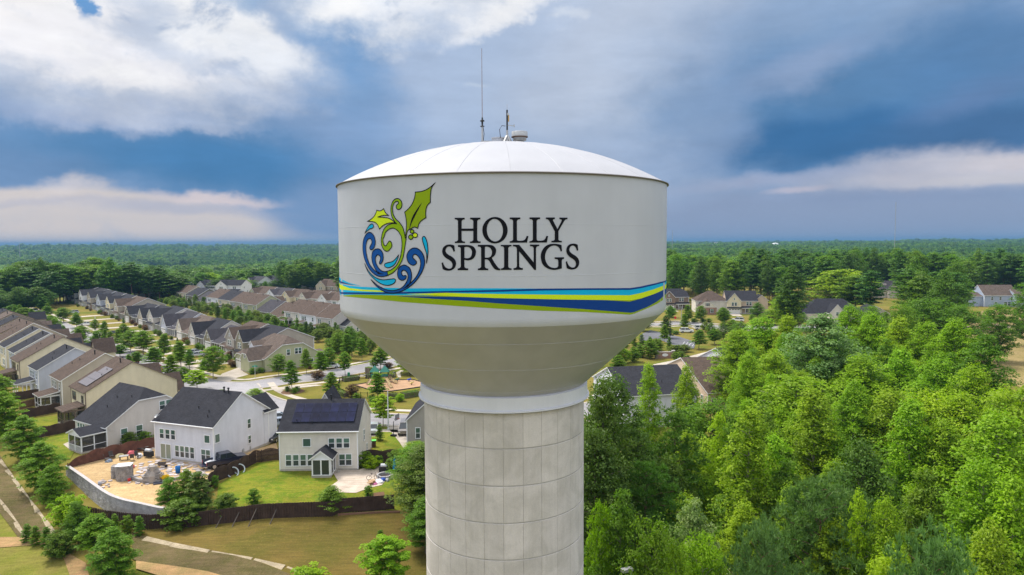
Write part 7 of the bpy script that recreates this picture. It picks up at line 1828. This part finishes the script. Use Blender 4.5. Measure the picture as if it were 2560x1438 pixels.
# street trees: (trunk foot, top) in the picture -> place and height on the ground
def street_tree(key, bx, by, ty, wpx, label, name='street_tree', group='young street trees'):
    x, y = at(bx, by); dist = math.hypot(x, y); h = at_dist(bx, ty, dist)[2]
    return tree(key, x, y, max(1.2, h), wpx/FPX*dist, 0., name, label, 'tree', group)
ST = [('street0', 410,901,836,40, 'conical street tree before the beige charcoal-gabled house'), ('street2', 427,956,888,44, 'street tree by the kerb left of the junction'),
      ('street1', 460,970,918,34, 'slim street tree at the bend of the street'), ('streetlime', 493,975,926,48, 'round light green tree at the bend, nearest the grey house roof'),
      ('birch0', 533,946,866,58, 'large round birch-like tree on the verge by the junction'), ('street0', 474,926,874,32, 'narrow street tree left of the round birch-like tree'),
      ('birch0', 697,941,887,42, 'thin pale tree in front of the sage green gable'), ('street0', 730,977,903,48, 'conical tree in a mulch ring with clipped balls'),
      ('street2', 766,934,873,34, 'conical tree on the far verge before the sage green wall'), ('street0', 804,940,879,46, 'dense dark street tree partly hiding the white car'),
      ('street1', 863,938,880,36, 'street tree on the verge beside the green bin'), ('street2', 830,996,932,48, 'light green conical tree behind the solar house ridge'),
      ('street0', 945,1000,932,52, 'tall conical tree in front of the playground towers'), ('streetlime', 958,1066,988,56, 'yellow-green tree by the tall white lamp post'),
      ('birch0', 936,923,893,26, 'pale thin tree behind the playground'), ('street1', 951,923,869,40, 'leafy tree on the far verge behind the playground'),
      ('myrtlered', 971,920,907,26, 'small reddish tree at the playground path'), ('myrtlered', 795,950,928,34, 'reddish low tree by the near verge'),
      ('myrtlered', 880,993,962,34, 'bronze-tinted small tree inside the playground corner'),
      ('street0', 243,878,828,44, 'street tree, first up the street beyond the black car'), ('street1', 203,856,815,38, 'street tree opposite the white sedan'),
      ('street2', 192,820,785,30, 'street tree on the far verge beside the white sedan'), ('street1', 159,806,770,34, 'round tree on the far verge by the pale blue house'),
      ('street0', 262,852,824,18, 'small slim street tree left of the black car'), ('street2', 276,853,829,18, 'small slim street tree right next to the black car'),
      ('street2', 296,871,824,24, 'slim tall street tree at the drive end'), ('birch0', 327,880,826,46, 'broad street tree beside the cream low house'),
      ('street1', 358,888,828,50, 'broad bright street tree in front of the tan-roofed low house'), ('street0', 385,918,868,50, 'dark street tree over the red car'),
      ('street1', 300,893,862,34, 'small bright tree on the near verge'), ('street0', 340,912,880,38, 'street tree on the near verge over the brown roofs'),
      ('street1', 130,828,790,40, 'street tree up the street on the near verge'), ('street2', 105,812,778,34, 'street tree near the street end, near verge'),
      ('street0', 64,800,770,46, 'round dark tree beside the street end'), ('street1', 34,786,762,30, 'small tree at the street end'), ('street2', 118,793,766,30, 'tree on the far verge near the street end'),
      ('street1', 448,905,872,30, 'small tree left of the narrow street tree'), ('street0', 510,935,900,28, 'small grey-green tree left of the birch-like tree'),
      ('bright3', 640,1000,972,40, 'bright treetop rising behind the grey house ridge'), ('bush0', 553,993,975,22, 'bush showing above the grey house ridge')]
for k, bx, by, ty, wp, lab in ST: street_tree(k, bx, by, ty, wp, lab)
n_ = 0
for ln, o_ in ((stA, 6.0), (stA, -6.0), (stD, 5.6), (stD, -5.6), (stC, -6.)):
    L2 = offset(ln, o_); acc = 0.
    for a, b in zip(L2, L2[1:]):
        acc += np.linalg.norm(b-a)
        if acc < 12: continue
        acc = 0.
        if any((o.location.x-b[0])**2+(o.location.y-b[1])**2 < 36 for o in COL.objects if o.name.startswith('street_tree')): continue
        if b[1] < 152 or b[1] > 380 or (ln is stA and b[0] > -60 and b[1] > 170): continue
        h = rv.uniform(4.2, 6.6); tree(rv.choice(('street0', 'street1', 'street2', 'birch0')), b[0], b[1], h, h*rv.uniform(.6, .8), 0., 'street_tree', 'young street tree in the verge planting of the side streets', 'tree', 'verge trees'); n_ += 1
# foundation planting before the street row
for o in [o for o in COL.objects if o.name.startswith('house') and o.type == 'EMPTY']:
    if not (150 < o.location.y < 400 and -260 < o.location.x < -40): continue
    M = Matrix.Translation(o.location) @ Matrix.Rotation(o.rotation_euler.z, 4, 'Z')
    for k in range(3):
        q = M @ Vector((-rv.uniform(.0, o.get('w', 10)), -rv.uniform(2.6, 4.2), 0)); 
        if street_dist(q.x, q.y) < 6: continue
        h = rv.uniform(.8, 1.9); kk = rv.choice(('bush0', 'bush1', 'redbush', 'cypress1')); tree(kk, q.x, q.y, h, h*(.6 if kk == 'cypress1' else 1.15), 0., 'shrub', {'bush0': 'broad olive', 'bush1': 'rounded green', 'redbush': 'dark red', 'cypress1': 'small pointed'}[kk]+' shrub planted close to the house fronts', 'shrub', 'planting by the house fronts')
# right of the tower, near the car park
for k, bx, by, ty, wp, lab in [('cypress0', 1665,846,790,30,'tall dark conifer at the car park entrance'), ('street0', 1660,858,812,26,'bright tree just below the tall dark conifer'), ('street0', 1720,808,764,34,'street tree before the brick-based house'),
      ('street2', 1711,828,786,28,'slim tree behind the white car'), ('street1', 1808,814,770,38,'round tree between the brick-based and peach houses'), ('mid0', 1809,851,806,36,'dark tree below the road, right of the car park'),
      ('street0', 1747,873,826,46,'round tree in a mulch ring by the path'), ('street1', 1786,862,823,38,'bright round tree right of the mulch-ring tree'), ('hedge0', 1627,897,850,46,'spreading green tree left of the sign wall'),
      ('bright3', 1563,908,873,34,'bright tree at the tank edge'), ('mid0', 1893,800,758,42,'dark tree before the peach house'), ('myrtle0', 1763,830,806,22,'small olive tree beside the car park'),
      ('wood0', 1963,800,742,56,'grey-green tree right of the peach house'), ('mid1', 1985,822,784,52,'round dark tree before the hipped roof'), ('mid1', 1930,812,775,50,'bushy green tree between peach house and hipped roof'),
      ('street1', 1560,880,838,34,'dark tree under the tank edge'), ('cypress1', 1585,868,842,18,'small conifer left of the entrance'), ('cypress1', 1605,862,836,18,'second small conifer left of the entrance'), ('cypress1', 1625,866,842,16,'third small conifer by the yellow flowers'),
      ('birch0', 1690,905,880,22,'sapling beside the pavement')]:
    street_tree(k, bx, by, ty, wp, lab, 'tree', 'trees by the car park')
for i, (k, bx, by, ty, wp) in enumerate([('hedge1',1600,893,862,40),('hedge0',1585,905,868,36),('mid1',1640,880,848,40),('bush0',1690,884,864,40),('myrtle0',1712,880,862,32),('cypress1',1648,876,846,14),('cypress1',1672,872,842,14),('hedge1',1545,925,890,50),('bush0',1700,893,880,26),('bush1',1718,900,890,18),('mid0',1776,842,808,30),('street1',1830,842,800,40),('mid1',1850,850,806,50),('bush0',1672,832,822,26),('bush1',1690,836,828,18),('street0',1745,802,778,22),('bush1',1735,806,796,16),('bush1',1758,806,797,14),('bush1',1772,806,797,14),('street1',1680,795,770,26)]):
    street_tree(k, bx, by, ty, wp, 'shrub or young tree planted round the car park and entrance', 'shrub' if k[0] in 'bcm' else 'tree', 'planting round the entrance')
# clipped bushes and beds by houses
for k, px, py, h, w, lab in [('bush1',622,928,1.2,1.4,'round clipped bush left of the street sign'),('bush1',632,935,1.4,1.9,'clipped bush below the street sign'),('bush1',652,932,1.2,1.8,'clipped bush right of the street sign'),
      ('redbush',582,918,1.5,1.7,'dark red bush by the sage house garage'),('redbush',576,912,1.2,1.5,'small dark red bush behind the first one'),('cypress1',592,915,3.0,2.2,'dark conical shrub by the sage house garage'),('bush0',570,905,2.0,1.9,'light green shrub by the olive grey house'),
      ('myrtlered',668,925,2.6,2.6,'bronze shrub at the sage house porch'),('redbush',626,920,1.9,1.7,'red-brown shrub on the sage house porch'),('redbush',445,880,1.6,2.4,'red shrub before the low stone-trimmed house'),('cypress1',493,882,2.6,2.2,'dark shrub by the taupe house'),
      ('bush1',719,979,1.1,1.2,'clipped ball left of the mulch-ring tree'),('bush1',735,984,1.2,1.3,'clipped ball in front of the mulch-ring tree'),('bush1',743,979,1.1,1.2,'clipped ball right of the mulch-ring tree'),
      ('bush1',892,998,1.2,1.6,'round bush by the playground gate'),('bush1',840,998,.9,1.5,'low bush behind the solar house ridge'),('bush1',936,1014,1.6,1.9,'dark bush under the tall conical tree'),('bush1',930,1003,1.3,1.6,'dark round bush left of the tall conical tree'),('bushlime',1000,1004,1.5,1.7,'light green ball bush on the park edge'),
      ('bush0',325,1112,1.9,2.4,'green shrub behind the reddish fence'),('bush1',362,1106,1.7,2.0,'small shrub behind the reddish fence, by the grey house'),
      ('cypress1',948,1102,2.6,1.4,'dark shrub beside the side lawn'),('bush1',914,1170,2.2,2.0,'dark shrub at the solar house corner'),('bushlime',929,1172,1.7,2.2,'yellow-green bush by the gated fence'),('bush1',943,1165,1.4,1.6,'low shrub right of the yellow-green bush'),
      ('bush0',990,1180,2.8,2.6,'tall shrub behind the blue parasol'),('bush1',1000,1172,2.6,2.0,'dark shrub by the fence corner'),('bush1',921,1247,1.6,1.1,'slim shrub at the flower bed'),('hedge1',828,1272,2.6,4.4,'spreading leafy shrub over the long fence'),
      ('bush0',562,1292,2.6,3.0,'wispy green shrub on the lawn edge'),('bush1',634,1262,1.9,1.5,'small grey-green shrub on the lawn'),('bush1',538,1220,1.6,.9,'climbing plant on the scalloped fence')]:
    x, y, z = gat(px, py); tree(k, x, y, h, w, z, 'shrub', lab, 'shrub')
# thicket in front of the sandy garden
for k, px, py, h, w, lab in [('hedge1',425,1292,4.6,4.2,'tall dark shrub at the wall end'),('cypress0',497,1290,5.4,3.0,'dark columnar evergreen over the fence'),('hedge0',470,1272,4.8,3.2,'feathery evergreen behind the columnar one'),('bush0',455,1315,3.0,4.8,'broad grey-green bush spilling over the fence'),
      ('bush1',560,1288,2.4,2.0,'thin shrub right of the columnar evergreen')]:
    x, y, z = gat(px, py); tree(k, x, y, h, w, z, 'shrub', lab, 'shrub')
# trees along the ditch on the left
for k, px, py, h, w, lab in [('hedge0',18,1095,8.5,7.5,'full green tree at the left edge above the ditch'),('hedge0',62,1150,7.5,6.6,'green tree by the ditch, second from the left edge'),('street1',-8,1045,9,8,'leafy tree cut by the left edge'),('hedge0',108,1228,7.6,6.8,'spreading light green tree by the ditch, above the dark shrub'),
      ('hedge1',132,1262,5.6,5.2,'dark crape myrtle with a few red blooms by the wall'),('bushlime',172,1318,4.0,4.2,'bright bushy tree at the end of the long fence'),('hedge1',196,1362,5.4,4.2,'dark green tree below the fence end'),('street1',238,1400,5.6,4.6,'layered green tree left of the bright one'),
      ('hedge0',285,1465,6.6,5.4,'bright feathery tree at the bottom left'),('bush0',150,1392,3.0,3.4,'olive shrub with bare stems at the path'),
      ('cypress1',67,1356,2.4,1.5,'leftmost of three small shrubs in a row'),('cypress1',92,1362,2.5,1.5,'middle of three small shrubs in a row'),('cypress1',117,1366,2.5,1.5,'rightmost of three small shrubs in a row'),
      ('cypress1',258,1325,2.3,1.3,'small conifer left of three along the fence'),('cypress1',286,1332,2.5,1.3,'first small conifer along the fence'),('bush1',318,1334,2.3,1.6,'second small shrub along the fence'),('cypress1',349,1340,2.6,1.4,'third small conifer along the fence'),
      ('streetlime',968,1475,6.0,5.4,'bright young tree at the bottom beside the shaft'),('bushlime',770,1470,2.2,4.0,'leafy top at the bottom edge'),('bush1',951,1345,1.0,.8,'tiny shrub on the mown slope')]:
    x, y, z = gat(px, py); h *= .88; w *= .86; tree(k, x, y, h, w, z, 'tree' if h > 3.2 else 'shrub', lab, 'tree' if h > 3.2 else 'shrub')
# large oak-like tree left of the shaft
x, y, z = gat(1075, 1310); tree('oak0', x, y, 9.5, 9.5, z, 'tree', 'large dark leafy tree pressed against the left of the shaft', 'tree')
x, y, z = gat(1050, 1240); tree('mid1', x, y, 6.5, 6.5, z, 'tree', 'rounded green tree behind the dark one by the shaft', 'tree')
x, y, z = gat(1065, 1385); tree('mid0', x, y, 6.0, 5.0, z, 'tree', 'lower tree at the foot of the shaft', 'tree')
x, y, z = gat(1040, 1180); tree('bright3', x, y, 4.2, 4.6, z, 'tree', 'bright tree top beside the taupe house', 'tree')

# woodland right of the tower: the crowns one can tell apart, by top and distance
FOREST = [('oak1',1508,968,60,170,'dense dark tree in front of the pale grey house gable'),('oak0',1520,955,66,215,'dark leafy tree touching the right of the shaft'),('oak1',1490,1090,56,230,'dark tree low beside the shaft'),('bright0',1626,918,92,100,'slim yellow-green tree before the pale grey house'),
 ('bright1',1722,925,90,95,'light green tree before the peach-tan house'),('pine0',1695,1040,70,215,'large dark pine in the middle of the wood'),('pine1',1612,1165,60,190,'rounded pine lower left of the large one'),
 ('mid1',1775,1012,84,185,'dull olive round tree behind the pines'),('lime0',1797,1050,72,88,'narrow lime-green spire next to the tall bright tree'),('bright0',1868,1032,66,210,'tall bright conical tree in the middle of the wood'),
('bright1',1838,830,132,130,'yellow-green tree right of the charcoal-roofed white house'),('bright1',1895,800,140,150,'broad yellow-green tree on the skyline of the wood'),
 ('bright0',1962,795,138,120,'yellow-green tree left of the silvery one'),('silver0',2048,795,116,200,'broad silvery green tree among the yellow-green ones'),('bright1',2135,772,150,120,'yellow-green tree before the hipped roof'),('bright2',2185,790,146,110,'yellow-green tree right before the hipped roof'),
 ('bright0',2245,800,140,120,'pointed yellow-green tree below the hidden gable'),('bright1',2310,812,138,120,'yellow-green tree above the field, left'),('bright2',2395,808,132,130,'yellow-green tree above the field, middle'),('mid0',2455,850,122,120,'darker tree at the field edge'),
 ('bright2',1930,885,108,150,'yellow-green tree below the silvery tree, left'),('bright3',1985,945,98,230,'rounded golden-green tree below the silvery one'),('pine0',2110,850,125,110,'dark pine between bright trees'),('bright1',2170,900,108,190,'yellow-green tree right of the silvery one'),
 ('bright0',2260,880,112,150,'bright tree in the upper right of the wood'),('bright1',2340,905,106,150,'bright tree near the field corner'),('bright2',2425,925,100,150,'bright tree with ragged top near the field'),('bright0',2500,985,92,150,'bright tree at the field corner'),
 ('bright0',2040,985,82,190,'bright conical tree with pale trunks'),('bright2',2140,965,86,150,'bright tree with twin tops'),('bright1',2225,985,86,190,'full yellow-green tree left of the broad pale one'),('bright3',2320,985,88,190,'broad pale green tree'),('bright2',2410,1000,86,170,'bright tree, upper right'),
 ('bright0',2272,1015,74,200,'large conical bright tree at right'),('bright2',2370,1065,74,170,'bright tree right of the large conical one'),('bright1',2480,1050,72,240,'broad bright tree at the right edge'),('bright3',2555,980,84,180,'bright tree cut by the right edge'),
 ('bluepine0',2055,1215,56,240,'grey-green rounded pine in the foreground'),('lime0',2150,1255,54,90,'lime tree behind the foreground pine'),('bright2',2220,1262,54,130,'small bright tree at the bottom'),('bluepine0',2345,1362,44,230,'pale blue-green pine at the bottom edge'),
 ('bright1',2440,1165,60,210,'bright tree at lower right'),('bright0',2545,1210,58,200,'bright tree in the lower right corner'),('mid0',2330,1200,62,150,'dark tree in the gap at lower right'),
 ('bluepine0',1905,1330,48,170,'grey-green pine at the bottom, left of the big one'),('silver0',1735,1270,52,170,'pale-leaved tree low in the wood'),('mid0',1545,1250,50,150,'shaded tree at the bottom by the shaft'),('bright3',1500,1265,50,90,'bright shoot by the shaft'),
 ('mid1',1640,1330,48,170,'shaded tree at the bottom edge'),('bright3',1760,1345,48,150,'bright low tree at the bottom edge'),('mid0',1960,1165,66,150,'shaded tree below the conical one'),('oak1',2160,1120,66,190,'dark hollow tree between bright ones'),('bright1',1700,1380,44,150,'low leafy tree at the bottom'),
 ('bright2',2480,1330,50,190,'bright tree at the bottom right'),('bright3',2250,1400,46,150,'low bright tree at the bottom'),('oak0',1590,1060,72,150,'dark tree between shaft and pine')]
for k, px, py, dist, wp, lab in FOREST: tree_px(k, px, py, dist, wp*(1.1 if 'bright' in k else 1.2), 'tree', lab)
# fill between them, lower and darker
pts = []
for _ in range(4000):
    px, dist = rv.uniform(1440, 2700), rv.uniform(46, 150); x, y, _z = at_dist(px, 1000, dist)
    if dist < 52 and px < 1560: continue
    if px > 2380 and dist > 118-(px-2380)*.12: continue
    if px < 1860 and dist > 78: continue
    if math.hypot(x-TX, y-TY) < 11: continue
    if any(math.hypot(x-a, y-b) < 4.4 for a, b in pts): continue
    pts.append((x, y))
for x, y in pts:
    k = rv.choice(('mid0', 'bright2', 'bright0', 'bright1', 'bright0', 'lime0')) if x > .25*y else rv.choice(('mid0', 'mid1', 'oak1', 'pine1', 'bright2'))
    SCATTER.append((k, x, y, ground_z(x, y), rv.uniform(10.5, 15), rv.uniform(5.5, 7.5)))
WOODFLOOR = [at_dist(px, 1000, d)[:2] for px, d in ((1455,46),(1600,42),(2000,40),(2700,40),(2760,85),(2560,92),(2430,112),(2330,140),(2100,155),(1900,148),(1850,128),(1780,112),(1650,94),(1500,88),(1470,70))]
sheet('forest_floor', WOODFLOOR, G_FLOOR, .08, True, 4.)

# hedge belt between the two garden rows
belt0, belt1 = np.array((-44., 200.)), np.array((-205., 392.)); bd = (belt1-belt0); bl = np.linalg.norm(bd); bn_ = np.array((bd[1], -bd[0]))/bl
occ = []
for _ in range(900):
    t, o = rv.random(), rv.uniform(-9, 7); p = belt0+bd*t+bn_*(o+3)
    if any(math.hypot(p[0]-a, p[1]-b) < 3.6 for a, b in occ): continue
    occ.append(tuple(p))
    k = rv.choice(('bush0', 'bush0', 'bush1', 'myrtle0', 'myrtle0', 'cypress0', 'cypress1', 'hedge1')); h = {'bush0': 3.0, 'bush1': 2.6, 'myrtle0': 4.2, 'cypress0': 5.6, 'cypress1': 5.0, 'hedge1': 4.0}[k]*rv.uniform(.65, 1.05)
    tree(k, p[0], p[1], h, None if 'cyp' in k else h*1.15, 0., 'shrub', BK[k]+' in the green belt between the two garden rows', 'shrub', 'green belt between the garden rows')
# garden trees around the middle rows
for k, px, py, h, lab in [('cypress0',478,752,8,'dark round evergreen between garden-row houses'),('street0',700,762,7,'large green tree before the third row'),('street1',734,764,6,'green tree before the tan low house'),('street0',755,764,7,'second large green tree before the third row'),('streetlime',785,770,4.5,'small lime tree by the third row'),
      ('street1',664,726,6,'round green tree before the white-gabled house'),('streetlime',605,730,4,'lime bush before the twin-gabled house'),('street0',870,900,7,'street tree under the tank edge'),('mid0',880,890,8,'dark tree behind the street under the tank'),('street2',905,902,6,'tree under the tank by the far verge'),('mid1',845,885,6,'bushy tree behind the sage house porch'),('myrtle0',925,886,4,'flowering small tree under the tank'),('bush0',835,880,4,'tall bush at the sage house back'),
      ('street1',310,760,6,'tree beside the white low house'),('street0',330,765,6,'tree before the white low house'),('street1',290,757,5,'tree behind the far street row')]:
    x, y = at(px, py); tree(k, x, y, h, None, 0., 'tree', lab, 'tree')

# tree line on the left behind the street row, and by the far houses
for i in range(60):
    px = -60+i*8.6; d = rv.uniform(418, 470); py = {0: 655}.get(i, 674-16*math.sin(px*.011)+rv.uniform(-12, 22)-(16 if 200 < px < 420 else 0))
    kk = rv.choice(('wood0', 'wood1', 'wood2', 'woodpine0', 'woodpine1')); tree_px(kk, px, py, d, rv.uniform(42, 62), 'tree', WK[kk]+' of the wood edge behind the street row', group='wood edge on the left')
for i in range(34):
    px = -70+i*6.5 if i < 30 else rv.uniform(-60, 140); d = rv.uniform(385, 412)
    scat_px(rv.choice(('woodpine1', 'wood1', 'wood2')), px, rv.uniform(718, 738), d, rv.uniform(24, 38))
for i in range(56):
    px = 405+i*8.4; d = rv.uniform(485, 560); py = 690+rv.uniform(-8, 14)
    if 700 < px < 850: py -= rv.choice((12, 36, 42)); d = rv.uniform(470, 500)
    scat_px(rv.choice(('wood0', 'wood1', 'wood2', 'woodlime')), px, py, d, rv.uniform(34, 48))
# wood behind the right-hand houses
for i in range(150):
    px = rv.uniform(1655, 2640); lay = rv.random(); d = 312+lay*150
    if 1960 < px < 2420 and lay < .5: d = rv.uniform(230, 320)
    py = 624+40*(1-lay)+rv.uniform(-8, 18)-(4 if px > 2250 else 0)
    if (1655 < px < 1930 and d < 345) or (2400 < px and d < 440): d = rv.uniform(350, 450) if px < 2000 else rv.uniform(450, 500); py = rv.uniform(622, 655)
    if (1985 < px < 2205 and d < 312) or (2180 < px < 2250 and d < 455): d = rv.uniform(460, 500); py = rv.uniform(622, 650)
    if d < 310: py = rv.uniform(672, 735)
    k = rv.choice(('wood0', 'wood1', 'wood2', 'woodpine0', 'woodpine0', 'woodpine1', 'woodlime' if d < 330 else 'wood0'))
    tree_px(k, px, py, d, rv.uniform(44, 66)*330/d, 'tree', WK[k]+' in the wood behind the right-hand houses', group='wood on the right')
for k, px, py, d, wp, lab in [('wood0',2140,690,330,90,'dark round tree left of the hidden gable'),('wood1',2300,690,240,100,'big dark round tree right of the hidden gable'),('woodlime',2105,676,345,130,'yellow-green tree over the hipped roof'),('wood2',2350,700,250,70,'dark tree left of the light blue house'),('woodlime',2395,692,330,56,'pale tree next to the light blue house'),
      ('mid1',2500,765,215,76,'round tree on the field beside the fence'),('mid1',2310,752,200,130,'broad bush mass above the field'),('mid1',2400,768,205,110,'dark bush mass at the field top'),('mid1',2180,770,190,70,'bush behind the bright trees'),('mid1',2572,715,250,60,'dark tree before the light blue house edge'),('mid1',2260,770,170,80,'tree clump below the hidden gable'),('cypress0',2240,790,175,24,'narrow conifer by the tree clump'),('cypress0',2215,800,170,22,'second narrow conifer by the tree clump')]:
    tree_px(k, px, py, d, wp, 'tree', lab)
# dry field on the right
sheet('field', PX((2395,845),(2455,778),(2700,765),(2760,960),(2580,985),(2480,930),(2430,880)), G_FIELD, .05)

for i in range(150):                      # woods that go on behind the tower and past the right edge
    px = rv.uniform(850, 1660) if i < 90 else rv.uniform(2640, 3300); d = rv.uniform(330, 500) if i < 60 else rv.uniform(200, 480) if i >= 90 else rv.uniform(150, 300)
    x, y, _z = at_dist(px, 700, d)
    if street_dist(x, y) < 9 or (d < 310 and px < 1000): continue
    SCATTER.append((rv.choice(('wood0', 'wood1', 'wood2', 'woodpine1')) if d > 300 else rv.choice(('mid0', 'mid1', 'bright3')), x, y, ground_z(x, y), rv.uniform(17, 24) if d > 300 else rv.uniform(6, 9), rv.uniform(9, 13) if d > 300 else rv.uniform(5, 7)))
# distant forest and the background fill: one mass each
def scatter_object(name, label, items, cat='forest'):
    """items: (prototype key, x, y, z, height, width); instanced crowns on points"""
    keys = sorted({i[0] for i in items}); pr = bpy.data.collections.new(name+'_kinds')
    for n_, k in enumerate(keys): pr.objects.link(bpy.data.objects.new('kind_%02d' % n_, TREES[k]['crown']))
    me = bpy.data.meshes.new(name); me.from_pydata([(i[1], i[2], i[3]) for i in items], [], [])
    a1 = me.attributes.new('sc', 'FLOAT_VECTOR', 'POINT'); a1.data.foreach_set('vector', [v for i in items for v in (i[5]/TREES[i[0]]['w'], i[5]/TREES[i[0]]['w'], i[4]/TREES[i[0]]['h'])])
    a2 = me.attributes.new('kd', 'INT', 'POINT'); a2.data.foreach_set('value', [keys.index(i[0]) for i in items])
    o = link(name, me, None, kind='stuff', label=label, cat=cat)
    ng = bpy.data.node_groups.new(name, 'GeometryNodeTree')
    ng.interface.new_socket('Geometry', in_out='INPUT', socket_type='NodeSocketGeometry'); ng.interface.new_socket('Geometry', in_out='OUTPUT', socket_type='NodeSocketGeometry')
    n = ng.nodes; L_ = ng.links
    gi, go = n.new('NodeGroupInput'), n.new('NodeGroupOutput'); ip = n.new('GeometryNodeInstanceOnPoints'); ci = n.new('GeometryNodeCollectionInfo')
    ci.inputs['Collection'].default_value = pr; ci.inputs['Separate Children'].default_value = True; ci.inputs['Reset Children'].default_value = True
    ip.inputs['Pick Instance'].default_value = True
    rr2 = n.new('FunctionNodeRandomValue'); rr2.data_type = 'FLOAT_VECTOR'; rr2.inputs[1].default_value = (0, 0, 6.283); rr2.inputs[0].default_value = (0, 0, 0)
    n1 = n.new('GeometryNodeInputNamedAttribute'); n1.data_type = 'FLOAT_VECTOR'; n1.inputs[0].default_value = 'sc'
    n2 = n.new('GeometryNodeInputNamedAttribute'); n2.data_type = 'INT'; n2.inputs[0].default_value = 'kd'
    L_.new(gi.outputs[0], ip.inputs['Points']); L_.new(ci.outputs[0], ip.inputs['Instance']); L_.new(n2.outputs[0], ip.inputs['Instance Index'])
    L_.new(rr2.outputs[0], ip.inputs['Rotation']); L_.new(n1.outputs[0], ip.inputs['Scale']); L_.new(ip.outputs[0], go.inputs[0])
    md = o.modifiers.new('scatter', 'NODES'); md.node_group = ng
scatter_object('background_wood', 'shaded undergrowth and fringe of the woods', SCATTER, 'wood')
from mathutils import noise as mnoise
far = []; r = 520.
while r < 4600:
    st = 8.5+(r-520)*.0065; a = -.78
    while a < .78:
        rr_ = r+rv.uniform(-.6, .6)*st; aa = a+rv.uniform(-.6, .6)*st/r
        x, y = rr_*math.sin(aa), rr_*math.cos(aa)
        nz = mnoise.fractal(Vector((x*.004, y*.004, .3)), 1., 2., 3); n2_ = mnoise.noise(Vector((x*.0021+9, y*.0021, 2.)))
        if n2_ > .42 and r > 750: a += st/r; continue                    # clearings
        k = 'far2' if nz < -.12 else rv.choice(('far0', 'far1', 'far3')) if nz > .12 else rv.choice(('far0', 'far1', 'far2'))
        s_ = rv.uniform(.55, 1.25)*(1+.35*nz)*(st/10)**.5
        far.append((k, x, y, ground_z(x, y)-3, TREES[k]['h']*s_*.82, TREES[k]['w']*s_*rv.uniform(1.15, 1.55))); a += st/r
    r += st*.9
scatter_object('distant_forest', 'hazy forest canopy stretching to the horizon', far)

# ------------------------------------------------------------------ air
hz_ = MB().box(-24500, 24500, -24500, 24500, -80, 82).build('haze', None, None, kind='stuff')
hm_ = bpy.data.materials.new('haze_air'); hm_.use_nodes = True; hm_.node_tree.nodes.clear(); q = G(hm_.node_tree)
vol = q.node('ShaderNodeVolumePrincipled'); vol.inputs['Color'].default_value = (.16, .32, .52, 1); vol.inputs['Density'].default_value = 1.35e-4; vol.inputs['Anisotropy'].default_value = .1
out = q.node('ShaderNodeOutputMaterial'); q.link(vol.outputs[0], out.inputs['Volume'])
hz_.data.materials.clear(); hz_.data.materials.append(hm_)
